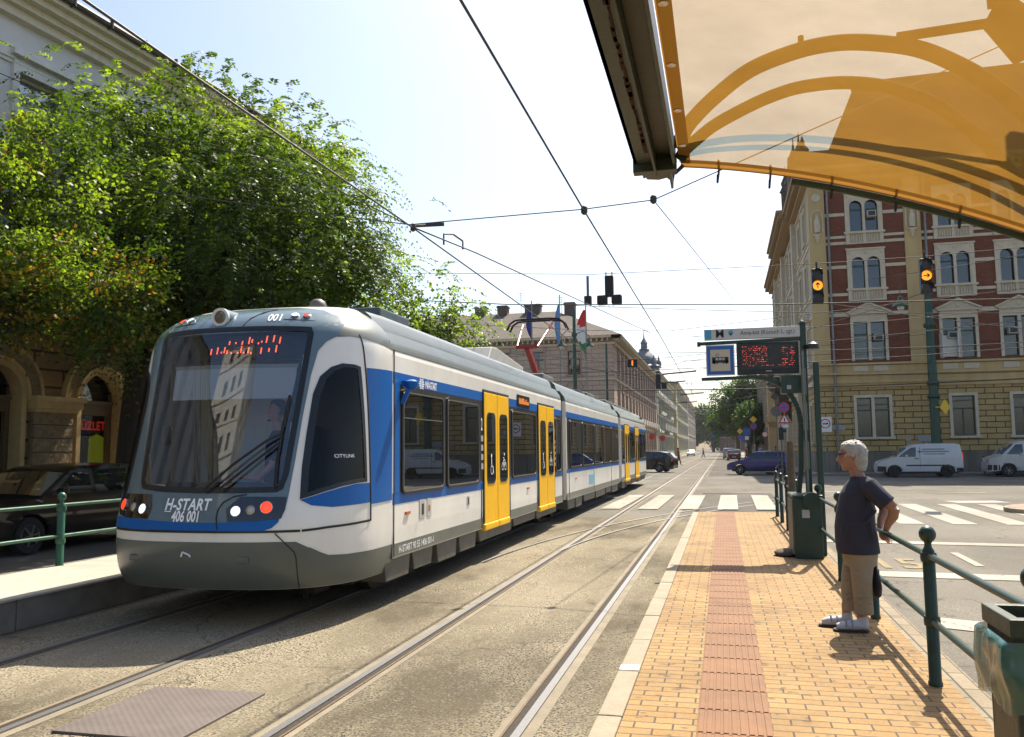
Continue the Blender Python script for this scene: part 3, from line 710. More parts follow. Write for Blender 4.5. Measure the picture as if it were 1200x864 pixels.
# door symbols: simple white wheelchair and bicycle pictures
def symbol(y, z, kind):
    mb = MB(); x = 1.4195
    def circ(cy, cz, r, w=.012, n=18):
        for k in range(n):
            t0, t1 = 2*math.pi*k/n, 2*math.pi*(k+1)/n
            mb.add([(x, cy+math.cos(t)*q, cz+math.sin(t)*q) for t, q in ((t0, r), (t1, r), (t1, r-w), (t0, r-w))], [(0,1,2,3)])
    def ln(a, b, w=.014):
        a = Vector(a); b = Vector(b); d = (b-a).normalized(); n = Vector((-d.y, d.x))*w/2
        mb.add([(x, *(a-n)), (x, *(b-n)), (x, *(b+n)), (x, *(a+n))], [(0,1,2,3)])
    if kind == 'chair':
        circ(y, z, .075); circ(y-.02, z+.22, .03, .029); ln((y-.02,z+.19),(y-.01,z+.05),.03); ln((y-.01,z+.06),(y+.07,z+.05),.024); ln((y+.07,z+.05),(y+.10,z-.06),.024)
    else:
        circ(y-.09, z, .065); circ(y+.09, z, .065); ln((y-.09,z),(y-.03,z+.11)); ln((y-.03,z+.11),(y+.06,z+.11)); ln((y+.06,z+.11),(y+.09,z)); ln((y-.03,z+.11),(y,z)); ln((y,z),(y+.06,z+.11)); ln((y-.06,z+.14),(y,z+.14)); circ(y+.02,z+.20,.025,.024)
    mb.build('door_symbol', T_LET, tram, fixn=False)
for a, b in ((12.62,14.16),(16.62,18.20)):
    symbol(Y(a)+.40, 1.36, 'chair'); symbol(Y(a)+1.17, 1.40, 'bike')
def sletter(txt, size, y, z, m=None, off=.006, sx=1., bold=True, shear=0, spacing=1., name='lettering'):
    v_, f_ = text_mesh(txt, size, bold, shear, align='LEFT', spacing=spacing)
    MB().add([(1.39+off, Y(y)+a*sx, z+b) for a, b, _ in v_], f_).build(name, m or T_LET, tram, fixn=False)
sletter('H-START 90 55 1406 001-1', .115, 9.10, .565, sx=.92)
sletter('MÁV-START', .13, 9.98, 2.475, sx=.72, spacing=.85); 
mb = MB()
for k in range(5):
    zz = 2.43+.025*k; w_ = (.10,.17,.2,.17,.10)[k]; mb.box(1.393,1.3965,Y(9.85)-w_/2,Y(9.85)+w_/2,zz-.006,zz+.006)
for yy in (-.05,.05): mb.box(1.393,1.397,Y(9.85)+yy-.006,Y(9.85)+yy+.006,2.41,2.55)
mb.build('logo', T_LET, tram)
letter('CITYLINK', .05, side, .70, 1.62, .010)
sletter('2', .26, 12.43, 2.05, off=.024, sx=.55); sletter('1', .22, 18.24, 2.05, off=.024, sx=.55)
mb = MB()
for k in range(4): mb.box(1.40,1.4145,Y(12.43),Y(12.54),1.80-.14*k,1.89-.14*k)
mb.build('info_stickers', mat('sticker_grey', (.5,.5,.5), .5), tram)
mb = MB()
for k in range(5): mb.box(1.40,1.4145,Y(18.24),Y(18.32),1.80-.12*k,1.87-.12*k)
mb.build('info_stickers', mat('sticker_grey', (.5,.5,.5), .5), tram)
sbox('side_display', Y(14.85), Y(15.85), 2.44, 2.66, DSP, .014, both=False)
mb = MB(); rr = random.Random(5); yy = Y(14.98)
LEDO = mat('led_orange', (.4,.12,.02), .5, emit=(1,.28,.05), estr=.35)
while yy < Y(15.75): mb.box(1.404,1.4055,yy,yy+.03,2.50,2.50+rr.choice((.06,.09,.11))); yy += .055
mb.build('display_text', LEDO, tram)
# small hatches, marker lamps, camera pod
for a_, b_, c_, d_ in ((9.78,9.98,.86,1.08),(10.05,10.2,.86,1.08),(11.75,11.86,.88,1.02)): MB().box(1.392,1.3965,Y(a_),Y(b_),c_,d_).build('hatch', mat('hatch_white', (.70,.68,.6), .4), tram)
for yy in (8.955, 12.50, 14.30, 16.50, 18.30, 20.1, 24.1, 28.0): 
    for s in (-1, 1): a_, b_ = sorted((s*1.385, s*1.3975)); MB().box(a_, b_, Y(yy)-.006, Y(yy)+.006, .505, 1.16 if yy > 9 else 2.8).build('panel_gap', T_RUB, tram)
MB().box(1.396,1.401,Y(9.86),Y(9.92),.90,1.03).build('hatch_handle', T_BLK, tram); MB().box(1.396,1.401,Y(11.79),Y(11.83),.90,1.0).build('hatch_handle', T_BLK, tram)
MB().box(1.396,1.400,Y(10.10),Y(10.15),.93,1.0).build('warning_sticker', mat('orange_sticker', (.7,.2,.02), .5), tram)
for yy in (9.30, 15.6, 21, 33): MB().box(1.39,1.41,Y(yy),Y(yy)+.14,.94,.975).build('side_marker', mat('side_marker', (.7,.15,.02), .3), tram, bevel=.004)
mb = MB(); mb.lathe([(.01,0),(.05,.01),(.075,.05),(.075,.10),(.04,.12),(.01,.125)], (1.50, Y(9.22), 2.36), 16); mb.bar((1.38,Y(9.22),2.44), (1.50,Y(9.22),2.44), .06); mb.bar((1.40,Y(9.18),2.2),(1.48,Y(9.2),2.38),.05); mb.build('camera_pod', T_BLUE, tram, smooth=True)
mb = MB()
sbox('client_mark', Y(23.2), Y(24.2), .72, .98, mat('pale_blue_mark', (.25,.55,.75), .5), .005, both=False)
# underframe: bogies covers, boxes, dark void, wheels
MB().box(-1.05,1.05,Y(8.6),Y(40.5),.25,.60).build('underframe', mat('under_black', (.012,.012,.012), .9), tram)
def eq(y0, y1, z0=.26, x=1.365, cut=.06):
    for s in (1, -1):
        mb = MB(); lo, hi = sorted((s*(x-.3), s*x)); mb.prism([(Y(y0)+cut, z0), (Y(y1)-cut, z0), (Y(y1), .49), (Y(y0), .49)], lo, hi, 'x'); mb.build('equipment_box', T_UND, tram, bevel=.012)
for y0, y1, z0 in ((8.75,9.55,.25),(9.62,10.35,.27),(10.5,11.35,.24),(11.45,12.3,.26),(12.45,14.5,.30),(14.6,16.4,.34),(16.5,18.6,.32),(20.0,21.0,.26),(21.1,22.1,.24),(22.4,24.4,.3),(24.6,26.6,.28),(26.8,28.0,.3),(28.3,29.9,.25),(31.2,32.2,.25),(32.3,34.5,.3),(34.7,36.8,.3),(37,38.6,.26),(38.8,40.6,.28)):
    eq(y0, y1, z0)
for yb in (9.9,11.7,19.5,21.0,29.8,31.2,37.6,39.4):
    for s in (-1, 1): MB().lathe([(.30,-.06),(.30,.06),(.28,.065),(.05,.07)], (s*.72, Y(yb), .30), 20, 'x').build('wheel', mat('wheel_steel', (.12,.10,.08), .5, .6), tram, smooth=True)
MB().box(.62,.80,.95,1.3,.20,.36).box(.70,.74,.9,.94,.17,.36).build('track_brake', mat('under_black', (.012,.012,.012), .9), tram)
# roof equipment
MB().box(-.9,.95,Y(9.6),Y(10.6),3.29,3.42).build('roof_unit', mat('roof_unit', (.10,.15,.17), .5, var=.2), tram, bevel=.02); MB().box(-.7,.6,Y(10.7),Y(11.6),3.29,3.40).build('roof_unit', mat('roof_unit', (.10,.15,.17), .5, var=.2), tram, bevel=.02)
mb = MB(); 
mb.lathe([(.10,3.25),(.10,3.31),(.08,3.36),(.04,3.385),(.001,3.39)], (.55, Y(8.75), 0), 20); mb.build('roof_dome', T_UND, tram, smooth=True)
mb = MB(); mb.prism([(Y(15.9),3.30),(Y(16.3),3.72),(Y(16.7),3.74),(Y(19.05),3.56),(Y(19.05),3.30)], -.9, .55, 'x'); mb.build('roof_cover', mat('cover_white', (.62,.60,.54), .5, var=.1), tram, bevel=.02)
mb = MB()
for a, b, h in ((20.1,21.4,.22),(25.3,26.5,.18),(27,29.5,.2),(31.4,34,.2),(34.5,39,.18)): MB().box(-.85,.8,Y(a),Y(b),3.29,3.29+h).build('roof_unit', mat('roof_unit2', (.25,.26,.25), .5, var=.2), tram, bevel=.03)
mb = MB()
for k in range(14): mb.tube([(-.5+.07*k, Y(18.95), 3.33), (-.5+.07*k, Y(19.5), 3.52), (-.5+.07*k, Y(20.05), 3.33)], .022, 6) if k % 3 == 0 else None
mb.build('roof_cables', T_RUB, tram)
# pantograph (dark red), knee towards the nose
PR = mat('pantograph_red', (.42,.018,.015), .4, var=.15)
pg = MB(); by = Y(23.8)
pgo = None
B = Vector((0, by, 3.36)); K = Vector((0, Y(21.9), 4.38)); H = Vector((0, Y(23.3), 5.30))
pg.box(-.5,.5,by-.3,by+.3,3.30,3.38)
pg.bar(B, K, .13, .15); pg.bar((-.28,K.y,K.z), (.28,K.y,K.z), .09, .09)
for s in (-1, 1): pg.tube([(s*.28, K.y, K.z), (s*.42, H.y, H.z-.10)], .028, 8)
pgo = pg.build('pantograph', PR, tram)
ph = MB()
for dy in (-.18, .18):
    pts = [(-.85, H.y+dy, H.z-.28), (-.76, H.y+dy, H.z-.10), (-.62, H.y+dy, H.z-.01), (-.4, H.y+dy, H.z+.01), (.4, H.y+dy, H.z+.01), (.62, H.y+dy, H.z-.01), (.76, H.y+dy, H.z-.10), (.85, H.y+dy, H.z-.28)]
    ph.tube(pts, .03, 6)
for s in (-1, 1): ph.bar((s*.42, H.y-.18, H.z-.02), (s*.42, H.y+.18, H.z-.02), .05); 
ph.build('contact_strip', T_BLK, pgo)
# ---------------------------------------------------------------- buildings
def wall(mb, u0, u1, z0, z1, ops, dep=.28, y=0., mi=0, mr=None):
    """wall sheet at y with rectangular openings (ua,ub,za,zb) and their reveals"""
    us = sorted({u0, u1, *[c for o in ops for c in o[:2] if u0 < c < u1]}); zs = sorted({z0, z1, *[c for o in ops for c in o[2:] if z0 < c < z1]})
    mr = mi if mr is None else mr
    for i in range(len(us)-1):
        for j in range(len(zs)-1):
            cu, cz = (us[i]+us[i+1])/2, (zs[j]+zs[j+1])/2
            if any(a < cu < b and c < cz < d for a, b, c, d in ops): continue
            mb.add([(us[i],y,zs[j]),(us[i+1],y,zs[j]),(us[i+1],y,zs[j+1]),(us[i],y,zs[j+1])], [(0,1,2,3)], mi)
    for a, b, c, d in ops:
        mb.add([(a,y,c),(b,y,c),(b,y,d),(a,y,d),(a,y+dep,c),(b,y+dep,c),(b,y+dep,d),(a,y+dep,d)], [(0,4,5,1),(1,5,6,2),(2,6,7,3),(3,7,4,0)], mr)
def arch_fill(mb, u0, u1, z0, z1, uc, r, zs, y0, y1, n=14, mi=0):
    """plate from (u0..u1, zs..z1) with a half-round hole of radius r springing at zs"""
    pts = [(uc+r*math.cos(math.pi*k/n), zs+r*math.sin(math.pi*k/n)) for k in range(n+1)]
    def top(p):
        return (max(u0, min(u1, uc+(p[0]-uc)*3)), z1) if 0 else (u1 if p[0] > uc+r*.7 else u0 if p[0] < uc-r*.7 else uc+(p[0]-uc)/(r*.7)*((u1-uc) if p[0] > uc else (uc-u0)), z1)
    for k in range(n):
        a, b = pts[k], pts[k+1]; ta, tb = top(a), top(b)
        if k == 0: ta = (u1, zs); 
        if k == n-1: tb = (u0, zs)
        V = [(a[0],y0,a[1]),(ta[0],y0,ta[1]),(tb[0],y0,tb[1]),(b[0],y0,b[1])]
        V += [(x,y1,z) for x, _, z in V]
        mb.add(V, [(0,1,2,3),(7,6,5,4),(0,3,7,4)], mi)
        if k == 0: mb.add([(u1,y0,zs),(ta[0],y0,zs),(u1,y0,z1)], [], mi); mb.add([(u1,y0,zs),(top(a)[0],y0,z1),(top(b)[0],y0,z1)], [(0,1,2)], mi) 
        if k == n-1: mb.add([(u0,y0,zs),(top(b)[0],y0,z1),(top(a)[0],y0,z1)], [(0,1,2)], mi)
    return mb
W_GLASS = glassmat('building_glass', (.45,.5,.48), .45, .05, .03, (.012,.014,.013))
WFR_G = mat('green_window_frame', (.02,.09,.055), .5); WFR_W = mat('white_window_frame', (.6,.58,.52), .5); WFR_B = mat('brown_window_frame', (.07,.04,.03), .6)
CURT = mat('curtain', (.38,.38,.35), .9, var=.2, scale=12, streak=True)
def win_proto(w, h, fm, style='cross', surround=None, sw=.14, sill=True, arch=False, pane=W_GLASS, dep=.22, curtain=False, ped=None, bal=None, n=1):
    """window part, local origin bottom centre of the opening, y<0 outwards; frame with pane and trim as sub-parts"""
    f = MB(); t = .06; r = w/2
    segs = [(-w/2 + w*i/n, -w/2 + w*(i+1)/n) for i in range(n)]
    for a, b in segs:
        f.box(a, a+t, dep-.07, dep, 0, h).box(b-t, b, dep-.07, dep, 0, h).box(a+t, b-t, dep-.07, dep, 0, t).box(a+t, b-t, dep-.07, dep, h-t, h)
        f.box(a+t, b-t, dep-.08, dep, h*.66, h*.66+.09)
        if style == 'cross' and b-a > .8: f.box((a+b)/2-.035, (a+b)/2+.035, dep-.075, dep, t, h*.66)
    o = f.build('window', fm)
    g = MB(); g.add([(-w/2,dep-.03,0),(w/2,dep-.03,0),(w/2,dep-.03,h),(-w/2,dep-.03,h)], [(0,1,2,3)]); g.build('pane', pane, o, fixn=False)
    if curtain: MB().add([(-w/2,dep+.10,0),(w/2*.2,dep+.12,0),(w/2*.2,dep+.12,h*.66),(-w/2,dep+.10,h*.66)], [(0,1,2,3)]).build('curtain', CURT, o, fixn=False)
    MB().add([(-w/2-.05,dep+.35,-.05),(w/2+.05,dep+.35,-.05),(w/2+.05,dep+.35,h+.05),(-w/2-.05,dep+.35,h+.05)], [(0,1,2,3)]).build('room', mat('dark_room', (.02,.02,.02), .9), o, fixn=False)
    if surround:
        s_ = MB()
        s_.box(-w/2-sw, -w/2, -.09, .02, -.02, h).box(w/2, w/2+sw, -.09, .02, -.02, h)
        if arch:
            for a, b in segs: pass
            hw = w/n
            for a, b in segs:
                ra = hw/2 - .08; zc = h - ra - .12
                s_.box(a, a+.08, -.085, .05, 0, zc) if a > -w/2+.01 else None
                s_.box(b-.08, b, -.085, .05, 0, zc) if b < w/2-.01 else None
                arch_fill(s_, a, b, zc, h, (a+b)/2, ra, zc, -.085, .05)
                if a < -w/2+.01: s_.box(a, a+.08, -.08, .05, 0, zc)
                if b > w/2-.01: s_.box(b-.08, b, -.08, .05, 0, zc)
            s_.box(-w/2-sw, w/2+sw, -.09, .02, h, h+.34); s_.box(-w/2-sw-.06, w/2+sw+.06, -.14, .02, h+.34, h+.44)
            for x in ((-w/2-sw*.2, 0, w/2+sw*.2)): s_.lathe([(.10,-.115),(.06,-.14),(.001,-.14)], (x, 0, h+.16), 10, 'y')
        else:
            s_.box(-w/2-sw, w/2+sw, -.09, .02, h, h+sw)
            for i in range(1, n): x = -w/2+w*i/n; s_.box(x-.09, x+.09, -.08, .12, 0, h)
        if sill: s_.box(-w/2-sw-.1, w/2+sw+.1, -.18, .02, -.13, -.0)
        if ped == 'tri':
            z = h+sw; s_.box(-w/2-sw*.9, w/2+sw*.9, -.10, .02, z, z+.28); s_.box(-w/2-sw-.1, w/2+sw+.1, -.24, .02, z+.28, z+.38)
            s_.prism([(-w/2-sw-.16, z+.38), (w/2+sw+.16, z+.38), (0, z+.95)], -.12, .02, 'y')
            s_.bar((-w/2-sw-.2,-.12,z+.40), (0,-.12,z+.99), .28, .10); s_.bar((w/2+sw+.2,-.12,z+.40), (0,-.12,z+.99), .28, .10)
            s_.lathe([(.13,-.14),(.08,-.18),(.001,-.18)], (0,0,z+.58), 10, 'y')
        elif ped == 'flat': z = h+sw; s_.box(-w/2-sw, w/2+sw, -.10, .02, z, z+.16); s_.box(-w/2-sw-.1, w/2+sw+.1, -.22, .02, z+.16, z+.28)
        elif ped == 'bow':
            z = h+sw
            P = [((w/2+.22)*math.cos(math.pi*k/12), z-.02+.75*math.sin(math.pi*k/12)) for k in range(13)]
            for k in range(12): s_.bar((P[k][0],-.05,P[k][1]), (P[k+1][0],-.05,P[k+1][1]), .14, .10)
        if bal:
            z = -.14-bal; s_.box(-w/2-sw, w/2+sw, -.12, .0, z-.10, z); s_.box(-w/2-sw, w/2+sw, -.03, .0, z, -.13)
            s_.box(-w/2-sw, -w/2+.02, -.12, -.03, z, -.13).box(w/2-.02, w/2+sw, -.12, -.03, z, -.13).box(-.09, .09, -.12, -.03, z, -.13)
            k = -w/2+.12
            while k < w/2-.1:
                if abs(k) > .13: s_.lathe([(.02,z),(.045,z+bal*.3),(.022,z+bal*.75),(.035,z+bal)], (k,-.08,0), 6)
                k += .15
        s_.build('surround', surround, o)
    return o
def place(proto, root, spots, ang=0., base=(0,0)):
    """first proto is moved, the rest are copies; spots (u, z) on a facade whose frame is base + rotation ang, relative to root"""
    ca, sa = math.cos(ang), math.sin(ang)
    for i, (u, z) in enumerate(spots):
        o = proto if proto.parent is None else copy_tree(proto)
        o.parent = root; o.location = (base[0]+u*ca, base[1]+u*sa, z); o.rotation_euler = (0, 0, ang)
def used_later(p): 
    return p
# ---- A: red brick and yellow corner building
RB = thing('corner_building', 'ornate corner building of red brick over a yellow rusticated ground floor', 'building', (5.75, 56, 0))
RED = brickmat('red_brick', (.215,.05,.022), (.275,.072,.032), (.15,.08,.045), .26, .075, .008, var=.16)
RUS = brickmat('yellow_rustication', (.70,.49,.19), (.76,.54,.22), (.17,.12,.05), 1.0, .34, .028, var=.16, bump=1., bdist=.06)
OCH = mat('ochre_plaster', (.66,.48,.22), .85, var=.12, scale=2, streak=True, var2=.1, scale2=.3)
STN = mat('window_stone', (.74,.64,.47), .85, var=.12, scale=3, bump=.2, bscale=20)
PLN = mat('plinth_stone', (.24,.21,.16), .9, var=.3, scale=2, bump=.4, bscale=15, streak=True)
CORN = mat('cornice_ochre', (.45,.30,.14), .8, var=.1)
# front facade, u from 0 (corner) to 26
bays = [3.25, 8.3, 11.6, 14.9, 20.2, 23.5]
sgl = {8.3: 1.25, 11.6: 1.25, 14.9: 1.25}
ops = []; g2, g1, f1, f2, f3 = [], [], [], [], []
for u in bays:
    if u in sgl: ops.append((u-.62, u+.62, 2.25, 4.65)); g1.append((u, 2.25))
    else: ops.append((u-.93, u+.93, 2.25, 4.65)); g2.append((u, 2.25))
    ops.append((u-.90, u+.90, 6.95, 9.35)); f1.append((u, 6.95))
    ops.append((u-.90, u+.90, 11.45, 13.55)); f2.append((u, 11.45))
    ops.append((u-.90, u+.90, 15.05, 17.1)); f3.append((u, 15.05))
UL = 26.
m = MB(); wall(m, 0, UL, 1.35, 5.3, [o for o in ops if o[2] < 3], mi=0); m.build('ground_floor_wall', RUS, RB, fixn=False)
m = MB(); wall(m, .95, UL, 6.8, 18.3, [o for o in ops if o[2] > 6], mi=0); m.build('upper_wall', RED, RB, fixn=False)
m = MB(); m.box(-.1, UL, -.14, .3, 0, 1.25).box(-.12, UL, -.18, .3, 1.25, 1.35)
m.build('plinth', PLN, RB)
m = MB(); m.box(0, UL, -.10, .2, 5.3, 5.55).box(0, UL, -.20, .2, 5.55, 5.75).box(0, UL, -.12, .2, 5.75, 6.05).box(0, UL, -.30, .2, 6.05, 6.2).box(0, UL, -.02, .2, 6.2, 6.68).box(0, UL, -.18, .2, 6.68, 6.8)
m.build('string_course', OCH, RB)
m = MB()
for z0, z1 in ((9.72,9.95),(11.02,11.2),(12.75,12.95),(14.28,14.46),(14.68,14.84),(16.1,16.3)):
    a = .95
    cuts = [(u-1.12, u+1.12) for u in bays]
    for c0, c1 in cuts + [(UL, UL)]:
        if c0 > a: MB().box(a, c0, -.05, .1, z0, z1).build('stone_band', STN, RB)
        a = max(a, c1)
# corner pier and vertical lisenes
for a_, b_, c_, d_ in ((-.02,.95,-.12,.5),(5.55,6.5,-.10,.2),(17.1,18.0,-.10,.2)): MB().box(a_, b_, c_, d_, 6.8, 18.3).build('pilaster', OCH, RB)
for u in (.47, 6.0, 17.55):
    m = MB()
    m.box(u-.28, u+.28, -.2, 0, 14.95, 15.05).lathe([(.16,15.1),(.2,15.5),(.16,15.9),(.10,16.0),(.12,16.15),(.001,16.3)], (u,-.2,0), 10).lathe([(.02,14.4),(.12,14.7),(.2,15.0)], (u,-.16,0), 8)
    for k in range(8):
        a0, a1 = math.pi*k/8, math.pi*(k+1)/8
        m.bar((u+.34*math.cos(a0),-.14,16.2+.34*math.sin(a0)), (u+.34*math.cos(a1),-.14,16.2+.34*math.sin(a1)), .09, .08)
    m.box(u-.38,u-.30,-.18,0,15.1,16.2).box(u+.30,u+.38,-.18,0,15.1,16.2)
    m.build('niche_figure', STN, RB); m = MB(); m.lathe([(.28,-.16),(.22,-.2),(.001,-.19)], (u,0,17.35), 14, 'y'); m.build('medallion', STN, RB)
m = MB()
for u in (1.12, 6.72, 18.2): MB().tube([(u,-.22,.3),(u,-.22,18.3)], .07, 8).build('drain_pipe', mat('zinc', (.28,.29,.28), .5, .5, var=.2), RB)
m = MB(); m.box(-.35, UL, -.35, .3, 18.3, 18.6).box(-.5, UL, -.6, .3, 18.75, 18.95).box(-.75, UL, -.85, .3, 18.95, 19.2)
k = -.3
while k < UL: m.box(k, k+.14, -.7, -.3, 18.55, 18.8); k += .36
m.build('cornice', CORN, RB)
P2 = win_proto(1.86, 2.4, WFR_G, 'one', STN, .17, n=2, curtain=True); place(P2, RB, g2)
P1 = win_proto(1.24, 2.4, WFR_G, 'cross', STN, .17); place(P1, RB, g1)
P3 = win_proto(1.80, 2.4, WFR_G, 'one', STN, .17, n=2, ped='tri', curtain=True, sill=False); place(P3, RB, f1[::2]); P3b = win_proto(1.80, 2.4, WFR_G, 'one', STN, .17, n=2, ped='tri', sill=False); place(P3b, RB, f1[1::2])
P4 = win_proto(1.80, 2.1, WFR_G, 'one', STN, .20, n=2, arch=True, bal=.55); place(P4, RB, (f2 + f3)[::2]); P4b = win_proto(1.80, 2.1, WFR_G, 'one', STN, .20, n=2, arch=True, bal=.55, curtain=True); place(P4b, RB, (f2 + f3)[1::2])
m = MB()
for u, z in f1: m.box(u-1.0, u-.15, -.05, .1, 6.28, 6.62).box(u+.15, u+1.0, -.05, .1, 6.28, 6.62)
m.build('relief_panel', STN, RB)
# air conditioners and open shutter
AC = mat('ac_white', (.5,.48,.42), .5, var=.1); 
m = MB()
for u, z in ((3.75,8.15),(7.9,8.1),(11.2,8.25),(3.7,15.9)):
    MB().box(u-.27, u+.27, -.3, .2, z, z+.4).box(u-.2, u+.2, -.305, -.3, z+.06, z+.34, 1).build('air_conditioner', [AC, DARK], RB)
MB().box(7.15, 7.2, -.9, -.1, 6.95, 8.4).box(7.2, 8.15, -.12, -.06, 7.0, 8.3).box(8.1, 8.16, -.5, -.1, 6.95, 8.4).build('open_shutter', WFR_W, RB)
m = MB(); m.box(5.0,5.3,-.03,0,2.0,2.2).box(5.7,6.6,-.03,0,1.95,2.3).box(.9,1.6,-.03,0,2.7,3.0); m.build('wall_plaque', mat('plaque', (.45,.46,.48), .5), RB)
# side facade facing the main street (outward -X): u runs towards -Y
SL = 40.
CREAM = mat('cream_plaster', (.56,.48,.34), .85, var=.15, scale=1.5, streak=True, var2=.12, scale2=.25)
sops = []; s0, s1_, s2_ = [], [], []
for k in range(10):
    u = -2.6 - k*3.8
    sops += [(u-.6, u+.6, 2.0, 4.4), (u-.6, u+.6, 6.95, 9.3), (u-.6, u+.6, 11.3, 13.5), (u-.6, u+.6, 15.0, 17.1)]
    s0.append((u, 2.0)); s1_ += [(u, 6.95)]; s2_ += [(u, 11.3), (u, 15.0)]
m = MB(); wall(m, -SL, 0, 1.35, 5.3, [o for o in sops if o[2] < 5]); o = m.build('side_wall_low', RUS, RB, rz=R(-90), fixn=False)
m = MB(); wall(m, -SL, 0, 5.3, 18.3, [o for o in sops if o[2] > 5]); o = m.build('side_wall', CREAM, RB, rz=R(-90), fixn=False)
m = MB(); m.box(-SL, 0, -.16, .2, 0, 1.35).build('side_plinth', PLN, RB, rz=R(-90))
m = MB(); m.box(-SL,.12,-.2,.2,5.5,5.75).box(-SL,.3,-.3,.2,6.05,6.2)
for z0, z1 in ((9.72,9.95),(11.02,11.2),(14.28,14.46),(14.7,14.85)): m.box(-SL,0,-.05,.1,z0,z1)
for u0, u1 in ((-10.5,-9.6),(-22,-21.1),(-32,-31.2)): m.box(u0,u1,-.3,.2,1.35,18.3)
m.build('side_moulding', STN, RB, rz=R(-90))
def dentil_cornice(u0, u1, dz, dy):
    m = MB(); m.box(u0, u1, -.35-dy, .3, 18.3+dz, 18.6+dz).box(u0, u1, -.6-dy, .3, 18.78+dz, 18.98+dz).box(u0, u1, -.85-dy, .3, 18.98+dz, 19.2+dz)
    k = u0
    while k < u1: m.box(k, k+.14, -.72-dy, -.3-dy, 18.55+dz, 18.8+dz); k += .36
    m.build('side_cornice', CORN, RB, rz=R(-90))
dentil_cornice(-9.8, .3, 0, 0); dentil_cornice(-24, -9.85, .25, .45); dentil_cornice(-SL, -24.05, 0, 0)
Q1 = win_proto(1.2, 2.35, WFR_G, 'cross', STN, .16); place(Q1, RB, s0, R(-90))
Q2 = win_proto(1.2, 2.35, WFR_G, 'cross', STN, .16, ped='tri'); place(Q2, RB, s1_, R(-90))
Q3 = win_proto(1.2, 2.1, WFR_G, 'cross', STN, .16, ped='flat'); place(Q3, RB, s2_, R(-90))
# oriel balcony on brackets
DST = mat('dark_stone', (.10,.08,.055), .9, var=.3, scale=3, bump=.6, bscale=9)
m = MB(); m.prism([(-1.0,5.4),(.2,5.4),(.2,7.4),(-1.5,7.4),(-1.5,7.0),(-1.2,6.7),(-1.35,6.3),(-1.0,6.0)], -26, -19.5, 'x')
m.box(-26.2,-19.3,-1.65,.2,7.4,7.6)
for k in range(8): m.lathe([(.05,7.6),(.12,7.8),(.05,8.2),(.08,8.35)], (-26+.9*k,-1.45,0), 6)
m.box(-26.2,-19.3,-1.6,-1.3,8.35,8.5)
for u in (-25.6,-23.6,-21.6,-19.9): m.prism([(0,3.8),(0,5.5),(-1.0,5.5),(-.9,5.1),(-.45,4.6)], u-.2, u+.2, 'x')
m.build('oriel_balcony', DST, RB, rz=R(-90))
# roof, gable and pinnacles over the corner
SLATE = mat('slate_roof', (.10,.085,.08), .8, var=.2, scale=4)
m = MB(); m.prism([(-.3,19.2),(-.1,20.6),(1.45,20.6),(3.05,24.4),(4.8,24.3),(5.0,24.9),(UL,25.2),(UL,19.2)], .4, 12, 'y'); m.box(3.0,3.2,.5,.7,24.4,25.0).box(3.5,3.9,.8,1.4,24.4,24.75).box(4.3,4.6,.8,1.4,24.3,24.7); m.build('roof', SLATE, RB)
m = MB()
for u, h in ((-.15,21.6),):
    if h: m.lathe([(.45,19),(.45,h-1.6),(.55,h-1.5),(.3,h-1.2),(.42,h-.9),(.14,h-.5),(.16,h-.4),(.03,h)], (u,.3,0), 8)
m.build('pinnacle', DST, RB, smooth=True)
m = MB()
for k, h in ((-4,21.2),(-9.5,25.2),(-14,26.4),(-18,26.2),(-23,27)): MB().lathe([(.35,19),(.4,h-2.5),(.55,h-2.4),(.3,h-1.9),(.4,h-1.6),(.1,h-.9),(.02,h)], (k,.5,0), 8).build('pinnacle', DST, RB, rz=R(-90))
m.prism([(-12,19.1),(-20,19.1),(-19,23),(-17.5,23.5),(-16,25.5),(-14.5,23.5),(-13,23)], .2, 1.0, 'y')
m.build('side_gable', DST, RB, rz=R(-90))
MB().prism([(-SL,19.1),(0,19.1),(-.5,19.2),(-SL,19.2)], .3, 12, 'y').build('side_roof', SLATE, RB, rz=R(-90))
MB().box(.3,UL,.9,20,0,19.0).box(.9,20,.5,SL,0,19.0).build('core', mat('dark_core', (.03,.03,.03), .9), RB)

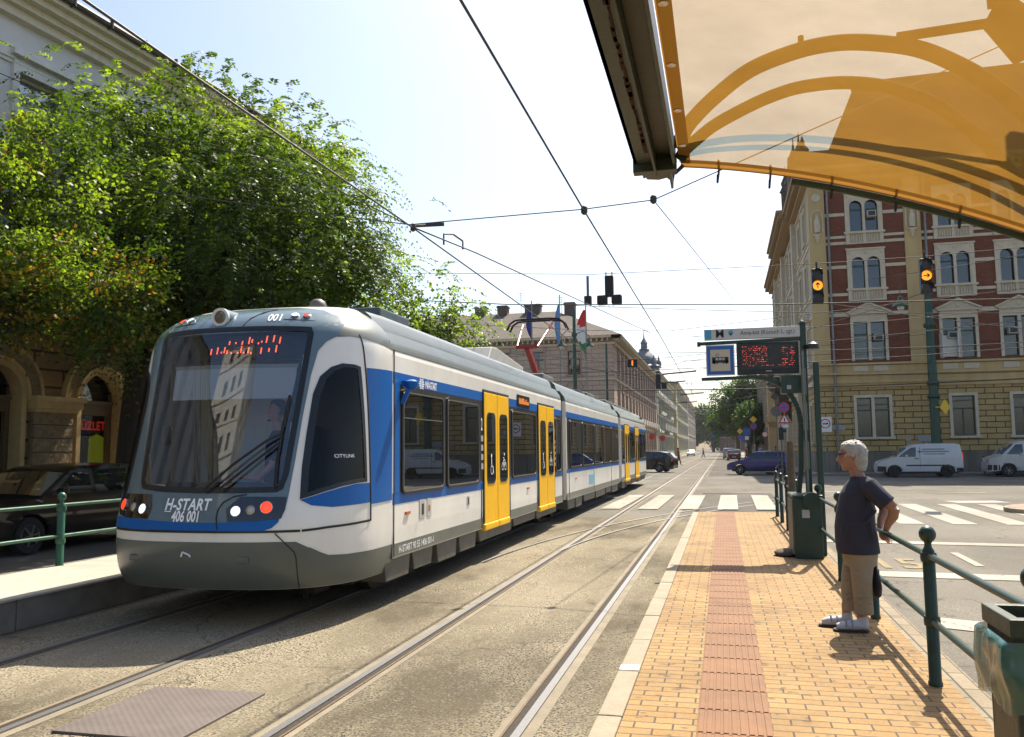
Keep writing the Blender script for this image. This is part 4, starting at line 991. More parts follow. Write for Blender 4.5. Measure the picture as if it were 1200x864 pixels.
# ---- generic plain blocks further off
def block(name, label, loc, w, d, h, wallm, faces, rows, step, ww, wh, fm=WFR_W, sur=STN, roofm=None, rh=2., hip=True, ped='flat', trim=None, low=None, z_first=1.4, zs=None, cat='building', corn=.5, first=None):
    """faces: list of 'S' (facing -Y), 'E' (+X), 'W' (-X). loc = corner with lowest x and y"""
    b = thing(name, label, cat, loc)
    cfg = {'S': (0, (0,0), w), 'E': (R(90), (w,0), d), 'W': (R(-90), (0,d), d), 'N': (R(180), (w,d), w)}
    trim = trim or STN
    for fc in ('S','E','W','N'):
        ang, base, L_ = cfg[fc]
        spots = []; ops = []
        if fc in faces:
            n = int((L_-1.2)/step); off = (L_-(n-1)*step)/2
            zz = zs or [z_first + (h-1.5)/rows*r for r in range(rows)]
            for i in range(n):
                for z in zz:
                    u = off+i*step; ops.append((u-ww/2, u+ww/2, z, z+wh)); spots.append((u, z))
        m = MB(); wall(m, 0, L_, 0, h, ops, .22); m.build('wall', wallm, b, loc=(*base, 0), rz=ang, fixn=False)
        if fc in faces:
            m = MB(); m.box(-.02, L_+.02, -.12, .1, 0, .7)
            for z in (zz[1:] if len(zz) > 1 else []): m.box(-.05, L_+.05, -.10, .1, z-.55, z-.4)
            m.box(-.2, L_+.2, -.25, .1, h-.7, h-.5); m.box(-corn, L_+corn, -corn, .1, h-.12, h+.1)
            k = 0.
            while k < L_: m.box(k, k+.12, -corn*.7, -.02, h-.42, h-.12); k += .5
            m.build('moulding', trim, b, loc=(*base, 0), rz=ang)
            far = len(spots) > 100
            if spots:
                p = win_proto(ww, wh, fm, 'cross', sur, .13, ped=ped)
                place(p, b, spots[:100], ang, base)
                if far:
                    m = MB()
                    for u, z in spots[100:]: m.box(u-ww/2, u+ww/2, .12, .16, z, z+wh)
                    tag(m.build('far_window', W_GLASS, b, loc=(*base, 0), rz=ang), kind='stuff')
    rm = roofm or SLATE; e = corn+.05
    m = MB()
    if hip:
        r = min(w, d)/2+e
        m.add([(-e,-e,h+.1),(w+e,-e,h+.1),(w+e,d+e,h+.1),(-e,d+e,h+.1)] + ([(r-e,w/2,h+rh),(w/2,r-e,h+rh)] if 0 else []), [(3,2,1,0)])
        if w >= d: rid = [(r-e, d/2, h+rh), (w-r+e, d/2, h+rh)]; m.add([(-e,-e,h+.1),(w+e,-e,h+.1),(w+e,d+e,h+.1),(-e,d+e,h+.1)]+rid, [(0,1,5,4),(1,2,5),(2,3,4,5),(3,0,4)])
        else: rid = [(w/2, r-e, h+rh), (w/2, d-r+e, h+rh)]; m.add([(-e,-e,h+.1),(w+e,-e,h+.1),(w+e,d+e,h+.1),(-e,d+e,h+.1)]+rid, [(0,1,4),(1,2,5,4),(2,3,5),(3,0,4,5)])
    else: m.box(-e, w+e, -e, d+e, h+.1, h+.3)
    m.build('roof', rm, b)
    MB().box(.45, w-.45, .45, d-.45, .05, h).build('core', mat('dark_core', (.03,.03,.03), .9), b)
    return b
PINK = brickmat('pink_plaster', (.66,.51,.40), (.71,.55,.44), (.32,.23,.18), 1.3, .42, .02, var=.12, bump=.8, bdist=.04)
TILE = brickmat('mottled_tiles', (.15,.135,.11), (.27,.15,.11), (.07,.06,.05), .32, .22, .03, .9, 'xy', .6, var=.25, bias=-.35, vscale=1.5)
pk = block('apartment_block', 'long pink plaster block with grey tiled roof and chimneys behind the tram', (-37.5,78,0), 28, 52, 12.0, PINK, 'SE', 3, 3.45, 1.15, 2.2, WFR_B, mat('pink_trim', (.46,.36,.29), .85, var=.1), TILE, 5.2, zs=[1.2,5.0,8.6], ped='bow', corn=.8)
for o_ in kids(pk):
    if o_.name.startswith('roof'): bpy.data.objects.remove(o_)
e = .85; w_, d_, h_ = 28, 52, 12.1
V = [(-e,-e,h_),(w_+e,-e,h_),(w_+e,d_+e,h_),(15,d_+e,h_),(15,13,h_),(-e,13,h_),(2,6.5,15.7),(21.5,6.5,15.7),(21.5,45.5,15.7)]
MB().add(V, [(0,1,7,6),(1,2,8,7),(2,3,8),(3,4,7,8),(4,5,6,7),(5,0,6)]).build('roof', TILE, pk)
m = MB()
for x in (9.8, 13.0, 15.4, 18.3, 22.4): w_ = 1.6 if x == 18.3 else 1.05; MB().box(x, x+w_, 6, 7, 14.6, 16.5).box(x-.08, x+w_+.08, 5.92, 7.08, 16.3, 16.42).build('chimney', mat('chimney_brick', (.16,.12,.10), .9, var=.3), pk)
m = MB()
for x, y, h in ((9,6,20.5),(17,6,20.5),(21,8,20.2)): 
    m.tube([(x,y+4,14),(x,y+4,h-2)], .03, 5)
    for k in range(4): m.bar((x-.5,y+4,h-2.1-.25*k), (x+.5,y+4,h-2.1-.25*k), .025)
    m.build('antenna', DARK, pk); m = MB()
# balconies of ledges on the street side
m = MB(); 
for k in range(15): m.box(2+k*3.3, 3.9+k*3.3, -.5, 0, 4.55, 4.72).box(2+k*3.3, 3.9+k*3.3, -.5, -.44, 4.72, 5.2)
m.build('ledge', mat('ledge_white', (.5,.46,.4), .8), pk, loc=(28,0,0), rz=R(90))
gb = block('green_palace', 'pale green palace with a domed corner tower beyond the pink block', (-33.5,132,0), 24, 42, 13.4, mat('green_plaster', (.48,.54,.44), .85, var=.12, streak=True), 'SE', 4, 3.6, 1.2, 2.2, WFR_B, mat('pale_stone', (.5,.5,.44), .85), SLATE, 3.5, ped='tri')
m = MB(); m.lathe([(2.3,12),(2.3,14.2),(2.6,14.3),(2.6,14.5),(2.1,14.8),(2.0,15.4),(1.6,16.1),(1.0,16.7),(.8,17.0),(.85,17.2),(.55,17.3),(.5,18.1),(.6,18.2),(.35,18.6),(.12,19),(.02,20.2)], (22.0,2.2,0), 16)
for k in range(8):
    a = math.pi/4*k; m.lathe([(.4,14.3),(.45,15.0),(.2,15.4),(.02,16.2)], (22.0+2.2*math.cos(a), 2.2+2.2*math.sin(a), 0), 6)
m.build('corner_tower', mat('zinc_dome', (.20,.22,.24), .5, .3, var=.25, scale=1.5), gb, smooth=True)
m = MB()
for k in range(9): m.box(3+k*4.2, 5.2+k*4.2, -1.0, 0, 4.6, 4.8).box(3+k*4.2, 5.2+k*4.2, -1.0, -.93, 4.8, 5.6).box(3+k*4.2,5.2+k*4.2,-.9,0,9,9.2).box(3+k*4.2,5.2+k*4.2,-.9,-.84,9.2,10)
m.build('balcony', mat('pale_stone', (.5,.5,.44), .85), gb, loc=(24,0,0), rz=R(90))
block('yellow_house', 'pale yellow four storey house down the street past the green palace', (-30.9,176,0), 22, 60, 15, mat('pale_yellow_plaster', (.62,.57,.34), .85, var=.12, streak=True), 'SE', 4, 4.2, 1.3, 2.2, WFR_B, mat('pale_stone', (.5,.5,.44), .85), SLATE, 3, ped='flat')
block('brown_house', 'grey brown house with a red tiled roof at the far end of the left row', (-28,250,0), 18.5, 70, 15.5, mat('brown_plaster', (.22,.19,.16), .85, var=.15), 'SE', 3, 5.5, 1.5, 2.4, WFR_B, None, mat('red_tiles', (.36,.15,.10), .85, var=.15, scale=.6), 7, ped=None)
yb = block('yellow_shop_building', 'warm yellow plaster building with cream pilasters past the side street', (5.7,112,0), 30, 40, 11.5, mat('warm_yellow_plaster', (.66,.48,.23), .85, var=.08, streak=True), 'W', 2, 3.6, 1.2, 2.6, WFR_W, mat('cream_trim', (.5,.45,.34), .85), SLATE, 3, zs=[1.2,6.2])
MB().box(-.15, 30, -.25, .1, 4.6, 4.9).box(0,30,-.12,.1,4.2,4.6).build('string_course', CORN, yb)
m = MB()
for k in range(11): MB().box(-40+.2+k*3.6, -40+.9+k*3.6, -.2, .1, 4.9, 10.8).build('pilaster', mat('cream_trim', (.5,.45,.34), .85), yb, rz=R(-90))
MB().prism([(0,3.0),(0,3.5),(-1.2,3.1),(-1.2,2.8)], -8, -3, 'x').build('awning', mat('green_awning', (.02,.16,.06), .7), yb, rz=R(-90))
MB().box(3.5,4.5,-.03,0,3.3,3.6).build('wall_plaque', mat('plaque', (.45,.46,.48), .5), yb)
block('brown_brick_house', 'narrow brown brick house rising behind the street trees', (-1.2,330,0), 16, 20, 20, mat('brown_brick', (.20,.12,.085), .9, var=.15), 'SW', 4, 3.5, 1.2, 2.0, WFR_W, None, SLATE, 3, ped=None)

# ---- left street building with arches, turned a little towards the street
LA = R(90-5.5)
LB = thing('arcade_building', 'tall grey and ochre building with arched shop fronts beside the left trees', 'building', (-16.75, -3.2, 0), LA)
# local frame: +x along street (towards +Y), -y outwards (towards the street)
GRY = mat('grey_plaster', (.80,.80,.80), .85, var=.08, scale=1.5, streak=True)
OC2 = brickmat('ochre_blocks', (.46,.31,.14), (.52,.35,.17), (.12,.075,.035), 1.6, .40, .03, .9, var=.22, bump=1., bdist=.06, vscale=1.6)
RGH = mat('rough_stone', (.33,.24,.14), .95, var=.35, scale=7, bump=1.2, bscale=14)
CRM = mat('cream_moulding', (.72,.52,.24), .7, var=.12)
CWH = mat('cornice_grey', (.80,.80,.77), .8, var=.1, streak=True)
L0, L1 = -34., 32.
archs = [round(21.1+2.9*k, 2) for k in range(-18, 4)]
AW, ZS = .75, 2.97      # half width, springing height
m = MB(); wall(m, L0, L1, 0, 4.6, [(a-AW, a+AW, .12, ZS+AW+.02) for a in archs], .6)
for a in archs: arch_fill(m, a-AW, a+AW, ZS, ZS+AW+.02, a, AW-.02, ZS, 0, .6)
m.build('ground_floor_wall', OC2, LB, fixn=False)
wops = [(a-.62, a+.62, zb, zb+2.2) for a in archs for zb in (5.0, 7.95)]
wops = [(a+.85, b+.85, c, d) for a, b, c, d in wops]
m = MB(); wall(m, L0, L1, 4.6, 11.95, wops, .25); m.build('upper_wall', GRY, LB, fixn=False)
m = MB(); m.box(L0, L1, -.25, .1, 4.4, 4.6).box(L0, L1, -.12, .1, 4.6, 4.8); m.build('string_course', CRM, LB)
m = MB(); m.box(L0,L1,-.06,.1,10.3,10.38).box(L0,L1,-.10,.1,10.38,10.62).box(L0,L1,-.14,.1,10.62,10.68)
m.build('stone_band', CWH, LB)
m = MB(); m.box(L0,L1,-.2,.1,11.3,11.5).box(L0,L1,-.35,.1,11.5,11.65).box(L0,L1,-.55,.1,11.65,11.8).box(L0,L1,-.72,.1,11.8,11.95); m.build('cornice', mat('cornice_cream', (.80,.74,.58), .8, var=.1, streak=True), LB)
m = MB(); m.tube([(L0,-.79,11.98),(L1,-.79,11.98)], .085, 8)
for k in range(60): m.box(L0+.3+k*1.1, L0+.34+k*1.1, -.89, -.69, 11.88, 12.09)
m.build('gutter', mat('gutter_metal', (.10,.09,.08), .6, .3), LB)
MB().prism([(-.7,11.95),(12,11.95),(6,15.0)], L0, L1, 'x').build('roof', TILE, LB)
MB().box(L0+.3,L1-.3,.9,12,.1,11.9).build('core', mat('dark_core', (.03,.03,.03), .9), LB)
WB_ = win_proto(1.24, 2.2, WFR_W, 'cross', CWH, .16, ped='flat', pane=glassmat('shade_glass', (.5,.55,.6), .3, .2, .05, (.2,.24,.26))); place(WB_, LB, [(a+.85, zb) for a in archs for zb in (5.0, 7.95)])
# pilasters with capital and base, arch surrounds
pil = MB()
pil.box(-.53,.53,-.16,.05,.12,2.62)
PIL = pil.build('pilaster', RGH); 
cap = MB(); cap.box(-.58,.58,-.24,.0,2.62,2.70).box(-.64,.64,-.34,.0,2.70,2.86).box(-.68,.68,-.40,.0,2.86,2.97).box(-.60,.60,-.26,.0,1.22,1.42).box(-.57,.57,-.20,.0,.12,1.22); cap.build('capital', CRM, PIL)
jn = MB()
for z in (1.72, 2.03, 2.33): jn.box(-.532,.532,-.163,-.1,z,z+.02)
jn.build('joint', DARK, PIL)
place(PIL, LB, [(a+1.45, 0) for a in archs])
sur = MB(); n = 20
for k in range(n):
    a0, a1 = math.pi*k/n, math.pi*(k+1)/n
    for r0, r1, y0, y1, mi in ((.64,.76,-.10,.25,0), (.76,.82,-.17,.0,0), (.84,1.10,-.12,.0,1), (1.11,1.16,-.17,0,0)):
        V = [(r*math.cos(a), y, r*math.sin(a)) for y in (y0, y1) for r, a in ((r0,a0),(r1,a0),(r1,a1),(r0,a1))]
        sur.add(V, [(0,1,2,3),(4,7,6,5),(0,3,7,4),(1,5,6,2)], mi)
for s in (-1, 1): a, b = sorted((s*.64, s*.76)); sur.box(a, b, -.10, .25, -2.84, 0, 0)
SUR = sur.build('arch_surround', [CRM, RGH])
inn = MB(); inn.box(-.66,.66,.28,.36,-.35,-.08).box(-.66,.66,.2,.38,-.08,.0).box(-.66,-.55,.28,.38,-2.84,-.35).box(.55,.66,.28,.38,-2.84,-.35); inn.build('transom', mat('shop_frame', (.20,.13,.06), .6, var=.1), SUR)
gl = MB(); gl.add([(-.66,.40,-2.84),(.66,.40,-2.84),(.66,.40,.68),(-.66,.40,.68)], [(0,1,2,3)]); gl.build('shop_glass', glassmat('shop_glass', (.7,.7,.7), .6, .04, .02), SUR, fixn=False)
bk = MB(); bk.box(-.7,.7,.85,.9,-2.84,.75); bk.build('shop_back', mat('shop_dark', (.012,.01,.008), .9), SUR)
place(SUR, LB, [(a, ZS) for a in archs])
# ---------------------------------------------------------------- trees
import numpy as np
def leafmat(name, c1, c2, tr=.45, tcol=None):
    m = bpy.data.materials.new(name); nt, N, L = nodes(m); b = N['Principled BSDF']; out = N['Material Output']
    b.inputs['Roughness'].default_value = .45; b.inputs['Specular IOR Level'].default_value = .22
    ge = N.new('ShaderNodeNewGeometry'); rp = N.new('ShaderNodeMix'); rp.data_type = 'RGBA'; rp.inputs[6].default_value = (*c1, 1); rp.inputs[7].default_value = (*c2, 1)
    L.new(ge.outputs['Random Per Island'], rp.inputs[0]); L.new(rp.outputs[2], b.inputs['Base Color'])
    t = N.new('ShaderNodeBsdfTranslucent'); mx = N.new('ShaderNodeMixShader'); mx.inputs[0].default_value = tr
    sc = N.new('ShaderNodeVectorMath'); sc.operation = 'MULTIPLY'; sc.inputs[1].default_value = tcol or (1.7, 2.2, .7); L.new(rp.outputs[2], sc.inputs[0]); L.new(sc.outputs[0], t.inputs[0])
    L.new(b.outputs[0], mx.inputs[1]); L.new(t.outputs[0], mx.inputs[2]); L.new(mx.outputs[0], out.inputs[0])
    return m
BARK = mat('bark', (.06,.045,.035), .95, var=.35, scale=10, bump=1., bscale=18, streak=True)
def npmesh(name, V, F, mats, mi=None, parent=None):
    """V (n,3), F (m,4) quads"""
    me = bpy.data.meshes.new(name); me.vertices.add(len(V)); me.vertices.foreach_set('co', np.asarray(V, np.float32).ravel())
    m = len(F); k = F.shape[1]; me.loops.add(m*k); me.loops.foreach_set('vertex_index', F.astype(np.int32).ravel()); me.polygons.add(m)
    me.polygons.foreach_set('loop_start', np.arange(0, m*k, k, dtype=np.int32)); 
    for q in mats: me.materials.append(q)
    if mi is not None: me.polygons.foreach_set('material_index', mi.astype(np.int32))
    me.update(calc_edges=True); me.validate()
    return link(name, me, parent)
def leaf_quads(P, D, Nn, ln, wd):
    """rhombic leaves at P pointing along D with plane normal Nn"""
    D = D/np.linalg.norm(D, axis=1, keepdims=True); Sd = np.cross(D, Nn); Sd /= np.linalg.norm(Sd, axis=1, keepdims=True)+1e-9
    ln = ln[:, None]; wd = wd[:, None]
    V = np.stack([P, P+D*ln*.45+Sd*wd, P+D*ln, P+D*ln*.45-Sd*wd], 1).reshape(-1, 3)
    return V, np.arange(len(P)*4).reshape(-1, 4)
def in_blobs(rng, blobs, n, shell=.35):
    """points spread through ellipsoids, denser near their skin"""
    w = np.array([b[3]*b[4]*b[5] for b in blobs]); w = w/w.sum(); idx = rng.choice(len(blobs), n, p=w); B = np.array(blobs)[idx]
    d = rng.normal(size=(n, 3)); d /= np.linalg.norm(d, axis=1, keepdims=True); r = rng.random(n)**shell
    return B[:, :3] + d*r[:, None]*B[:, 3:6], d
def pinnate(rng, P, out, n_leaf=18, L0=.55, droop=.9, leaf=.085):
    """drooping compound leaves: arcs carrying leaflets on both sides"""
    n = len(P); D = out*np.array([1, 1, .55]) + rng.normal(size=(n, 3))*.45; D[:, 2] += .15; D /= np.linalg.norm(D, axis=1, keepdims=True)
    Ls = L0*(.7+.7*rng.random(n)); ps, ds, ns, sc = [], [], [], []
    for k in range(n_leaf):
        t = (k//2+1)/(n_leaf/2); s = 1 if k % 2 else -1
        pos = P + D*(Ls*t)[:, None]; pos[:, 2] -= Ls*droop*t*t*.75
        tan = D.copy(); tan[:, 2] -= 1.5*droop*t; tan /= np.linalg.norm(tan, axis=1, keepdims=True)
        sd = np.cross(tan, [0, 0, 1.]); sd /= np.linalg.norm(sd, axis=1, keepdims=True)+1e-9
        d = sd*s + tan*.55 + rng.normal(size=(n, 3))*.18; d[:, 2] -= .25
        ps.append(pos); ds.append(d); ns.append(np.cross(sd, tan) + rng.normal(size=(n, 3))*.45); sc.append(np.full(n, leaf*(1-.35*t))*(.8+.4*rng.random(n)))
    ps = np.concatenate(ps); ds = np.concatenate(ds); ns = np.concatenate(ns); sc = np.concatenate(sc)
    return leaf_quads(ps, ds, ns, sc*1.25, sc*.30)
def clumps(rng, P, out, per=30, rad=.35, leaf=.12):
    n = len(P); off = rng.normal(size=(n, per, 3))*rad*np.array([1, 1, .7]); Q = (P[:, None]+off).reshape(-1, 3)
    D = rng.normal(size=Q.shape) + np.repeat(out, per, 0)*.8; D[:, 2] -= .4
    Nn = rng.normal(size=Q.shape)*.6 + np.array([0, 0, 1.]); s = leaf*(.7+.6*rng.random(len(Q)))
    return leaf_quads(Q, D, Nn, s, s*.42)
def limb_tree(root, base, crown_pts, r0, fork, seed):
    rr = random.Random(seed); m = MB(); base = Vector(base); f = Vector(fork)
    mid = (base+f)/2 + Vector((rr.uniform(-.1,.1), rr.uniform(-.1,.1), 0))
    m.tube([base-Vector((0,0,.15)), base+Vector((0,0,.25)), mid, f], [r0*1.5, r0*1.08, r0*.9, r0*.75], 12)
    for p in crown_pts:
        p = Vector(p); a = f + (p-f)*.35 + Vector((rr.uniform(-.3,.3), rr.uniform(-.3,.3), .35)); b = f + (p-f)*.7 + Vector((rr.uniform(-.3,.3), rr.uniform(-.3,.3), .25))
        m.tube([f-Vector((0,0,.2)), a, b, p], [r0*.55, r0*.36, r0*.2, r0*.05], 7)
        for k in range(4):
            q = a.lerp(b, rr.random()); e = q + Vector((rr.uniform(-1,1), rr.uniform(-1,1), rr.uniform(-.2,.9)))*1.1
            m.tube([q, q.lerp(e, .5)+Vector((0,0,.12)), e], [r0*.16, r0*.1, .012], 5)
    m.build('trunk', BARK, root, smooth=True)
GL1 = leafmat('leaf_green', (.024,.046,.008), (.05,.08,.012), .45, (2.6,2.8,.7))
GL2 = leafmat('leaf_bright', (.075,.115,.016), (.14,.19,.028), .5, (2.6,2.7,.8))
YL = leafmat('leaf_yellow', (.23,.15,.02), (.32,.20,.03), .45, (1.3,1.2,.6))
DL = leafmat('leaf_dark', (.03,.06,.014), (.05,.09,.02), .35)
def bunches(rng, blobs, nb, per, rad):
    C_, d = in_blobs(rng, blobs, nb, .30)
    sc = rad*(.6+.8*rng.random(nb)); off = rng.normal(size=(nb, per, 3)); off *= (sc[:, None, None]*np.array([1, 1, .75]))
    P = (C_[:, None]+off).reshape(-1, 3); o = off/np.linalg.norm(off, axis=2, keepdims=True)
    return P, (o*.7+d[:, None]*.8).reshape(-1, 3)
# big drooping tree
rng = np.random.default_rng(11)
T1 = thing('tree', 'largest bushy green tree with drooping fern-like leaves behind the tram front', 'tree')
blobs = [(-11.3,17.6,6.9,3.0,3.2,2.9),(-9.6,17.2,6.3,2.2,2.4,2.3),(-8.95,17.6,6.9,1.2,1.5,1.4),(-13.2,16.5,7.6,2.3,2.6,2.6),(-10.7,19.0,8.6,2.2,2.4,1.8),(-12.6,17.4,9.3,2.0,2.0,1.7),(-14.3,18.2,9.2,1.6,2.0,1.5),(-9.1,17.2,4.9,1.6,2.0,1.3),(-12.6,15.6,4.9,2.2,2.0,1.4),(-9.6,17.2,4.2,1.8,1.4,.8),(-12.9,17.0,5.0,1.6,1.5,.8),(-8.5,18.2,5.9,1.0,1.2,1.1),(-9.4,18.9,7.9,1.4,1.5,1.3),(-11.0,17.4,4.6,2.4,2.2,1.2)]
P, d = bunches(rng, blobs, 230, 27, .38)
V1, F1 = pinnate(rng, P, d, 18, .58, 1.05, .105)
P2_, d2 = in_blobs(rng, [(b[0],b[1],b[2],b[3]*.7,b[4]*.7,b[5]*.7) for b in blobs], 700, .6)
V2, F2 = clumps(rng, P2_, d2, 26, .32, .11)
# long wisps that reach out of the outline
W_ = []
for (x, y, z), dr in (((-8.2,17.6,7.9),(1,.1,.5)),((-7.95,17.4,7.2),(1,-.2,.2)),((-7.8,17.8,6.3),(1,.1,.0)),((-9.0,18.0,8.9),(.7,0,.8)),((-10.2,18.2,9.8),(.5,0,1)),((-12.4,17.2,10.8),(.2,.2,1)),((-13.6,16.6,10.2),(-.3,0,1)),((-11.2,18,10.2),(.3,0,1)),((-8.0,17.8,5.2),(1,0,-.2)),((-8.4,17.2,8.4),(.8,-.2,.7))):
    for k in range(10):
        W_.append(((x+rng.normal()*.15, y+rng.normal()*.2, z+rng.normal()*.2), (dr[0]+rng.normal()*.25, dr[1]+rng.normal()*.3, dr[2]+rng.normal()*.25)))
V3, F3 = pinnate(rng, np.array([w[0] for w in W_]), np.array([w[1] for w in W_]), 30, 1.15, .85, .10)
V = np.concatenate([V1, V2, V3]); F = np.concatenate([F1, F2+len(V1), F3+len(V1)+len(V2)])
bt = np.repeat(rng.random(230) < .40, 27); mi = np.concatenate([np.tile(bt, 18), rng.random(len(F)-18*len(bt)) < .25]).astype(int)
npmesh('crown', V, F, [GL1, GL2], mi, T1)
limb_tree(T1, (-13.45,17.3,.1), [b[:3] for b in blobs], .33, (-13.3,17.3,3.9), 3)
# second tree further on, hanging over the tram roof
T2 = thing('tree', 'smaller green tree hanging over the tram roof right of the largest tree', 'tree')
bl = [(-9.3,24.6,6.2,1.3,1.5,1.2),(-8.6,24.8,5.2,1.6,1.5,1.2),(-10.6,25,4.8,1.8,1.8,1.2),(-7.8,25,5.9,.8,1.0,.7),(-8.9,24.2,4.2,1.6,1.5,1.0)]
P, d = bunches(rng, bl, 36, 20, .34); V1, F1 = pinnate(rng, P, d, 18, .66, 1.1, .135)
W_ = []
for (x, y, z), dr in (((-7.8,24.5,6.9),(1,0,.3)),((-7.5,24.6,6.4),(1,0,.1)),((-7.2,24.6,5.9),(1,.2,-.1)),((-7.3,24.4,5.2),(1,0,-.2)),((-8.8,24.5,7.3),(.6,0,.8))):
    for k in range(4): W_.append(((x+rng.normal()*.1, y+rng.normal()*.2, z+rng.normal()*.15), (dr[0], dr[1]+rng.normal()*.2, dr[2]+rng.normal()*.2)))
V3, F3 = pinnate(rng, np.array([w[0] for w in W_]), np.array([w[1] for w in W_]), 34, 1.35, .75, .13)
P2_, d2 = in_blobs(rng, [(b[0],b[1],b[2],b[3]*.8,b[4]*.8,b[5]*.8) for b in bl], 200, .6); V2, F2 = clumps(rng, P2_, d2, 24, .32, .12)
V = np.concatenate([V1, V2, V3]); F = np.concatenate([F1, F2+len(V1), F3+len(V1)+len(V2)])
npmesh('crown', V, F, [GL1, GL2], np.where(rng.random(len(F)) < .5, 1, 0), T2)
T2.location.x = -.6
limb_tree(T2, (-12.9,25.2,.1), [b[:3] for b in bl], .2, (-12.2,25.1,3.4), 5)
# broad-leaved tree at left with yellowing leaves
T3 = thing('tree', 'broad-leaved tree at the left edge with yellowing leaves', 'tree')
bl = [(-12.3,11.4,6.0,1.6,2.0,1.5),(-11.2,12.3,5.6,1.2,1.4,1.1),(-10.5,12.6,4.6,1.3,1.4,.9),(-12.2,11.2,4.2,2.0,1.8,.9),(-13.6,12.6,6.9,2.0,2,1.6),(-12.0,12.8,7.0,1.0,1.2,.8),(-10.6,13.0,4.2,.9,1.0,.5),(-12.4,13,4.6,1.6,1.6,.6)]
P, d = bunches(rng, bl, 120, 10, .22); V1, F1 = clumps(rng, P, d, 34, .15, .08)
bt3 = np.repeat(np.repeat(rng.random(120) < .38, 10), 34); yel = np.repeat(rng.random(len(P)) < np.clip((5.3-P[:, 2])*.16 + .10, .05, .45), 34) & (rng.random(len(F1)) < .75)
mi = np.where(yel, 2, np.where(bt3, 1, 0)); npmesh('crown', V1, F1, [GL1, GL2, YL], mi, T3)
limb_tree(T3, (-13.3,10.6,.1), [b[:3] for b in bl], .22, (-13.1,10.8,2.6), 8)
# trees down the street and the far park
def far_tree(label, x, y, h, r, seed, m=DL, leaf=.5, n=900, zc=.6):
    g = np.random.default_rng(seed); t = thing('tree', label, 'tree', (x, y, 0))
    bl = [(g.normal()*r*.35, g.normal()*r*.35, h*zc+g.normal()*h*.12, r*(.45+.25*g.random()), r*(.45+.25*g.random()), h*(.16+.10*g.random())) for k in range(9)]
    bl.append((0, 0, h*zc, r*.75, r*.75, h*.33))
    P, d = in_blobs(g, bl, n, .4); V, F = clumps(g, P, d, 22, leaf*1.1, leaf)
    npmesh('crown', V, F, [m, GL1], np.where(g.random(len(F)) < .3, 1, 0), t)
    mb = MB(); mb.tube([(0,0,0),(0,0,h*.3),(r*.1,0,h*.6)], [h*.03, h*.022, h*.008], 8)
    for b in bl[:6]: mb.tube([(0,0,h*.3), (b[0]*.6,b[1]*.6,b[2]*.8), b[:3]], [h*.014, h*.009, .03], 5)
    mb.build('trunk', BARK, t, smooth=True)
far_tree('tall loose street tree beside the warm yellow building', 4.1, 142, 14.5, 4.0, 1, leaf=.30, n=1200)
far_tree('lower round tree in front of the tall loose street tree', 4.6, 124, 8.5, 2.4, 2, leaf=.24, n=700)
far_tree('street tree closest to the narrow brown brick house', 3.2, 190, 15, 4.0, 3, leaf=.4, n=900)
for i, (x, y, h, r, l) in enumerate(((-22,415,19,10,'leftmost park tree closing the end of the street'),(-4,385,23,10,'park tree in the middle of the street end'),(14,400,20,10,'rightmost park tree behind the street trees'),(-13,405,21,9,'dark park tree just left of the middle of the street end'),(5,420,22,9,'dark park tree between two taller park trees'))):
    far_tree(l, x, y, h, r, 20+i, leaf=.8, n=1000, zc=.52)
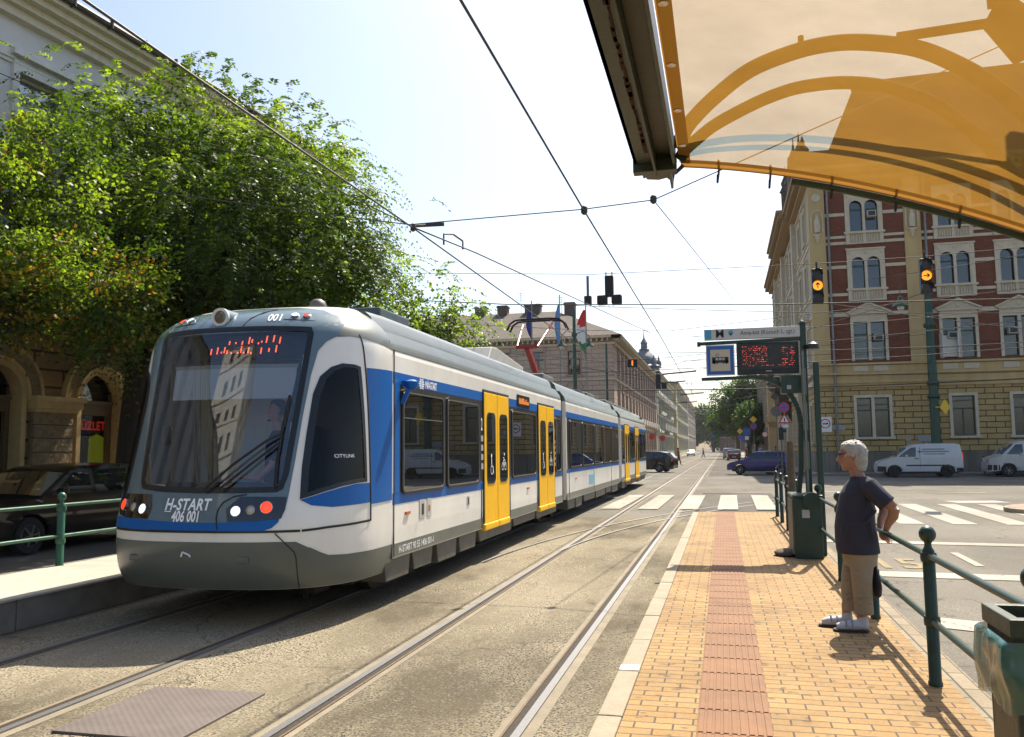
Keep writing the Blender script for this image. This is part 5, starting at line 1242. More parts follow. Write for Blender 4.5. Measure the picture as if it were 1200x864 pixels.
# ---------------------------------------------------------------- vehicles
TYRE = mat('tyre', (.015,.015,.015), .8); RIM = mat('alloy_rim', (.42,.42,.42), .3, .8); CARG = glassmat('car_glass', (.3,.32,.33), .0, .035, .02, (.008,.009,.01), top=.7)
HL = mat('car_headlight', (.6,.62,.62), .1, coat=1); TL = mat('tail_light', (.45,.01,.01), .2, coat=1, emit=(1,.03,.02), estr=.25); PLATE = mat('number_plate', (.7,.7,.68), .5)
def car(name, label, cat, loc, rz, color, L_, W_, H_, outline, glass, wheels, wr=.31, group=None, lights=None, metal=.3, tum=.16, plastic=None, rim=True):
    """outline: (x,z) side silhouette from front bottom clockwise over the roof to the rear bottom; front at -x... local x: front = -L/2"""
    c = thing(name, label, cat, loc, rz, group); hw = W_/2
    P = mat('paint_'+name+'_%d' % int(color[0]*1000+color[2]*100), color, .3, metal, coat=.6, var=.04, scale=2)
    belt = glass['belt']
    def w(x, z):
        t = 1 - .35*max(0, (abs(x)-(L_/2-.55))/.55)**2.2
        zz = 1 - tum*max(0, (z-belt)/(H_-belt))**1.3 - .05*max(0, (.5-z)/.5)
        return hw*t*zz
    ch = lambda s: (lambda x, z: Vector((x, s*w(x, z), z)))
    # body outline with wheel arches
    bot = []
    zb = outline[0][1]
    for wx in sorted(wheels, reverse=True):
        r = wr+.06
        for k in range(9):
            a = math.pi*k/8; x_, z_ = wx+r*math.cos(a), max(zb, wr+r*math.sin(a)); bot.append((x_, z_))
    poly = outline + bot
    mb = MB()
    v, f = cut_poly(poly, .22, .12)
    for s in (-1, 1): mb.add([ch(s)(a, b) for a, b in v], f if s < 0 else [q[::-1] for q in f])
    den = dens(poly, .14); n = len(den)
    K = 5
    vs = []
    for a, b in den:
        for k in range(K+1):
            t = -1+2*k/K; vs.append((a, w(a, b)*t, b + (.03*(1-t*t) if b > belt else 0)))
    mb.add(vs, [(i*(K+1)+k, i*(K+1)+k+1, ((i+1) % n)*(K+1)+k+1, ((i+1) % n)*(K+1)+k) for i in range(n) for k in range(K)])
    bm = bmesh.new(); body = mb.build('body', P, c, smooth=True)
    bm.from_mesh(body.data); bmesh.ops.remove_doubles(bm, verts=bm.verts, dist=.002); bmesh.ops.recalc_face_normals(bm, faces=bm.faces); bm.to_mesh(body.data); bm.free()
    body.data.set_sharp_from_angle(angle=R(32))
    for poly_ in glass['side']:
        for s in (-1, 1):
            v, f = cut_poly(poly_, .3, .15); MB().add([Vector((a, s*(w(a, b)+.006), b)) for a, b in v], f).build('side_window', CARG, c, fixn=False)
    for nm, (xa, za), (xb, zb_) in glass['screens']:
        d = Vector((zb_-za, 0, -(xb-xa))).normalized(); 
        if (d.x > 0) != (xa+xb > 0): d = -d
        vs = []
        for t in (.06, .94):
            x = xa+(xb-xa)*t; z = za+(zb_-za)*t
            for q in (-1, -.5, 0, .5, 1): y = w(x, z)*.9*q; vs.append((x+d.x*.012, y, z+.03*(1-q*q)+d.z*.012))
        MB().add(vs, [(i, i+1, i+6, i+5) for i in range(4)]).build(nm, CARG, c, fixn=False)
    for wx in wheels:
        for s in (-1, 1):
            y = s*(w(wx, wr)-.10)
            mb = MB(); mb.lathe([(wr*.62,-.09),(wr*.95,-.10),(wr,-.05),(wr,.05),(wr*.95,.10),(wr*.62,.09)], (wx, y, wr), 24, 'y'); wo = mb.build('wheel', TYRE, c, smooth=True)
            mb = MB(); yy = y+s*.07; mb.lathe([(wr*.64,.0),(wr*.60,s*.03),(wr*.55,s*.0),(.03,s*.0)], (wx, yy, wr), 20, 'y')
            for k in range(6):
                a = math.pi*2*k/6+.2; mb.bar((wx, yy+s*.02, wr), (wx+wr*.58*math.cos(a), yy+s*.02, wr+wr*.58*math.sin(a)), .05, .02)
            mb.lathe([(.05,0),(.045,s*.035),(.001,s*.04)], (wx, yy, wr), 10, 'y')
            mb.build('rim', RIM if rim else TYRE, wo, smooth=True)
    for nm, m_, x, z, dy, hh, ww in (lights or []):
        for s in (-1, 1):
            yc = s*(w(x, z)-dy); MB().box(x-.05, x+.05, yc-ww/2, yc+ww/2, z-hh/2, z+hh/2).build(nm, m_, c, bevel=.02)
    for x, s in ((-L_/2, -1), (L_/2, 1)): MB().box(x+s*.0-.01, x+s*.0+.012, -.26, .26, .42, .53).build('number_plate', PLATE, c)
    for s in (-1, 1): MB().box(-L_*.18, -L_*.18+.12, s*(hw+.02)-.07, s*(hw+.02)+.07, belt+.02, belt+.15).build('mirror', P, c, bevel=.03)
    if plastic:
        for poly_ in plastic:
            for s in (-1, 1):
                v, f = cut_poly(poly_, .3, .15); MB().add([Vector((a, s*(w(a, b)+.010), b)) for a, b in v], f).build('trim', BLACK, c, fixn=False)
    MB().box(-L_*.42, L_*.42, -hw*.8, hw*.8, .2, .32).build('underbody', DARK, c)
    return c
hatch = [(-2.0,.28),(-2.02,.5),(-1.98,.66),(-1.8,.76),(-1.15,.90),(-.98,.93),(-.35,1.36),(-.1,1.42),(.6,1.44),(1.3,1.40),(1.55,1.33),(1.85,.95),(1.98,.88),(2.02,.55),(2.0,.28)]
hg = dict(belt=.9, side=[[(-.85,.93),(-.05,.93),(-.05,1.34),(-.30,1.31)],[(.02,.93),(.85,.95),(.85,1.36),(.02,1.36)],[(.92,.95),(1.5,1.0),(1.35,1.30),(.92,1.35)]], screens=[('windscreen',(-.98,.93),(-.35,1.36)),('rear_window',(1.55,1.33),(1.85,.95))])
hl = [('headlight',HL,-1.9,.64,.22,.14,.34),('tail_light',TL,1.94,.86,.14,.22,.16)]
car('car', 'dark blue estate car crossing the junction in front of the corner building', 'car', (2.25,56.3,0), R(-4), (.010,.014,.17), 4.04, 1.68, 1.45, hatch, hg, (-1.22,1.25), .30, lights=hl)
estate = [(-2.25,.28),(-2.28,.5),(-2.22,.68),(-1.9,.82),(-1.2,.93),(-.55,1.36),(-.2,1.46),(.6,1.49),(1.5,1.44),(1.85,1.36),(2.2,.98),(2.28,.9),(2.3,.5),(2.25,.28)]
eg = dict(belt=.95, side=[[(-1.0,.97),(-.1,.98),(-.1,1.38),(-.45,1.35)],[(0,.98),(.9,1.0),(.9,1.40),(0,1.39)],[(1.0,1.0),(1.85,1.06),(1.65,1.33),(1.0,1.39)]], screens=[('windscreen',(-1.2,.93),(-.55,1.36)),('rear_window',(1.85,1.36),(2.2,.98))])
el = [('headlight',HL,-2.12,.68,.25,.14,.36),('tail_light',TL,2.18,.86,.2,.20,.36)]
car('car', 'black estate car driving off left behind the rear end of the tram', 'car', (-5.5,62.5,0), R(-14), (.012,.011,.011), 4.56, 1.76, 1.49, estate, eg, (-1.4,1.32), .32, lights=el)
car('car', 'black car parked at the left kerb behind the railing', 'car', (-12.0,14.9,0), R(-90+2) + math.pi*0 + R(180-0)*0 + 0, (.010,.011,.013), 4.56, 1.76, 1.49, estate, eg, (-1.4,1.32), .32, lights=el) if 0 else None
def parked(loc, rz, **k): return car(*k['a'], loc, rz, *k['b'], lights=el)
car('parked_car', 'black car parked by the left pavement, headlight towards the camera', 'car', (-12.15,13.65,0), R(87), (.010,.011,.013), 4.56, 1.76, 1.46, estate, eg, (-1.4,1.32), .31, lights=el)
car('car', 'small white car coming along the tracks far down the street', 'car', (-6.8,190,0), R(90), (.6,.6,.6), 4.04, 1.68, 1.45, hatch, hg, (-1.22,1.25), .30, lights=hl)
car('car', 'dark red-brown car waiting at the right side of the far street', 'car', (1.35,121,0), R(-88), (.07,.03,.025), 4.04, 1.70, 1.42, hatch, hg, (-1.22,1.25), .30, lights=hl)
car('car', 'white off-road car just behind the dark red-brown car', 'car', (.9,136,0), R(-90), (.6,.6,.58), 4.56, 1.85, 1.7, [(a, b*1.14) for a, b in estate], dict(belt=1.08, side=[[(a, b*1.13) for a, b in p_] for p_ in eg['side']], screens=[(n_, (a[0],a[1]*1.13), (b[0],b[1]*1.13)) for n_, a, b in eg['screens']]), (-1.4,1.32), .34, lights=el)
for i, (x, y) in enumerate(((1.9,152),(2.3,166))):
    car('parked_car', ('silver','grey')[i] + ' parked car in the row beyond the white off-road car', 'car', (x,y,0), R(-90), ((.35,.36,.37),(.12,.12,.13))[i], 4.04, 1.68, 1.42, hatch, hg, (-1.22,1.25), .30, lights=hl)
vanp = [(-2.12,.24),(-2.16,.5),(-2.10,.74),(-1.85,.90),(-1.25,1.06),(-.62,1.60),(-.25,1.74),(.3,1.78),(1.7,1.78),(1.98,1.72),(2.08,1.2),(2.14,.6),(2.12,.24)]
vg = dict(belt=1.05, side=[[(-1.12,1.09),(-.25,1.09),(-.22,1.60),(-.48,1.58),(-.85,1.32)]], screens=[('windscreen',(-1.25,1.06),(-.62,1.60))])
v1 = car('van', 'small white delivery van with a black side strip, parked before the corner building', 'van', (10.25,50.6,0), R(0), (.68,.69,.70), 4.28, 1.78, 1.80, vanp, vg, (-1.33,1.28), .31, lights=[('headlight',HL,-2.0,.78,.2,.16,.3),('tail_light',TL,2.08,1.05,.08,.5,.1)], metal=0, tum=.10, rim=False,
    plastic=[[(-.75,.60),(1.15,.60),(1.15,.67),(-.75,.67)],[(-2.15,.3),(-1.75,.3),(-1.75,.58),(-2.14,.6)],[(1.72,.26),(2.12,.26),(2.12,.5),(1.72,.5)]])
mb = MB(); rr = random.Random(9)
for row, (a, b) in enumerate(((.1,1.1),(-.15,1.35),(.15,1.15))):
    x = a
    while x < b: w_ = rr.choice((.05,.07,.09)); mb.box(x, x+w_, -.885, -.872, 1.47-row*.13, 1.52-row*.13); x += w_+.03
mb.build('side_lettering', mat('grey_lettering', (.15,.15,.16), .6), v1)
MB().box(-.05,-.04,-.9,-.86,.45,1.6).box(-.3,-.12,-.91,-.885,.98,1.02).build('door_gap', BLACK, v1)
vwp = [(-2.32,.26),(-2.36,.5),(-2.33,.72),(-2.22,.98),(-1.72,1.14),(-1.05,1.78),(-.7,1.88),(2.0,1.90),(2.25,1.80),(2.33,.9),(2.35,.5),(2.32,.26)]
vwg = dict(belt=1.1, side=[[(-1.5,1.18),(-.7,1.18),(-.7,1.72),(-1.02,1.70)],[(-.5,1.18),(.6,1.18),(.6,1.72),(-.5,1.72)],[(.75,1.18),(2.0,1.18),(1.95,1.70),(.75,1.72)]], screens=[('windscreen',(-1.72,1.14),(-1.05,1.78))])
car('van', 'white passenger van with side windows at the right edge behind the small van', 'van', (16.05,51.2,0), R(0), (.62,.62,.60), 4.7, 1.84, 1.92, vwp, vwg, (-1.42,1.35), .33, lights=[('headlight',HL,-2.26,.80,.25,.2,.3),('tail_light',TL,2.28,.9,.1,.3,.14)], metal=0, tum=.12, plastic=[[(-2.35,.34),(-1.85,.34),(-1.85,.62),(-2.34,.62)]])
car('parked_car', 'grey parked car half hidden at the pavement behind the small van', 'car', (21.5,51,0), 0, (.1,.1,.11), 4.04, 1.68, 1.45, hatch, hg, (-1.22,1.25), .30, lights=hl)
# ---------------------------------------------------------------- railings
def rail_post(root, x, y, z0, h, r=.038, gm=GREEN):
    m = MB(); m.lathe([(r*1.15,z0),(r*1.15,z0+.02),(r,z0+.03),(r,z0+h-.16),(r*.62,z0+h-.135),(r*.55,z0+h-.115)] + [(max(.002,.052*math.cos(a)), z0+h-.055+.055*math.sin(a)) for a in [R(-60+15*k) for k in range(11)]], (x,y,0), 20)
    for zz in (z0+h-.20, z0+h-.60): m.lathe([(r*1.25,zz-.03),(r*1.35,zz),(r*1.25,zz+.03)], (x,y,0), 14)
    return m.build('post', gm, root, smooth=True)
RL = thing('railing', 'green pipe railing with ball-topped posts along the right platform edge', 'railing')
ys = [1.85, 4.1, 6.05, 8.25, 10.45, 12.6]
for y in ys: rail_post(RL, 1.26, y, .15, 1.0)
for a, b in zip(ys, ys[1:]):
    for z in (.96, .55): MB().tube([(1.26,a+.02,z),(1.26,b-.02,z)], .021, 12).build('rail', GREEN, RL, smooth=True)
R2 = thing('railing', 'short row of green ball-topped posts beyond the green cabinet', 'railing')
ys = [14.5, 16.6, 18.3, 19.9]
for y in ys: rail_post(R2, 1.12, y, .15, 1.0)
for a, b in zip(ys, ys[1:]):
    for z in (.96, .55): MB().tube([(1.12,a+.02,z),(1.12,b-.02,z)], .021, 10).build('rail', GREEN, R2, smooth=True)
R3 = thing('railing', 'sunlit green railing on the left platform before the parked car', 'railing')
ys = [-1.5, 2.0, 5.55, 9.1, 12.65, 16.2, 19.8]
GRN2 = mat('green_paint_sunlit', (.03,.13,.08), .4, var=.2, scale=9)  # brighter copy of the railing green, sunlight put into the colour
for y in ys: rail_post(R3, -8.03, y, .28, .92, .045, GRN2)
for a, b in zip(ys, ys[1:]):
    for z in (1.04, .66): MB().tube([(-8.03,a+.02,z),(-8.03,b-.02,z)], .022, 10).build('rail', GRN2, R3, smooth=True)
# ---------------------------------------------------------------- litter bin with bag
LBn = thing('litter_bin', 'green metal litter bin with a pale blue plastic bag, in the right bottom corner', 'litter bin', (1.235,3.80,.15))
BG = mat('bin_green', (.035,.06,.042), .5, var=.3, scale=6, bump=.15, bscale=30)
m = MB(); m.box(-.20,.20,-.17,-.155,0,.80).box(-.20,.20,.155,.17,0,.80).box(-.20,-.185,-.155,.155,0,.80).box(.185,.20,-.155,.155,0,.80).box(-.18,.18,-.15,.15,.02,.04); m.build('body', BG, LBn, bevel=.004)
m = MB(); m.ring([(-.215,-.185),(.215,-.185),(.215,.185),(-.215,.185)], [(-.17,-.14),(.17,-.14),(.17,.14),(-.17,.14)], .79, .86, 'z'); m.box(-.17,.17,-.14,-.10,.845,.855); m.build('rim', BG, LBn, bevel=.006)
BAG = bpy.data.materials.new('bag_plastic'); nt, N, L = nodes(BAG); b = N['Principled BSDF']; b.inputs['Base Color'].default_value = (.04,.15,.14,1); b.inputs['Roughness'].default_value = .22; b.inputs['Alpha'].default_value = .82; b.inputs['Coat Weight'].default_value = .4
m = MB(); vs = []; nA, nZ = 64, 18; rr = random.Random(4)
for j in range(nZ+1):
    z = .78 - .26*j/nZ
    for i in range(nA):
        a = 2*math.pi*i/nA; cx, cy = math.cos(a), math.sin(a); k = 1/max(abs(cx)/.225, abs(cy)/.19)
        nz = noise.noise(Vector((cx*3, cy*3, z*7)))*.03 + abs(noise.noise(Vector((a*4, z*3, 2))))*.022; bulge = .006 + .012*math.sin(math.pi*min(1, j/nZ*1.15)) 
        ends = (.03*noise.noise(Vector((a*1.5, 5, 1)))) if j == nZ else 0
        r_ = k + bulge + nz if 0 < j else k + .002
        vs.append((cx*r_, cy*r_, z + ends + noise.noise(Vector((a*2, 1, z*5)))*.015))
m.add(vs, [(j*nA+i, j*nA+(i+1) % nA, (j+1)*nA+(i+1) % nA, (j+1)*nA+i) for j in range(nZ) for i in range(nA)])
m.build('liner_bag', BAG, LBn, smooth='all')
# ---------------------------------------------------------------- stop sign with display and cabinet
SG = thing('stop_sign', 'green steel stop sign frame with tram pictogram and red departure display', 'stop sign', (0,13.2,.15))
def vbar(m, x, z0, z1, w=.07, y=0): m.box(x-w/2, x+w/2, y-w/2, y+w/2, z0, z1)
m = MB(); vbar(m, 1.20, 0, 3.32, .09); m.lathe([(.05,3.32),(.055,3.35),(.03,3.38),(.001,3.39)], (1.20,0,0), 10); m.build('post', GREEN, SG, bevel=.01)
m = MB(); vbar(m, 1.33, 0, 2.72, .08, -.35); m.build('post', GREEN, SG, bevel=.01)
m = MB(); m.bar((-.30,0,3.09), (1.2,0,3.11), .07, .05); m.bar((-.28,0,2.55), (.55,0,2.56), .06, .05)
P = [(.50,0,2.56)] + [(.50+.62*math.sin(a), 0, 1.86+.70*math.cos(a)) for a in [R(10*k) for k in range(1, 10)]] + [(1.10,0,1.2),(1.05,0,.8)]
for a, b in zip(P, P[1:]): m.bar(a, b, .05, .07)
m.lathe([(.045,-.01),(.045,.04)], (-.32,0,3.09), 10, 'x'); m.build('arm', GREEN, SG, bevel=.006)
HB = mat('sign_white', (.5,.5,.48), .5)
hb = MB().box(-.22, 1.16, -.05, .05, 3.14, 3.30).build('name_board', HB, SG, bevel=.004)
MB().box(-.215,-.115,-.055,-.05,3.15,3.29).build('logo_tile', mat('logo_blue', (.08,.42,.62), .5), hb)
def flat_text(txt, size, x, z, y, m_, parent, sx=1., bold=True, name='lettering', align='CENTER'):
    v_, f_ = text_mesh(txt, size, bold, align=align); MB().add([(x+a*sx, y, z+b) for a, b, _ in v_], f_).build(name, m_, parent, fixn=False)
INK = mat('ink_dark', (.03,.035,.04), .6)
flat_text('M', .17, .01, 3.222, -.052, INK, hb); flat_text('Anna-kút (Kossuth L. sgt.)', .092, .70, 3.225, -.052, INK, hb, .80, False)
m = MB(); m.lathe([(.035,-.054),(.035,-.052)], (.17,0,3.24), 16, 'y'); m.prism([(.14,3.225),(.17,3.18),(.20,3.225)], -.054, -.052, 'y'); m.build('pin_mark', mat('logo_blue', (.08,.42,.62), .5), hb)
ps = MB().box(-.205, .215, -.03, .03, 2.60, 3.06).build('pictogram_board', mat('sign_edge', (.6,.6,.58), .5), SG, bevel=.004)
MB().box(-.19, .20, -.034, -.03, 2.615, 3.045).build('blue_field', mat('sign_blue', (.015,.10,.36), .4), ps)
MB().box(-.14, .15, -.037, -.034, 2.665, 2.99).build('centre_field', mat('sign_beige', (.50,.44,.34), .5), ps)
m = MB(); y = -.0395
m.box(-.115,.125,y,-.037,2.79,2.83).box(-.115,.125,y,-.037,2.865,2.875).box(-.115,-.07,y,-.037,2.78,2.87).box(.08,.125,y,-.037,2.78,2.87)
for x in (-.07,-.02,.03,.075): m.box(x-.006,x+.006,y,-.037,2.83,2.87)
for x in (-.08,-.045,.055,.09): m.lathe([(.013,y),(.013,-.037)], (x,0,2.785), 10, 'y')
for a, b in (((-.04,2.875),(-.065,2.905)),((-.065,2.905),(-.035,2.93)),((-.035,2.93),(-.01,2.905)),((-.01,2.905),(-.035,2.875))): m.bar((a[0],y+.001,a[1]), (b[0],y+.001,b[1]), .006, .003, up=(0,1,0))
m.build('tram_pictogram', INK, ps)
dp = MB().box(.245, 1.13, -.06, .06, 2.60, 3.07).build('display', mat('display_case', (.012,.018,.016), .5), SG, bevel=.01)
MB().box(.31, 1.08, -.064, -.06, 2.68, 3.035).build('display_face', mat('display_face', (.022,.022,.015), .35), dp)
LEDR = mat('led_board', (.4,.03,.02), .5, emit=(1,.10,.06), estr=.9)
m = MB(); rr = random.Random(12)
for k in range(11):
    z = 3.008 - k*.0285
    rngs = ((.33,.40,0), (.42,.68,0), (.90,.97,0), (1.01,1.07,0)) if k < 10 else ((.33,1.07,0),)
    if k == 0: rngs = ((.33,.42,0), (.45,.70,0))
    for a, b, _ in rngs:
        x = a
        while x < b:
            if rr.random() < .5: m.box(x, x+rr.choice((.003,.005,.007)), -.066, -.064, z, z+rr.choice((.005,.008,.011)))
            x += .017
m.build('display_text', LEDR, dp)
MB().box(.66,.74,-.066,-.06,2.635,2.65).build('maker_plate', mat('plaque', (.45,.46,.48), .5), dp)
MB().box(.86,1.15,-.12,.10,2.30,2.56).box(.94,1.0,-.124,-.12,2.36,2.42,1).build('control_box', [GREEN, mat('sticker_grey', (.5,.5,.5), .5)], SG, bevel=.01)
m = MB(); m.box(1.24,1.30,-.1,.0,2.95,3.0); m.bar((1.22,-.05,2.98),(1.30,-.2,2.98),.06,.05); m.lathe([(.09,2.93),(.08,3.0),(.02,3.04)], (1.32,-.2,0), 12); m.build('siren', DARK, SG)
# thin second mast with bell tubes
m = MB(); vbar(m, 1.16, .8, 2.9, .03, -.30)
for z in (1.2, 1.75, 2.25): m.lathe([(.025,z),(.032,z+.02),(.032,z+.38),(.025,z+.40)], (1.16,-.30,0), 10)
m.build('conduit', mat('conduit_grey', (.22,.24,.22), .4, .5), SG)
CB = thing('control_cabinet', 'dark green control cabinet at the foot of the stop sign', 'cabinet', (1.12,12.95,.15))
MB().box(-.20,.16,-.55,.35,0,.82).box(-.22,.18,-.57,.37,.82,.86).build('cabinet', GREEN, CB, bevel=.008)
MB().box(-.225,-.20,-.5,.3,.05,.80).build('side_panel', mat('cabinet_side', (.22,.21,.17), .7, var=.2), CB, bevel=.004)
MB().box(-.1,.0,-.554,-.55,.55,.66).build('sticker', mat('sticker_grey', (.5,.5,.5), .5), CB)
m = MB(); m.lathe([(.12,-.60),(.12,-.56),(.10,-.55)], (.03,0,.78), 16, 'y'); m.lathe([(.03,-.61),(.03,-.6)], (.03,0,.78), 10, 'y'); m.build('lock_cover', mat('green_dark', (.008,.04,.025), .5), CB)
m = MB(); m.lathe([(.02,0),(.13,.01),(.15,.05),(.11,.10),(.04,.12),(.001,.125)], (0,0,0), 9); o = m.build('sandbag', mat('sack', (.12,.10,.08), .9, var=.3, scale=8, bump=.6, bscale=14), None, smooth='all', loc=(.82,12.75,.15)); o.scale = (1.2,1.6,.8); tag(o, 'dark crumpled sandbag on the pavers against the cabinet', 'sandbag')
m = MB(); m.lathe([(.055,0),(.055,1.55),(.05,1.6)], (0,0,0), 10); p_ = m.build('marker_post', mat('old_wood', (.16,.13,.09), .9, var=.3, scale=8), None, smooth=True, loc=(1.02,14.0,.15)); tag(p_, 'weathered brown post just behind the green cabinet', 'post')
# ---------------------------------------------------------------- canopy over the camera
CN = thing('bus_shelter_roof', 'amber translucent fabric canopy on green steel beams in the top right corner', 'canopy', (0,3.5,0))
FB = bpy.data.materials.new('amber_film'); nt, N, L = nodes(FB); out = N['Material Output']; N.remove(N['Principled BSDF'])
tc = N.new('ShaderNodeTexCoord'); nz = N.new('ShaderNodeTexNoise'); nz.inputs['Scale'].default_value = 2.2; nz.inputs['Detail'].default_value = 8; nz.inputs['Roughness'].default_value = .7; L.new(tc.outputs['Object'], nz.inputs['Vector'])
mr = N.new('ShaderNodeMapRange'); mr.inputs[1].default_value = .3; mr.inputs[2].default_value = .7; mr.inputs[3].default_value = .80; mr.inputs[4].default_value = 1.1; L.new(nz.outputs['Fac'], mr.inputs[0])
tl = N.new('ShaderNodeBsdfTranslucent'); vm = N.new('ShaderNodeVectorMath'); vm.operation = 'SCALE'; vm.inputs[0].default_value = (.38,.19,.032); L.new(mr.outputs[0], vm.inputs['Scale']); L.new(vm.outputs[0], tl.inputs[0])
tp = N.new('ShaderNodeBsdfTransparent'); vm2 = N.new('ShaderNodeVectorMath'); vm2.operation = 'SCALE'; vm2.inputs[0].default_value = (.50,.57,.47); L.new(mr.outputs[0], vm2.inputs['Scale']); L.new(vm2.outputs[0], tp.inputs[0])
df = N.new('ShaderNodeBsdfDiffuse'); df.inputs[0].default_value = (.34,.20,.05,1)
m1 = N.new('ShaderNodeMixShader'); m1.inputs[0].default_value = .30; L.new(tl.outputs[0], m1.inputs[1]); L.new(df.outputs[0], m1.inputs[2])
m2 = N.new('ShaderNodeMixShader'); m2.inputs[0].default_value = .50; L.new(m1.outputs[0], m2.inputs[1]); L.new(tp.outputs[0], m2.inputs[2]); L.new(m2.outputs[0], out.inputs[0])
def cz(x, y=0): d = x+.14; return 2.835 - .13*d - .13*d*d - .02*math.sin(max(0, -y)*1.2)
m = MB(); nx, ny = 40, 24; X0, X1, YA, YB_ = -.13, 2.5, -4.9, -.03
vs = [(X0+(X1-X0)*i/nx, YA+(YB_-YA)*j/ny, cz(X0+(X1-X0)*i/nx, YA+(YB_-YA)*j/ny)) for j in range(ny+1) for i in range(nx+1)]
m.add(vs, [(j*(nx+1)+i, j*(nx+1)+i+1, (j+1)*(nx+1)+i+1, (j+1)*(nx+1)+i) for j in range(ny) for i in range(nx)]); m.build('membrane', FB, CN, smooth='all', fixn=False)
# hems (double cloth), eyelets, ties
HEM = bpy.data.materials.new('amber_hem'); nt, N, L = nodes(HEM); out = N['Material Output']; N.remove(N['Principled BSDF'])
tl = N.new('ShaderNodeBsdfTranslucent'); tl.inputs[0].default_value = (.22,.105,.022,1); df = N.new('ShaderNodeBsdfDiffuse'); df.inputs[0].default_value = (.34,.19,.05,1); mx = N.new('ShaderNodeMixShader'); mx.inputs[0].default_value = .4; L.new(tl.outputs[0], mx.inputs[1]); L.new(df.outputs[0], mx.inputs[2]); L.new(mx.outputs[0], out.inputs[0])
m = MB()
vs = []
for j in range(ny+1):
    y = YA+(YB_-YA)*j/ny
    for x in (-.135, -.09): vs.append((x, y, cz(x, y)-.004))
m.add(vs, [(2*j, 2*j+1, 2*j+3, 2*j+2) for j in range(ny)])
vs = []
for i in range(nx+1):
    x = X0+(X1-X0)*i/nx
    vs += [(x, YB_-.03, cz(x)-.004), (x, YB_, cz(x)-.012), (x, YB_+.010, cz(x)-.018), (x, YB_, cz(x)-.027)]
m.add(vs, [(4*i+k, 4*i+k+1, 4*i+5+k, 4*i+4+k) for i in range(nx) for k in range(3)])
m.build('hem', HEM, CN, smooth='all', fixn=False)
m = MB()
y = -.25
while y > -3: m.lathe([(.006,-.006),(.014,-.007),(.014,-.003)], (-.112, y, cz(-.11, y)), 12); y -= .37
m.build('eyelet', RING, CN)
m = MB()
for x in (.02,.22,.45,.68,.90,1.12,1.35): m.tube([(x,YB_-.02,cz(x)+.004),(x+.004,YB_+.01,cz(x)+.005),(x,YB_+.03,cz(x)-.035),(x-.006,YB_+.0,cz(x)-.08),(x-.004,YB_-.012,cz(x)-.05)], .0045, 6)
m.build('cable_tie', BLACK, CN)
m = MB(); m.tube([(x, YB_+.008, cz(x)-.040) for x in [.30+.1*k for k in range(22)]], .014, 10); m.build('edge_tube', GREEN, CN, smooth=True)
BM = mat('beam_paint', (.045,.062,.045), .5, var=.25, scale=4, bump=.1, bscale=25)
RSTM = mat('beam_rust', (.06,.022,.012), .9, var=.5, scale=14)
bz = 2.82
m = MB(); m.box(-.315,-.235,-5,-.02,bz+.0,bz+.012).box(-.315,-.30,-5,-.02,bz-.0,bz+.09).box(-.235,-.225,-5,-.02,bz-.04,bz+.10).box(-.225,-.155,-5,-.02,bz+.03,bz+.04).box(-.16,-.148,-5,-.02,bz-.02,bz+.08); m.build('gutter_beam', BM, CN, bevel=.002)
m = MB(); rr = random.Random(8); y = -3.5
while y < -.3: m.box(-.262+rr.uniform(-.004,.004), -.255+rr.uniform(0,.007), y, y+rr.uniform(.05,.11), bz-.003, bz+.001); y += .055
m.build('rust_streak', RSTM, CN)
m = MB(); m.prism([(-.318,-.03),(-.225,-.03),(-.17,-.03),(-.145,.0),(-.175,.28),(-.20,.20),(-.235,.22),(-.285,.20)], bz+.02, bz+.035, 'z'); m.prism([(-.02,bz-.02),(.20,bz-.03),(.28,bz+.05),(-.02,bz+.09)], -.182, -.172, 'x'); m.prism([(-.02,bz+.02),(.18,bz+.02),(.18,bz+.06),(-.02,bz+.08)], -.300, -.29, 'x'); m.box(-.32,-.145,-.08,-.03,bz-.035,bz+.02)
m.build('end_bracket', BM, CN, bevel=.002)
MB().tube([(-.19,-.06,bz-.02),(-.15,-.02,bz-.03),(-.12,-.04,bz-.01)], .01, 6).build('hook', DARK, CN)
# roof trusses above the fabric: two bent tubes in the end plane, hub with struts
ARM_ = mat('truss_green', (.03,.045,.03), .9, spec=.1)
def xz(px, py, Yp=3.62):
    # direction table measured once from the photograph, as slopes in the end plane
    v = rt2*(px-600) - up2*(py-432) + fw*1000; t = Yp/v.y; return (v.x*t, Yp-3.5, 1.66+v.z*t)
CN_ = CN
AR_A = [(-.134,2.87),(-.105,2.938),(-.056,2.996),(.019,3.063),(.124,3.139),(.224,3.183),(.37,3.218),(.502,3.225),(.634,3.205),(.769,3.166),(.885,3.10),(1.001,3.008),(1.116,2.877),(1.268,2.644)]
AR_B = [(-.129,2.82),(-.108,2.853),(-.059,2.894),(.015,2.947),(.156,3.012),(.267,3.049),(.363,3.065),(.495,3.064),(.626,3.038),(.715,3.0),(.814,2.945),(.9,2.864),(.987,2.767),(1.099,2.592),(1.173,2.447)]
def crs(pts, n=5):
    out = []
    P = [pts[0]] + pts + [pts[-1]]
    for i in range(1, len(P)-2):
        for k in range(n):
            t = k/n; a, b, c, d = P[i-1:i+3]
            out.append(tuple(.5*((2*b[j]) + (-a[j]+c[j])*t + (2*a[j]-5*b[j]+4*c[j]-d[j])*t*t + (-a[j]+3*b[j]-3*c[j]+d[j])*t**3) for j in range(len(a))))
    return out + [pts[-1]]
m = MB(); m.tube([(x, -.10, z) for x, z in crs(AR_A)], .031, 12).tube([(x, -.10, z) for x, z in crs(AR_B)], .025, 12)
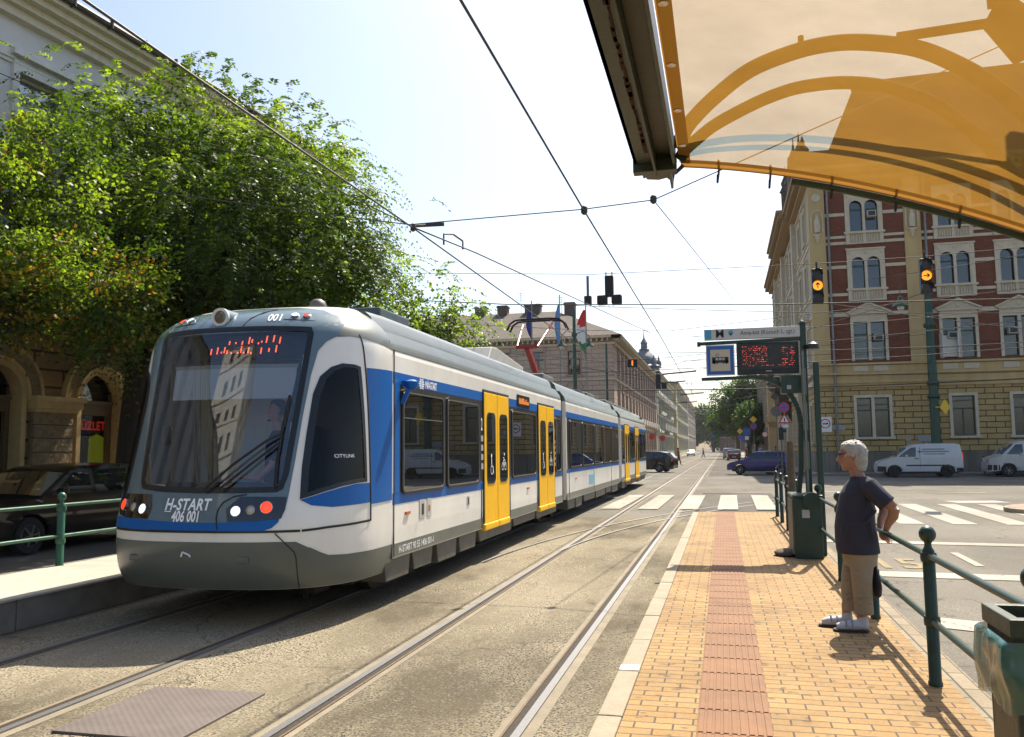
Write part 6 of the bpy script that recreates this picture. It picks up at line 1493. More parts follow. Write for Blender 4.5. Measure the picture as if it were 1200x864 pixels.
m.tube([(.35,-.10,3.20),(.35,-.10,3.27)], .012, 6); m.tube([(.70,-.10,3.22),(1.05,-.10,3.235),(1.6,-.10,3.26)], .02, 8)
m.prism([(1.0,3.23),(1.04,3.30),(1.09,3.33),(1.18,3.24),(1.18,3.10),(1.10,3.07)], -.12, -.08, 'y'); m.bar((1.05,-.1,3.3),(1.04,-.1,3.6),.05)
m.build('roof_truss', ARM_, CN_, smooth=True)
m = MB(); m.tube([(-.19,-.1,2.83),(-.19,-5,2.83)], .03, 8).tube([(2.5,-.1,1.6),(2.5,-.1,-0+.05)], .05, 8) if 0 else None
MB().box(2.3,2.42,-.2,-.08,-3.35+.0,1.95-.0).build('post', GREEN, CN_) if 0 else None
# shelter posts behind and beside the camera hold the roof
m = MB(); m.tube([(-.27,-4.6,.15),(-.27,-4.6,2.82)], .05, 10).tube([(2.46,-4.6,-.0),(2.46,-4.6,1.78)], .05, 10).tube([(2.46,-.2,-.0),(2.46,-.2,1.78)], .05, 10); m.build('shelter_post', GREEN, CN_, smooth=True)
# ---------------------------------------------------------------- people
SKIN = mat('skin', (.42,.21,.13), .5, var=.06, scale=20); SKIN2 = mat('skin_pink', (.95,.52,.42), .5)
def remeshed(mb, name, m_, parent, vox, it=6):
    o = mb.build(name, m_, parent, smooth='all')
    r = o.modifiers.new('r', 'REMESH'); r.mode = 'VOXEL'; r.voxel_size = vox; r.use_smooth_shade = True
    s_ = o.modifiers.new('s', 'SMOOTH'); s_.factor = .5; s_.iterations = it
    return o
def loft(m, rings, seg=20, mi=None):
    """rings: (cx,cy,cz,rx,ry) horizontal ellipses"""
    vs = [(cx+rx*math.cos(2*math.pi*k/seg), cy+ry*math.sin(2*math.pi*k/seg), cz) for cx, cy, cz, rx, ry in rings for k in range(seg)]
    n = len(rings); fs = [(i*seg+k, i*seg+(k+1) % seg, (i+1)*seg+(k+1) % seg, (i+1)*seg+k) for i in range(n-1) for k in range(seg)]
    fs += [tuple(range(seg))[::-1], tuple((n-1)*seg+k for k in range(seg))]
    return m.add(vs, fs, mi)
def head(m, x, y, z, s=1., lean=0.):
    """head facing -x, centre x,y,z; chin about z-.115*s"""
    r = [(-.030,-.115,.030,.030),(-.022,-.100,.055,.045),(-.012,-.075,.074,.058),(-.004,-.045,.084,.066),(.003,-.010,.092,.072),(.008,.030,.096,.076),(.010,.065,.090,.073),(.012,.095,.070,.060),(.014,.113,.040,.036)]
    loft(m, [(x+a*s, y, z+b*s, c*s, d*s) for a, b, c, d in r])
    m.tube([(x-.080*s,y,z+.022*s),(x-.098*s,y,z-.012*s),(x-.112*s,y,z-.030*s),(x-.085*s,y,z-.040*s)], [.012*s,.014*s,.017*s,.012*s], 8)
    m.tube([(x-.070*s,y-.026*s,z-.062*s),(x-.088*s,y,z-.060*s),(x-.070*s,y+.026*s,z-.062*s)], .011*s, 6)
    m.tube([(x-.06*s,y-.045*s,z+.030*s),(x-.086*s,y,z+.033*s),(x-.06*s,y+.045*s,z+.030*s)], .013*s, 6)
    m.tube([(x-.075*s,y,z-.100*s),(x-.05*s,y,z-.100*s)], .022*s, 8)
    for q in (-1, 1): m.tube([(x+.012*s,y+q*.072*s,z-.030*s),(x+.020*s,y+q*.080*s,z+.0*s),(x+.010*s,y+q*.078*s,z+.026*s)], [.010*s,.014*s,.012*s], 8)
def hand(m, wrist, d, palm_n, curl=.5, s=1., side=1):
    """palm and five curved fingers; d = finger direction, palm_n = where fingers curl to"""
    w = Vector(wrist); d = Vector(d).normalized(); n = Vector(palm_n); n = (n-d*n.dot(d)).normalized(); a = d.cross(n)*side
    m.tube([w-d*.02*s, w+d*.03*s], [.024*s,.026*s], 10)
    for k in range(4): m.tube([w+d*.015*s+a*(k-1.5)*.014*s, w+d*.085*s+a*(k-1.5)*.020*s], [.013*s,.0115*s], 8)
    for k, ln in enumerate((.062,.072,.067,.052)):
        p = w+d*.085*s+a*(k-1.5)*.0205*s; q1 = p+(d*math.cos(curl*.6)+n*math.sin(curl*.6))*ln*.45*s; q2 = q1+(d*math.cos(curl*1.5)+n*math.sin(curl*1.5))*ln*.33*s; q3 = q2+(d*math.cos(curl*2.2)+n*math.sin(curl*2.2))*ln*.28*s
        m.tube([p, q1, q2, q3], [.0095*s,.009*s,.0082*s,.006*s], 8)
    p = w+d*.02*s-a*.024*s; q1 = p+(d*.6-a*.7+n*.3).normalized()*.035*s; q2 = q1+(d*.9-a*.2+n*.4).normalized()*.03*s; q3 = q2+(d+n*.5).normalized()*.022*s
    m.tube([p, q1, q2, q3], [.013*s,.011*s,.0098*s,.007*s], 8)
WO = thing('person', 'grey-haired woman in dark T-shirt and beige trousers leaning on the green railing', 'person', (1.0,7.72,.15)); WO.scale = (.95,.95,.945)
m = MB()
head(m, .052, 0, 1.515, 1.06)
loft(m, [(.12,0,1.22,.10,.13),(.115,0,1.28,.075,.075),(.10,0,1.34,.062,.060),(.085,0,1.39,.058,.056),(.07,0,1.44,.062,.058)])
# torso core and hips under the clothes
loft(m, [(.09,0,.70,.12,.155),(.08,0,.85,.13,.15),(.075,0,1.0,.12,.145),(.09,0,1.15,.115,.16),(.11,0,1.28,.08,.13)])
for q, hx, hz in ((-1,.265,.815),(1,.27,.82)):
    m.tube([(.14,q*.17,1.27),(.245,q*.225,1.16),(.345,q*.235,1.075)], [.056,.052,.046], 12)
    m.tube([(.345,q*.235,1.075),(.335,q*.215,1.0),(.300,q*.180,.94),(.285,q*.150,.885)], [.046,.044,.034,.026], 12)
    hand(m, (.285,q*.150,.885), (.02,-q*.35,-.6), (.75,0,-.35), .75, 1.0, q)
for q, fx in ((-1,0.),(1,-.10)):
    y = q*.095
    loft(m, [(.06+fx,y,.045,.04,.036),(.062+fx,y,.12,.037,.034),(.07+fx,y,.2,.046,.042),(.075+fx*.7,y,.32,.055,.052),(.075+fx*.5,y,.45,.058,.055),(.08,y,.60,.075,.07),(.085,y,.75,.09,.08)])
    m.tube([(.075+fx,y,.045),(-.03+fx,y,.045),(-.125+fx,y-.005*q,.034)], [.040,.040,.032], 10)
body = remeshed(m, 'body', SKIN, WO, .0065, 4)
SH = mat('tshirt_navy', (.036,.036,.058), .9, var=.15, scale=6, bump=.5, bscale=9)
m = MB()
loft(m, [(.075,0,.665,.178,.205),(.07,0,.70,.180,.205),(.062,0,.80,.178,.195),(.055,0,.90,.170,.190),(.062,0,1.0,.162,.185),(.075,0,1.1,.152,.190),(.088,0,1.19,.142,.195),(.105,0,1.26,.120,.185),(.118,0,1.305,.094,.140),(.112,0,1.335,.080,.095)], 32)
for q in (-1, 1):
    m.tube([(.115,q*.11,1.285),(.16,q*.185,1.255),(.235,q*.232,1.165),(.292,q*.245,1.105)], [.062,.082,.078,.080], 14)
# folds
for a, b, c in (((.20,-.16,1.20),(.10,-.19,1.02),(.02,-.18,.86)),((.22,-.12,1.05),(.12,-.19,.95),(.0,-.185,.92)),((-.06,-.10,.75),(-.07,-.13,.85),(-.04,-.14,1.0)),((.20,-.10,.70),(.17,-.16,.82),(.15,-.18,.95))): m.tube([a, b, c], .014, 6)
remeshed(m, 'tshirt', SH, WO, .008, 5)
TR = mat('trousers_beige', (.36,.30,.21), .85, var=.12, scale=5, bump=.45, bscale=10)
m = MB(); loft(m, [(.085,0,.56,.135,.165),(.085,0,.66,.150,.185),(.085,0,.80,.150,.180)], 28)
for q, fx in ((-1,.0),(1,-.075)):
    y = q*.090
    loft(m, [(.085+fx,y,.150,.076,.068),(.085+fx,y,.165,.078,.070),(.080+fx,y,.32,.080,.072),(.078+fx*.8,y,.45,.086,.078),(.082+fx*.4,y,.58,.100,.086),(.088,y,.70,.115,.095)], 24)
    for z in (.25,.30,.42,.5): m.tube([(.02+fx,y-.072,z),(.09+fx,y-.078,z+.025),(.15+fx,y-.05,z+.0)], .007, 6)
remeshed(m, 'trousers', TR, WO, .008, 4)
HR = mat('grey_hair', (.52,.49,.42), .6, var=.30, scale=22, bump=1., bscale=60)
m = MB(); x, z = .055, 1.515
loft(m, [(x+.070,0,z-.135,.040,.052),(x+.066,0,z-.10,.058,.068),(x+.060,0,z-.06,.072,.082),(x+.048,0,z-.02,.086,.092),(x+.032,0,z+.03,.104,.098),(x+.020,0,z+.07,.112,.096),(x+.012,0,z+.105,.098,.084),(x+.005,0,z+.130,.062,.055),(x+.0,0,z+.140,.02,.02)], 26)
rr = random.Random(6)
for k in range(150):
    a = rr.uniform(-2.5, 2.5); e = rr.uniform(-.25, 1.4); d = Vector((math.cos(a)*math.cos(e), math.sin(a)*math.cos(e), math.sin(e)))
    p = Vector((x+.018, 0, z+.03)) + Vector((d.x*.098, d.y*.088, d.z*.106)); t = Vector((rr.uniform(-.02,.03), rr.uniform(-.02,.02), rr.uniform(-.03,.012)))
    m.tube([p-d*.01, p+d*.006+t*.5, p+d*.004+t], [.012,.010,.004], 6)
remeshed(m, 'hair', HR, WO, .0055, 1)
m = MB()
for q in (-1, 1):
    m.tube([(x-.103, q*.012, z+.028), (x-.100, q*.058, z+.026), (x+.01, q*.084, z+.022)], .0035, 6)
    for k in range(12):
        a0, a1 = 2*math.pi*k/12, 2*math.pi*(k+1)/12; m.tube([(x-.104, q*.034+.024*math.cos(a0), z+.018+.016*math.sin(a0)), (x-.104, q*.034+.024*math.cos(a1), z+.018+.016*math.sin(a1))], .0028, 5)
m.build('glasses', mat('dark_frame', (.03,.01,.02), .3), WO)
m = MB()
for q in (-1, 1): m.lathe([(.002,-.008),(.009,-.004),(.009,.004),(.002,.008)], (x-.080, q*.032, z+.018), 8)
m.build('eye', mat('eye_dark', (.03,.025,.02), .2), WO)
SHO = mat('shoe_grey', (.42,.43,.47), .7, var=.15, scale=14); SOL = mat('sole_dark', (.03,.025,.025), .7)
for q, fx in ((-1,.0),(1,-.10)):
    y = q*.095; m = MB()
    m.tube([(.085+fx,y,.06),(.0+fx,y,.055),(-.09+fx,y-.004*q,.045),(-.145+fx,y-.006*q,.036)], [.045,.046,.043,.030], 14)
    loft(m, [(.065+fx,y,.05,.052,.044),(.068+fx,y,.10,.046,.040),(.07+fx,y,.135,.042,.038)], 14)
    so_ = remeshed(m, 'shoe', SHO, WO, .007, 2)
    m = MB(); m.prism([(-.175+fx,y-.02),(-.15+fx,y-.046),(-.05+fx,y-.050),(.10+fx,y-.042),(.122+fx,y),(.10+fx,y+.042),(-.05+fx,y+.050),(-.15+fx,y+.046),(-.175+fx,y+.02)], .0, .024, 'z'); m.build('sole', SOL, so_, bevel=.005)
    m = MB()
    for xx in (-.02,-.07): m.tube([(xx+fx,y-.048,.05),(xx+fx,y-.02,.098),(xx+fx,y+.02,.098),(xx+fx,y+.048,.05)], .006, 6)
    m.build('strap', mat('strap_grey', (.28,.28,.30), .7), so_)
# black net bag hanging from her hands behind the legs
m = MB(); loft(m, [(0,0,.0,.02,.03),(0,0,.02,.035,.07),(0,0,.08,.042,.085),(0,0,.15,.034,.075),(0,0,.21,.02,.05),(0,0,.25,.008,.02)], 14); m.tube([(0,0,.24),(-.01,0,.36),(.0,-.02,.50)], .006, 6)
bg = m.build('net_bag', mat('net_black', (.015,.015,.017), .7, bump=1., bscale=90), None, smooth=True, loc=(1.195,7.70,.42)); tag(bg, 'small black net bag hanging behind the woman\'s legs', 'bag')
# driver
DRV = thing('person', 'tram driver with short hair in a dark blue shirt behind the windscreen', 'person', (TX+.24, TY+1.12, .95), R(35))
m = MB(); head(m, 0, 0, 1.17, 1.0); loft(m, [(.03,0,.86,.08,.12),(.025,0,.95,.062,.07),(.02,0,1.06,.055,.055)])
loft(m, [(.03,0,.15,.14,.17),(.03,0,.5,.13,.17),(.03,0,.8,.12,.19)])
for q in (-1, 1):
    m.tube([(.02,q*.19,.82),(-.06,q*.24,.58),(-.20,q*.22,.44),(-.34,q*.16,.46)], [.055,.045,.038,.028], 10); hand(m, (-.34,q*.16,.46), (-1,0,.1), (0,0,-1), .5, 1., q)
    m.tube([(.05,q*.09,.15),(-.40,q*.11,.14),(-.42,q*.11,-.02)], [.09,.065,.05], 10)
remeshed(m, 'body', SKIN2, DRV, .010, 3)
m = MB(); loft(m, [(.03,0,.10,.16,.19),(.03,0,.5,.15,.19),(.03,0,.80,.14,.21),(.03,0,.90,.10,.15),(.03,0,.955,.07,.08)])
for q in (-1, 1): m.tube([(.03,q*.12,.86),(.02,q*.21,.80),(-.04,q*.25,.62)], [.07,.075,.065], 10)
remeshed(m, 'shirt', mat('driver_shirt', (.02,.035,.08), .9), DRV, .012, 3)
m = MB(); loft(m, [(.03,0,1.12,.066,.075),(.022,0,1.20,.082,.080),(.014,0,1.26,.083,.074),(.012,0,1.29,.05,.045)], 16); m.tube([(-.07,-.03,1.065),(-.085,0,1.06),(-.07,.03,1.065)], .012, 6)
remeshed(m, 'hair', mat('dark_hair', (.02,.014,.010), .7), DRV, .010, 2)
def walker(label, loc, rz, h, shirt, pants, hair=(.05,.03,.02), stride=.22, bike=False, group=None):
    s = h/1.72; p = thing('person', label, 'person', loc, rz, group); m = MB()
    head(m, 0, 0, 1.60*s, s); loft(m, [(.01,0,1.36*s,.08*s,.12*s),(.01,0,1.45*s,.055*s,.055*s),(0,0,1.52*s,.055*s,.055*s)])
    for q in (-1, 1):
        m.tube([(.01,q*.19*s,1.38*s),(q*.05*s,q*.23*s,1.12*s),(-.05+q*.10*s,q*.22*s,.88*s)], [.048*s,.042*s,.03*s], 8); hand(m, (-.05+q*.10*s,q*.22*s,.88*s), (0,0,-1), (-1,0,0), .4, s, q)
        fx = q*stride*s
        m.tube([(0,q*.09*s,.90*s),(fx*.4-.03*s,q*.09*s,.50*s),(fx,q*.09*s,.08*s)], [.085*s,.058*s,.038*s], 8); m.tube([(fx+.05*s,q*.09*s,.04*s),(fx-.15*s,q*.09*s,.03*s)], [.04*s,.03*s], 8)
    loft(m, [(0,0,.86*s,.11*s,.16*s),(0,0,1.1*s,.10*s,.14*s),(0,0,1.36*s,.09*s,.15*s)])
    remeshed(m, 'body', SKIN, p, .018*s, 2)
    m = MB(); loft(m, [(0,0,.84*s,.13*s,.17*s),(0,0,1.1*s,.125*s,.165*s),(.01,0,1.34*s,.12*s,.19*s),(.01,0,1.44*s,.07*s,.10*s)])
    for q in (-1, 1): m.tube([(.01,q*.17*s,1.38*s),(q*.03*s,q*.225*s,1.2*s)], .062*s, 8)
    remeshed(m, 'shirt', mat('cloth_%d_%d_%d' % tuple(int(c*99) for c in shirt), shirt, .9), p, .02*s, 2)
    m = MB()
    for q in (-1, 1): fx = q*stride*s; m.tube([(0,q*.08*s,.88*s),(fx*.4-.03*s,q*.09*s,.50*s),(fx*.95,q*.09*s,.12*s)], [.105*s,.075*s,.056*s], 8)
    remeshed(m, 'trousers', mat('cloth_%d_%d_%d' % tuple(int(c*99) for c in pants), pants, .9), p, .02*s, 2)
    m = MB(); loft(m, [(.03*s,0,1.55*s,.065*s,.078*s),(.02*s,0,1.64*s,.095*s,.083*s),(.012*s,0,1.70*s,.085*s,.07*s),(.01*s,0,1.735*s,.03*s,.03*s)], 12)
    remeshed(m, 'hair', mat('hair_%d' % int(hair[0]*99), hair, .8), p, .02*s, 1)
    return p
walker('person in an orange-red top at the kerb behind the black estate car', (-4.4,88.5,0), R(180), 1.75, (.35,.07,.03), (.12,.06,.04))
walker('person in dark clothes crossing the tracks far down the street', (-3.4,155,0), R(180), 1.75, (.08,.08,.10), (.05,.05,.06), stride=.3)
walker('man in a pale blue shirt behind the blue car', (4.0,99,.12), R(60), 1.78, (.25,.35,.55), (.05,.06,.1))
walker('woman in a green top left of the man in a pale blue shirt', (3.2,98,.12), R(20), 1.65, (.15,.35,.18), (.3,.25,.2))
walker('person in a dark red top leftmost of the group behind the blue car', (2.5,97.5,.12), R(-30), 1.68, (.3,.04,.05), (.04,.04,.05))
walker('person standing by the traffic light behind the rear of the blue car', (4.9,86,.12), R(10), 1.7, (.2,.18,.12), (.08,.08,.1))
walker('person in dark clothes walking by the pink block behind the black estate car', (-8.9,84,.12), R(90), 1.7, (.07,.06,.06), (.05,.05,.06))
walker('person in a pale top walking by the green palace', (-8.8,136,.12), R(90), 1.7, (.4,.38,.35), (.06,.06,.1))
# bicycle of the group
bc = thing('bicycle', 'bicycle standing between the people behind the blue car', 'bicycle', (3.0,96.6,.12), R(20))
for x in (-.52,.52):
    m = MB(); m.tube([(x+.33*math.cos(2*math.pi*k/24), 0, .34+.33*math.sin(2*math.pi*k/24)) for k in range(25)], .018, 6)
    for k in range(6): a = math.pi*k/6; m.tube([(x-.32*math.cos(a),0,.34-.32*math.sin(a)),(x+.32*math.cos(a),0,.34+.32*math.sin(a))], .004, 4)
    m.build('wheel', TYRE, bc)
m = MB(); 
for a, b in (((-.52,.34),(-.38,.95)),((-.4,.85),(.15,.85)),((-.42,.75),(.02,.32)),((.02,.32),(.18,.95)),((.02,.32),(.52,.34)),((.52,.34),(.15,.82))): m.tube([(a[0],0,a[1]),(b[0],0,b[1])], .018, 6)
m.build('frame', mat('bike_green', (.1,.25,.12), .4), bc); MB().box(.08,.30,-.07,.07,.95,1.0).build('saddle', BLACK, bc, bevel=.02); MB().tube([(-.38,-.28,1.0),(-.38,0,.96),(-.38,.28,1.0)], .014, 6).build('handlebar', DARK, bc)
# ---------------------------------------------------------------- poles, flags, signals
PG = mat('pole_green', (.02,.075,.045), .45, var=.2, scale=4)
def pole(label, x, y, h, r0, r1, base_z=.12, lamps=(), collars=(), name='catenary_pole'):
    p = thing(name, label, 'pole', (x, y, base_z)); m = MB(); m.lathe([(r0*1.5,0),(r0*1.5,.35),(r0*1.1,.5),(r0,.9),(r0*.8+r1*.2,h*.5),(r1,h),(r1*.6,h+.1)], (0,0,0), 14)
    for z in collars: m.lathe([(r0*1.15,z-.12),(r0*1.35,z),(r0*1.15,z+.12)], (0,0,0), 14)
    m.build('mast', PG, p, smooth=True)
    for dx, z in lamps:
        m = MB(); m.tube([(0,0,z+.9),(dx*.6,0,z+1.15),(dx,0,z+.75),(dx,0,z+.45)], .03, 6); m.lathe([(.04,z+.5),(.10,z+.42),(.13,z+.28),(.34,z+.05),(.36,z)], (dx,0,0), 14); l = m.build('street_lamp', PG, p, smooth=True)
        m = MB(); m.lathe([(.16,z+.01),(.15,z-.12),(.08,z-.22),(.01,z-.24)], (dx,0,0), 12); m.build('globe', mat('lamp_globe', (.5,.5,.48), .2), l, smooth=True)
    return p
pole('thick green tramway pole standing behind the small white van', 12.05, 54.2, 11.3, .27, .19, collars=(5.2, 4.4, 8.6))
pole('green tramway pole with two street lamps between the light blue and the tricolour flag', -10.25, 61.0, 11.8, .16, .11, .0, ((-.95,9.2),(1.1,9.1)), collars=(3.5,7.5,10))
pole('slim green pole at the corner of the pink block, right of the tricolour flag', -9.1, 70.0, 10.3, .10, .08, .0, ((.0,0),)[:0], collars=(8,))
pole('green tramway pole far down the street among the trees', 3.6, 118, 11.5, .12, .09, .12)
def flag(label, x, z0, h, cols, wv, zt, name='flagpole'):
    p = thing(name, label, 'flagpole', (x, 74.3, 0)); m = MB(); m.lathe([(.07,0),(.05,h),(.06,h+.03),(.02,h+.12)], (0,0,0), 10); m.build('mast', mat('mast_white', (.35,.35,.34), .4), p, smooth=True)
    m = MB(); n = 18; W1 = wv
    vs = []; mi = []
    for j in range(n+1):
        t = j/n; z = zt - z0*t; w_ = W1*(math.sin(math.pi*min(1, t*1.15+.02))**.6+.06)
        for k in range(7):
            u = k/6; vs.append((-.05 - w_*u*(.75+.25*math.sin(t*4)), .10*math.sin(k*1.9+t*2.0)*u, z - .35*u*(1-t)*0 - .18*u*math.sin(t*3)))
    fs = []
    for j in range(n):
        for k in range(6): fs.append((j*7+k, j*7+k+1, j*7+8+k, j*7+7+k)); mi.append(min(len(cols)-1, int((j+k*.3)/n*len(cols))))
    m.v = vs; m.f = fs; m.m = mi; m.build('flag', cols, p, smooth='all', fixn=False)
FB1 = mat('flag_darkblue', (.015,.03,.22), .8); FB2 = mat('flag_lightblue', (.14,.32,.62), .8); FR = mat('flag_red', (.62,.025,.02), .8); FWt = mat('flag_white', (.7,.7,.68), .8); FG = mat('flag_green', (.01,.22,.07), .8)
flag('leftmost flagpole with a dark blue flag hanging limp above the tram', -16.33, 3.1, 15.0, [FB1], .45, 14.4)
flag('middle flagpole with a light blue flag hanging limp above the tram', -13.78, 4.2, 15.4, [FB2], .40, 14.6)
flag('rightmost flagpole with a red, white and green flag above the tram', -11.42, 4.4, 14.3, [FR, FWt, FG], .80, 14.0)
YM = thing('marker_pole', 'thin yellow-green pole rising beside the joint of the tram cars', 'pole', (-6.7,32,0)); m = MB(); m.tube([(0,0,0),(0,0,4.6)], .03, 6); m.build('mast', mat('yellow_green', (.35,.45,.05), .5), YM)
# traffic signals hung on span wires
SBK = mat('signal_black', (.008,.008,.008), .55); AMB = mat('signal_amber', (.7,.22,.01), .3, emit=(1,.30,.02), estr=.75)
def signal(label, x, y, z, arrow, s=.36, back=False):
    """z = bottom of the three-lens head"""
    g = thing('traffic_signal', label, 'traffic light', (x, y, z)); H = s*3
    b = MB().box(-s*.46, s*.46, -.12, .14, 0, H).box(-.03,.03,-.03,.03,H,H+.25).build('housing', SBK, g, bevel=.03)
    for k in range(3):
        zc = s*(k+.5); m = MB(); m.lathe([(s*.42,-.125),(.001,-.135)], (0,0,zc), 20, 'y')
        l = m.build('lens', AMB if k == 1 else mat('lens_off', (.02,.015,.01), .3), g)
        m = MB()
        for q in range(12):
            a0 = R(-20+220*q/12); a1 = R(-20+220*(q+1)/12)
            V = [(s*.44*math.cos(a), yy, zc+s*.44*math.sin(a)) for yy in (-.12,-.28) for a in (a0, a1)]; m.add(V, [(0,1,3,2)])
        m.build('visor', SBK, l, fixn=False)
    zc = s*1.5; m = MB(); t = s*.09
    if arrow == 'up': m.box(-t/2,t/2,-.142,-.137,zc-s*.22,zc+s*.18).bar((0,-.14,zc+s*.24),(-s*.16,-.14,zc+s*.04),t,.004,up=(0,1,0)).bar((0,-.14,zc+s*.24),(s*.16,-.14,zc+s*.04),t,.004,up=(0,1,0))
    else: m.box(-s*.22,s*.18,-.142,-.137,zc-t/2,zc+t/2).bar((s*.24,-.14,zc),(s*.04,-.14,zc+s*.16),t,.004,up=(0,1,0)).bar((s*.24,-.14,zc),(s*.04,-.14,zc-s*.16),t,.004,up=(0,1,0))
    m.build('arrow', SBK, g)
    return g
signal('hanging traffic light with amber arrow pointing up, left of the two', 3.05, 28, 6.16, 'up')
signal('hanging traffic light with amber arrow pointing right, right of the two', 6.19, 28, 6.29, 'right')
g = thing('traffic_signal', 'black cluster of three signal heads seen from behind, hung on the span wire', 'traffic light', (-3.5,28,6.47))
m = MB().box(-.14,.14,-.1,.14,.24,.95).build('housing', SBK, g, bevel=.03)
for s in (-1, 1): MB().box(-.17+s*.24,.17+s*.24,-.12,.16,-.02,.30).build('side_head', SBK, g, bevel=.05)
m = MB(); m.tube([(-.1,0,.93),(-.1,0,1.08)], .02, 6).tube([(.1,0,.93),(.1,0,1.08)], .02, 6).tube([(-.05,.0,.0),(.0,0,-.12),(.1,0,-.10),(.2,0,.0)], .008, 5); m.build('hanger', DARK, g)
g = thing('traffic_signal', 'small black signal box on a rod left of the three-headed cluster', 'traffic light', (-4.22,28,6.5)); MB().box(-.12,.12,-.1,.1,0,.27).build('housing', SBK, g, bevel=.02); MB().tube([(0,0,.25),(0,0,.95)], .045, 8).build('rod', mat('rod_grey', (.2,.2,.2), .5), g)
g = thing('tram_signal', 'small black signal box with an orange-red upright bar over the tram rear', 'tram signal', (-3.98,40,5.62)); MB().box(-.23,.23,-.1,.1,-.14,.24).build('housing', SBK, g, bevel=.02); MB().box(-.03,.03,-.108,-.1,-.07,.16).build('bar_lamp', mat('bar_orange', (.8,.1,.02), .4, emit=(1,.13,.02), estr=1.2), g)
g = thing('traffic_signal', 'black signal heads seen from behind, hung far down the street right of the tower', 'traffic light', (-4.1,60,5.9)); MB().box(-.3,.05,-.1,.15,-.1,.95).build('housing', SBK, g, bevel=.03); MB().box(.1,.45,-.1,.15,-.1,.3).build('side_head', SBK, g, bevel=.05); 
g = thing('street_lamp', 'green pendant lamp hanging on a wire before the brick facade', 'street lamp', (8.74,45,8.5)); m = MB(); m.tube([(0,0,1.5),(0,0,.5)], .02, 6); m.lathe([(.04,.55),(.12,.45),(.14,.3),(.36,.08),(.38,.02)], (0,0,0), 14); m.build('shade', PG, g, smooth=True); m = MB(); m.lathe([(.17,.02),(.15,-.12),(.05,-.2)], (0,0,0), 12); m.build('globe', mat('lamp_globe', (.5,.5,.48), .2), g, smooth=True)
# ---------------------------------------------------------------- overhead wires
WR = mat('copper_wire', (.05,.045,.04), .6); 
def wire(label, pts, r=.013, sag=0., name='overhead_wire', fit=()):
    P = []
    for a, b in zip(pts, pts[1:]):
        a = Vector(a); b = Vector(b); n = max(1, int((b-a).length/3))
        for k in range(n): t = k/n; q = a.lerp(b, t); q.z -= sag*4*t*(1-t)*(b-a).length/20; P.append(q)
    P.append(Vector(pts[-1])); m = MB(); m.tube(P, r, 6)
    for p in fit: p = Vector(p); m.lathe([(.02,p.z-.06),(.05,p.z-.03),(.05,p.z+.05),(.02,p.z+.08)], (p.x,p.y,0), 8)
    o = m.build(name, WR, None, smooth='all'); return tag(o, label, 'wire', 'wires of the tramway overhead line')
wire('thick contact wire over the near track, running up from the street end', [(-1.9,-8,5.2),(-1.9,12.4,5.22),(-1.85,28,5.3),(-2.0,60,5.6),(-1.9,120,5.6),(-1.95,330,5.6)], .014, fit=[(-1.9,12.4,5.22)])
wire('contact wire directly above the tram roof', [(-4.95,-8,5.28),(-4.95,13.3,5.41),(-4.95,40,5.36),(-5.0,120,5.6),(-5.0,330,5.6)], .014, fit=[(-4.95,13.3,5.41)])
wire('wire branching off over the tram towards the hanging signals', [(-4.95,13.3,5.42),(-4.55,15.7,5.5),(-6.4,40,0)][:2]+[(-3.1,40,7.05)], .013, fit=[])
m_ = MB(); m_.tube([(-4.84,14.6,5.42),(-4.84,14.6,5.62),(-4.75,14.9,5.68),(-4.66,15.2,5.62),(-4.66,15.2,5.46)], .018, 6); tag(m_.build('wire_jumper', WR, None), 'curved jumper loop clipped between two wires over the tram', 'wire clip')
m_ = MB(); m_.tube([(-4.95,13.3,5.45),(-4.8,13.5,5.5),(-4.5,13.6,5.52)], .035, 6); tag(m_.build('wire_clamp', WR, None), 'dark wire clamp where the wires meet over the tram', 'wire clip')
wire('span wire from the left house over both tracks to the canopy corner', [(-14.9,12.8,7.75),(-11.15,12.8,6.57),(-4.83,12.8,5.33),(-1.98,12.8,5.36),(-.90,12.8,5.42),(9.5,12.8,9.3)], .009, fit=[(-.9,12.8,5.42)])
wire('thin wire slanting from the span wire down to the right signals', [(-.9,12.8,5.42),(.53,30,6.73)], .008)
wire('pale cable sagging through the big tree', [(-14.6,14,9.7),(-11,14,7.95),(-7.8,14,7.05),(-4.95,13.3,5.42)], .010)
wire('lower span wire carrying the hanging signals', [(-14,28,7.3),(-6.84,28,6.62),(1.54,28,6.19),(8.84,28,6.0),(24,28,7.5)], .018)
wire('upper span wire above the hanging signals', [(-16,28,8.3),(-4,28,7.5),(3.05,28,7.42),(6.2,28,7.45),(26,28,8.2)], .010)
sp = 0
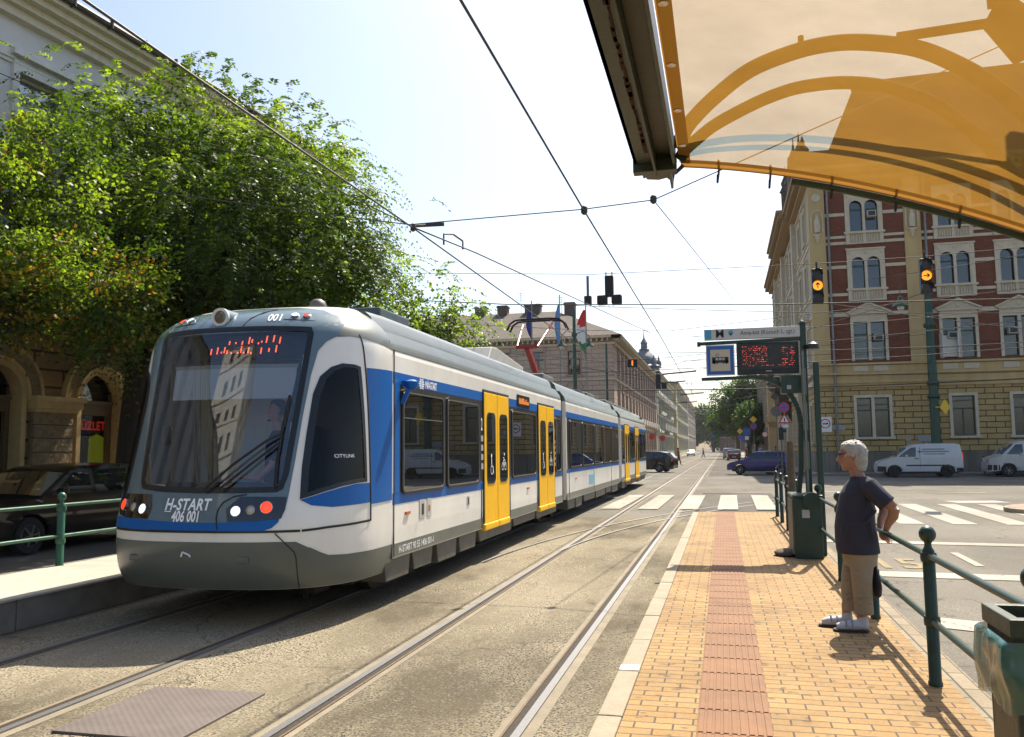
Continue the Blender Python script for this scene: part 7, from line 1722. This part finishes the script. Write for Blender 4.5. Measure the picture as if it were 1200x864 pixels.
for i, (y, z0, z1, xl, xr, lab) in enumerate(((34,6.7,6.6,-14,12,'span wire just beyond the hanging signals'),(40,6.0,6.2,-12,14,'span wire holding the small orange-red signal box'),(52,6.4,7.2,-10.4,12,'span wire from the lamp pole to the thick green pole'),(60,6.9,7.3,-9.5,5.6,'span wire at the corner of the pink block'),(74,7.6,7.4,-9.5,5.6,'first span wire between the pink block and the corner building'),(88,7.4,7.6,-9.5,5.6,'second span wire down the street'),(104,7.6,7.2,-9.5,5.6,'third span wire down the street'),(122,7.7,7.4,-9.5,5.7,'fourth span wire down the street'),(146,7.8,7.4,-9.5,5.7,'fifth span wire down the street'),(175,7.8,7.4,-9.5,5.7,'sixth span wire down the street'))):
    wire(lab, [(xl,y,z0+.6),(-5,y,z0-.25),(-1.9,y,z1-.3),(xr,y,z1+.8)], .011 + i*.0016)
    if y in (52, 60, 74, 88, 104):
        m_ = MB(); x0 = -4.4 if i % 2 else -3.4; m_.bar((x0,y-.1,6.05+i*.04), (x0+2.0,y-.1,6.18+i*.04), .10, .08); m_.bar((x0+1,y-.1,6.1),(x0+1,y-.1,z0-.2),.03); tag(m_.build('wire_bracket', DARK, None), 'dark bracket bar below the %s' % lab.replace('between the pink block and the corner building','at the pink block'), 'bracket', 'brackets under the far span wires')
for i, (a, b, r) in enumerate((((-10,45,4.9),(26,45,5.35),.03),((-9,41,5.4),(30,43,7.3),.016),((-2,47,6.4),(40,47,8.6),.014),((-3,39,6.0),(30,38,6.5),.014),((2,46,7.0),(30,44,9.2),.014),((-6,28,6.6),(30,50,8.7),.012),((3,28,6.2),(28,49,6.4),.013),((-1,33,5.9),(34,33,8.8),.012),((6.2,28,6.35),(-5,61,7.8),.012),((5,30,7.2),(26,42,12.5),.011),((1,49,5.7),(34,48.5,6.0),.018),((0,50,6.3),(34,50.5,6.9),.016))):
    wire('%s wire crossing in front of the right corner building' % ('lowest and thickest','second lowest','steeply rising','nearly level middle','rising upper','long slanting','slanting lower','nearest rising','left-slanting','topmost steep','level cable low before the ground floor','level cable over the ground floor')[i] if i < 10 else ('thick level cable before the ground floor of the right building','level cable before the first floor of the right building')[i-10], [a, b], r, .25)
# ---------------------------------------------------------------- road signs
def sign_post(label, x, y, h, name='road_sign'):
    g = thing(name, label, 'road sign', (x, y, .12)); MB().lathe([(.035,0),(.03,h)], (0,0,0), 8).build('post', mat('zinc_post', (.3,.3,.3), .4, .6), g, smooth=True); return g
SR = mat('sign_red', (.55,.02,.02), .4); SB = mat('sign_blue_r', (.02,.10,.45), .4); SW = mat('sign_face', (.7,.7,.68), .4); SY = mat('sign_yellow', (.75,.50,.02), .4); SGN = mat('sign_back', (.12,.12,.12), .5)
def rdisc(g, z, r, face, ring_=None, name='plate', dy=0):
    m = MB(); m.lathe([(r,-.04+dy),(r,-.05+dy),(.001,-.05+dy)], (0,0,z), 20, 'y'); p = m.build(name, ring_ or face, g)
    if ring_: m = MB(); m.lathe([(r*.8,-.053+dy),(.001,-.054+dy)], (0,0,z), 20, 'y'); m.build('face', face, p)
    return p
g = sign_post('no-stopping sign with a warning triangle below, left of the corner building', 3.66, 54, 4.3)
p = rdisc(g, 3.95, .31, SB, SR); m = MB(); m.bar((-.17,-.057,3.78),(.17,-.057,4.12),.06,.004,up=(0,1,0)).bar((.17,-.057,3.78),(-.17,-.057,4.12),.06,.004,up=(0,1,0)); m.build('cross', SR, p)
m = MB(); m.prism([(-.36,3.0),(.36,3.0),(0,3.6)], -.05, -.04, 'y'); p = m.build('plate', SR, g); m = MB(); m.prism([(-.24,3.07),(.24,3.07),(0,3.46)], -.055, -.05, 'y'); p2 = m.build('face', SW, p); MB().box(-.03,.03,-.058,-.055,3.1,3.32).build('symbol', INK, p2)
MB().box(-.22,.22,-.05,-.04,2.72,2.92).build('plate', SW, g)
g = thing('road_sign', 'round mirror-backed sign left of the no-stopping sign', 'road sign', (3.25,54.6,.12)); m = MB(); m.lathe([(.03,0),(.03,4.1)], (0,0,0), 8); m.build('post', SGN, g); rdisc(g, 3.75, .33, SGN)
g = thing('traffic_signal', 'pedestrian traffic light on a post under the warning triangle', 'traffic light', (3.42,53.8,.12)); MB().lathe([(.05,0),(.045,2.9)], (0,0,0), 8).build('post', SGN, g); MB().box(-.14,.14,-.14,.14,2.0,2.75).box(.14,.30,-.1,.1,2.45,2.65).build('housing', SBK, g, bevel=.02)
g = sign_post('white sign with a red ring and black arrow by the rusticated corner', 6.05, 54.6, 3.2)
m = MB().box(-.36,.36,-.045,-.035,2.45,3.35).build('plate', SW, g, bevel=.01); m = MB()
for k in range(24):
    a0, a1 = 2*math.pi*k/24, 2*math.pi*(k+1)/24; m.add([(q*math.cos(a), -.05, 2.95+q*math.sin(a)) for q, a in ((.29,a0),(.29,a1),(.23,a1),(.23,a0))], [(0,1,2,3)])
m.build('ring', SR, g, fixn=False); MB().box(-.16,.16,-.052,-.048,2.9,2.97).bar((.16,-.05,2.935),(.06,-.05,3.02),.04,.004,up=(0,1,0)).build('arrow', INK, g)
g = sign_post('yellow diamond priority sign over a no-stopping disc far down the right side', 3.4, 99, 5.0)
m = MB(); m.prism([(0,4.3),(.4,4.7),(0,5.1),(-.4,4.7)], -.05, -.04, 'y'); m.build('plate', SY, g); rdisc(g, 3.95, .36, SB, SR)
g = sign_post('smaller yellow diamond sign left of the other diamond sign', 1.95, 101, 3.9); m = MB(); m.prism([(0,3.1),(.35,3.45),(0,3.8),(-.35,3.45)], -.05, -.04, 'y'); m.build('plate', SY, g); rdisc(g, 2.75, .27, SB, SR)
g = sign_post('blue parking board with a small white plate between the diamond signs', 2.65, 100, 3.9); m = MB().box(-.38,.38,-.05,-.04,3.0,3.75).build('plate', SB, g); m = MB().box(-.5,.0,-.052,-.04,2.2,2.9).build('plate', SB, g); MB().box(-.2,.2,-.06,-.052,2.45,2.85).build('plate', SW, g)
g = sign_post('round no-entry sign in front of the green awning', 4.55, 98, 3.4); rdisc(g, 3.0, .33, SW, SR)
g = sign_post('red disc sign among the green palace balconies', -8.6, 128, 3.5); rdisc(g, 3.1, .4, SR); 
g = sign_post('pair-topped red sign by the pink block behind the tram rear', -8.9, 112, 3.5); rdisc(g, 3.1, .38, SR); MB().box(-.9,-.5,-.05,-.04,2.8,3.3).build('plate', SR, g)
g = thing('street_name_sign', 'blue direction board over the far street end', 'road sign', (-1.5,240,0)); MB().lathe([(.08,0),(.07,6)], (3.2,0,0), 8).build('post', SGN, g); MB().box(-1.4,1.6,-.05,.05,4.8,6.2).bar((1.6,0,5.6),(3.2,0,5.6),.1).build('plate', SB, g)
# yellow diamond fixed to the thick pole
g = thing('road_sign', 'yellow diamond sign on the thick green pole above the small van', 'road sign', (12.55,53.9,3.9)); m = MB(); m.prism([(0,-.45),(.28,0),(0,.45),(-.28,0)], -.03, -.01, 'y'); m.box(-.5,0,-.01,.02,-.03,.03); m.build('plate', SY, g)
# bollards on the far pavement
first = None
for i, x in enumerate((7.2, 14.2, 19.0)):
    if first is None:
        m = MB(); m.lathe([(.05,.12),(.05,1.0),(.06,1.02),(.03,1.08)], (0,0,0), 10); first = m.build('bollard', DARK, None, smooth=True, loc=(x,53.1,0)); tag(first, 'dark bollard by the drain pipe of the corner building', 'bollard', 'bollards before the corner building')
    else: c = first.copy(); COL.objects.link(c); c.location.x = x; c['label'] = ('dark bollard between the two white vans', 'dark bollard behind the passenger van')[i-1]
# shop display in the arched window next to the trunk
au, az = 21.1, 2.97
ca, sa = math.cos(LA), math.sin(LA)
def lbp(u, d, z): return (-16.75 + u*ca - (-d)*(-sa)*-1*0 + d*sa, -3.2 + u*sa - d*ca, z)
SHW = thing('shop_sign', 'red lettering across the arched shop window beside the tree trunk', 'sign', lbp(au+.26, -.44, 2.36), LA)
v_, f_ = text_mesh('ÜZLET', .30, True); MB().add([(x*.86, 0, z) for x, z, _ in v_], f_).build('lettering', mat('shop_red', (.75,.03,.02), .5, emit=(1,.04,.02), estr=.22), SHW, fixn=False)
for du, col_, lb, w_ in ((-.44,(.6,.02,.04),'red',.16),(-.14,(.04,.04,.05),'black',.2),(.30,(.55,.65,.03),'bright yellow-green',.26)):
    t = thing('garment', lb + ' clothes hanging in the arched shop window', 'clothes', lbp(au+du+.22, -.58, 1.35), LA)
    m = MB(); vs = []; 
    for j in range(9):
        for k in range(13): uu = -w_+2*w_*k/12; vs.append((uu*(.7+.3*min(1, (8-j)/2)), .025*math.sin(k*2.2+j*.3), .82*j/8 - (abs(uu)*.25 if j == 8 else 0)))
    m.add(vs, [(j*13+k, j*13+k+1, j*13+14+k, j*13+13+k) for j in range(8) for k in range(12)])
    o = m.build('cloth', mat('cloth_shop_' + lb[:3], col_, .8, emit=col_, estr=.10), t, smooth='all', fixn=False)  # cloth given a faint glow of its own; no lamp lights it
    MB().tube([(-w_*.6,0,.78),(0,0,.85),(w_*.6,0,.78)], .008, 5).tube([(0,0,.85),(0,0,.95)], .006, 5).build('hanger', DARK, t)
HZ = MB().box(-320,320,-120,620,-1.5,46).build('haze', None)
hm = bpy.data.materials.new('haze'); nt, N, L = nodes(hm); out = N['Material Output']; N.remove(N['Principled BSDF']); pv = N.new('ShaderNodeVolumePrincipled'); pv.inputs['Color'].default_value = (.93,.95,1,1); pv.inputs['Density'].default_value = .00015; pv.inputs['Anisotropy'].default_value = 0.; L.new(pv.outputs[0], out.inputs['Volume'])
HZ.data.materials.clear(); HZ.data.materials.append(hm); tag(HZ, kind='stuff')
block('tower_block', 'tall white tower block behind the camera, mirrored in the windscreen', (-40,-46,0), 13, 12, 40, mat('white_render', (.55,.53,.48), .85, var=.06), 'NE', 12, 3.2, 1.4, 1.5, WFR_B, None, SLATE, .5, hip=False, ped=None)
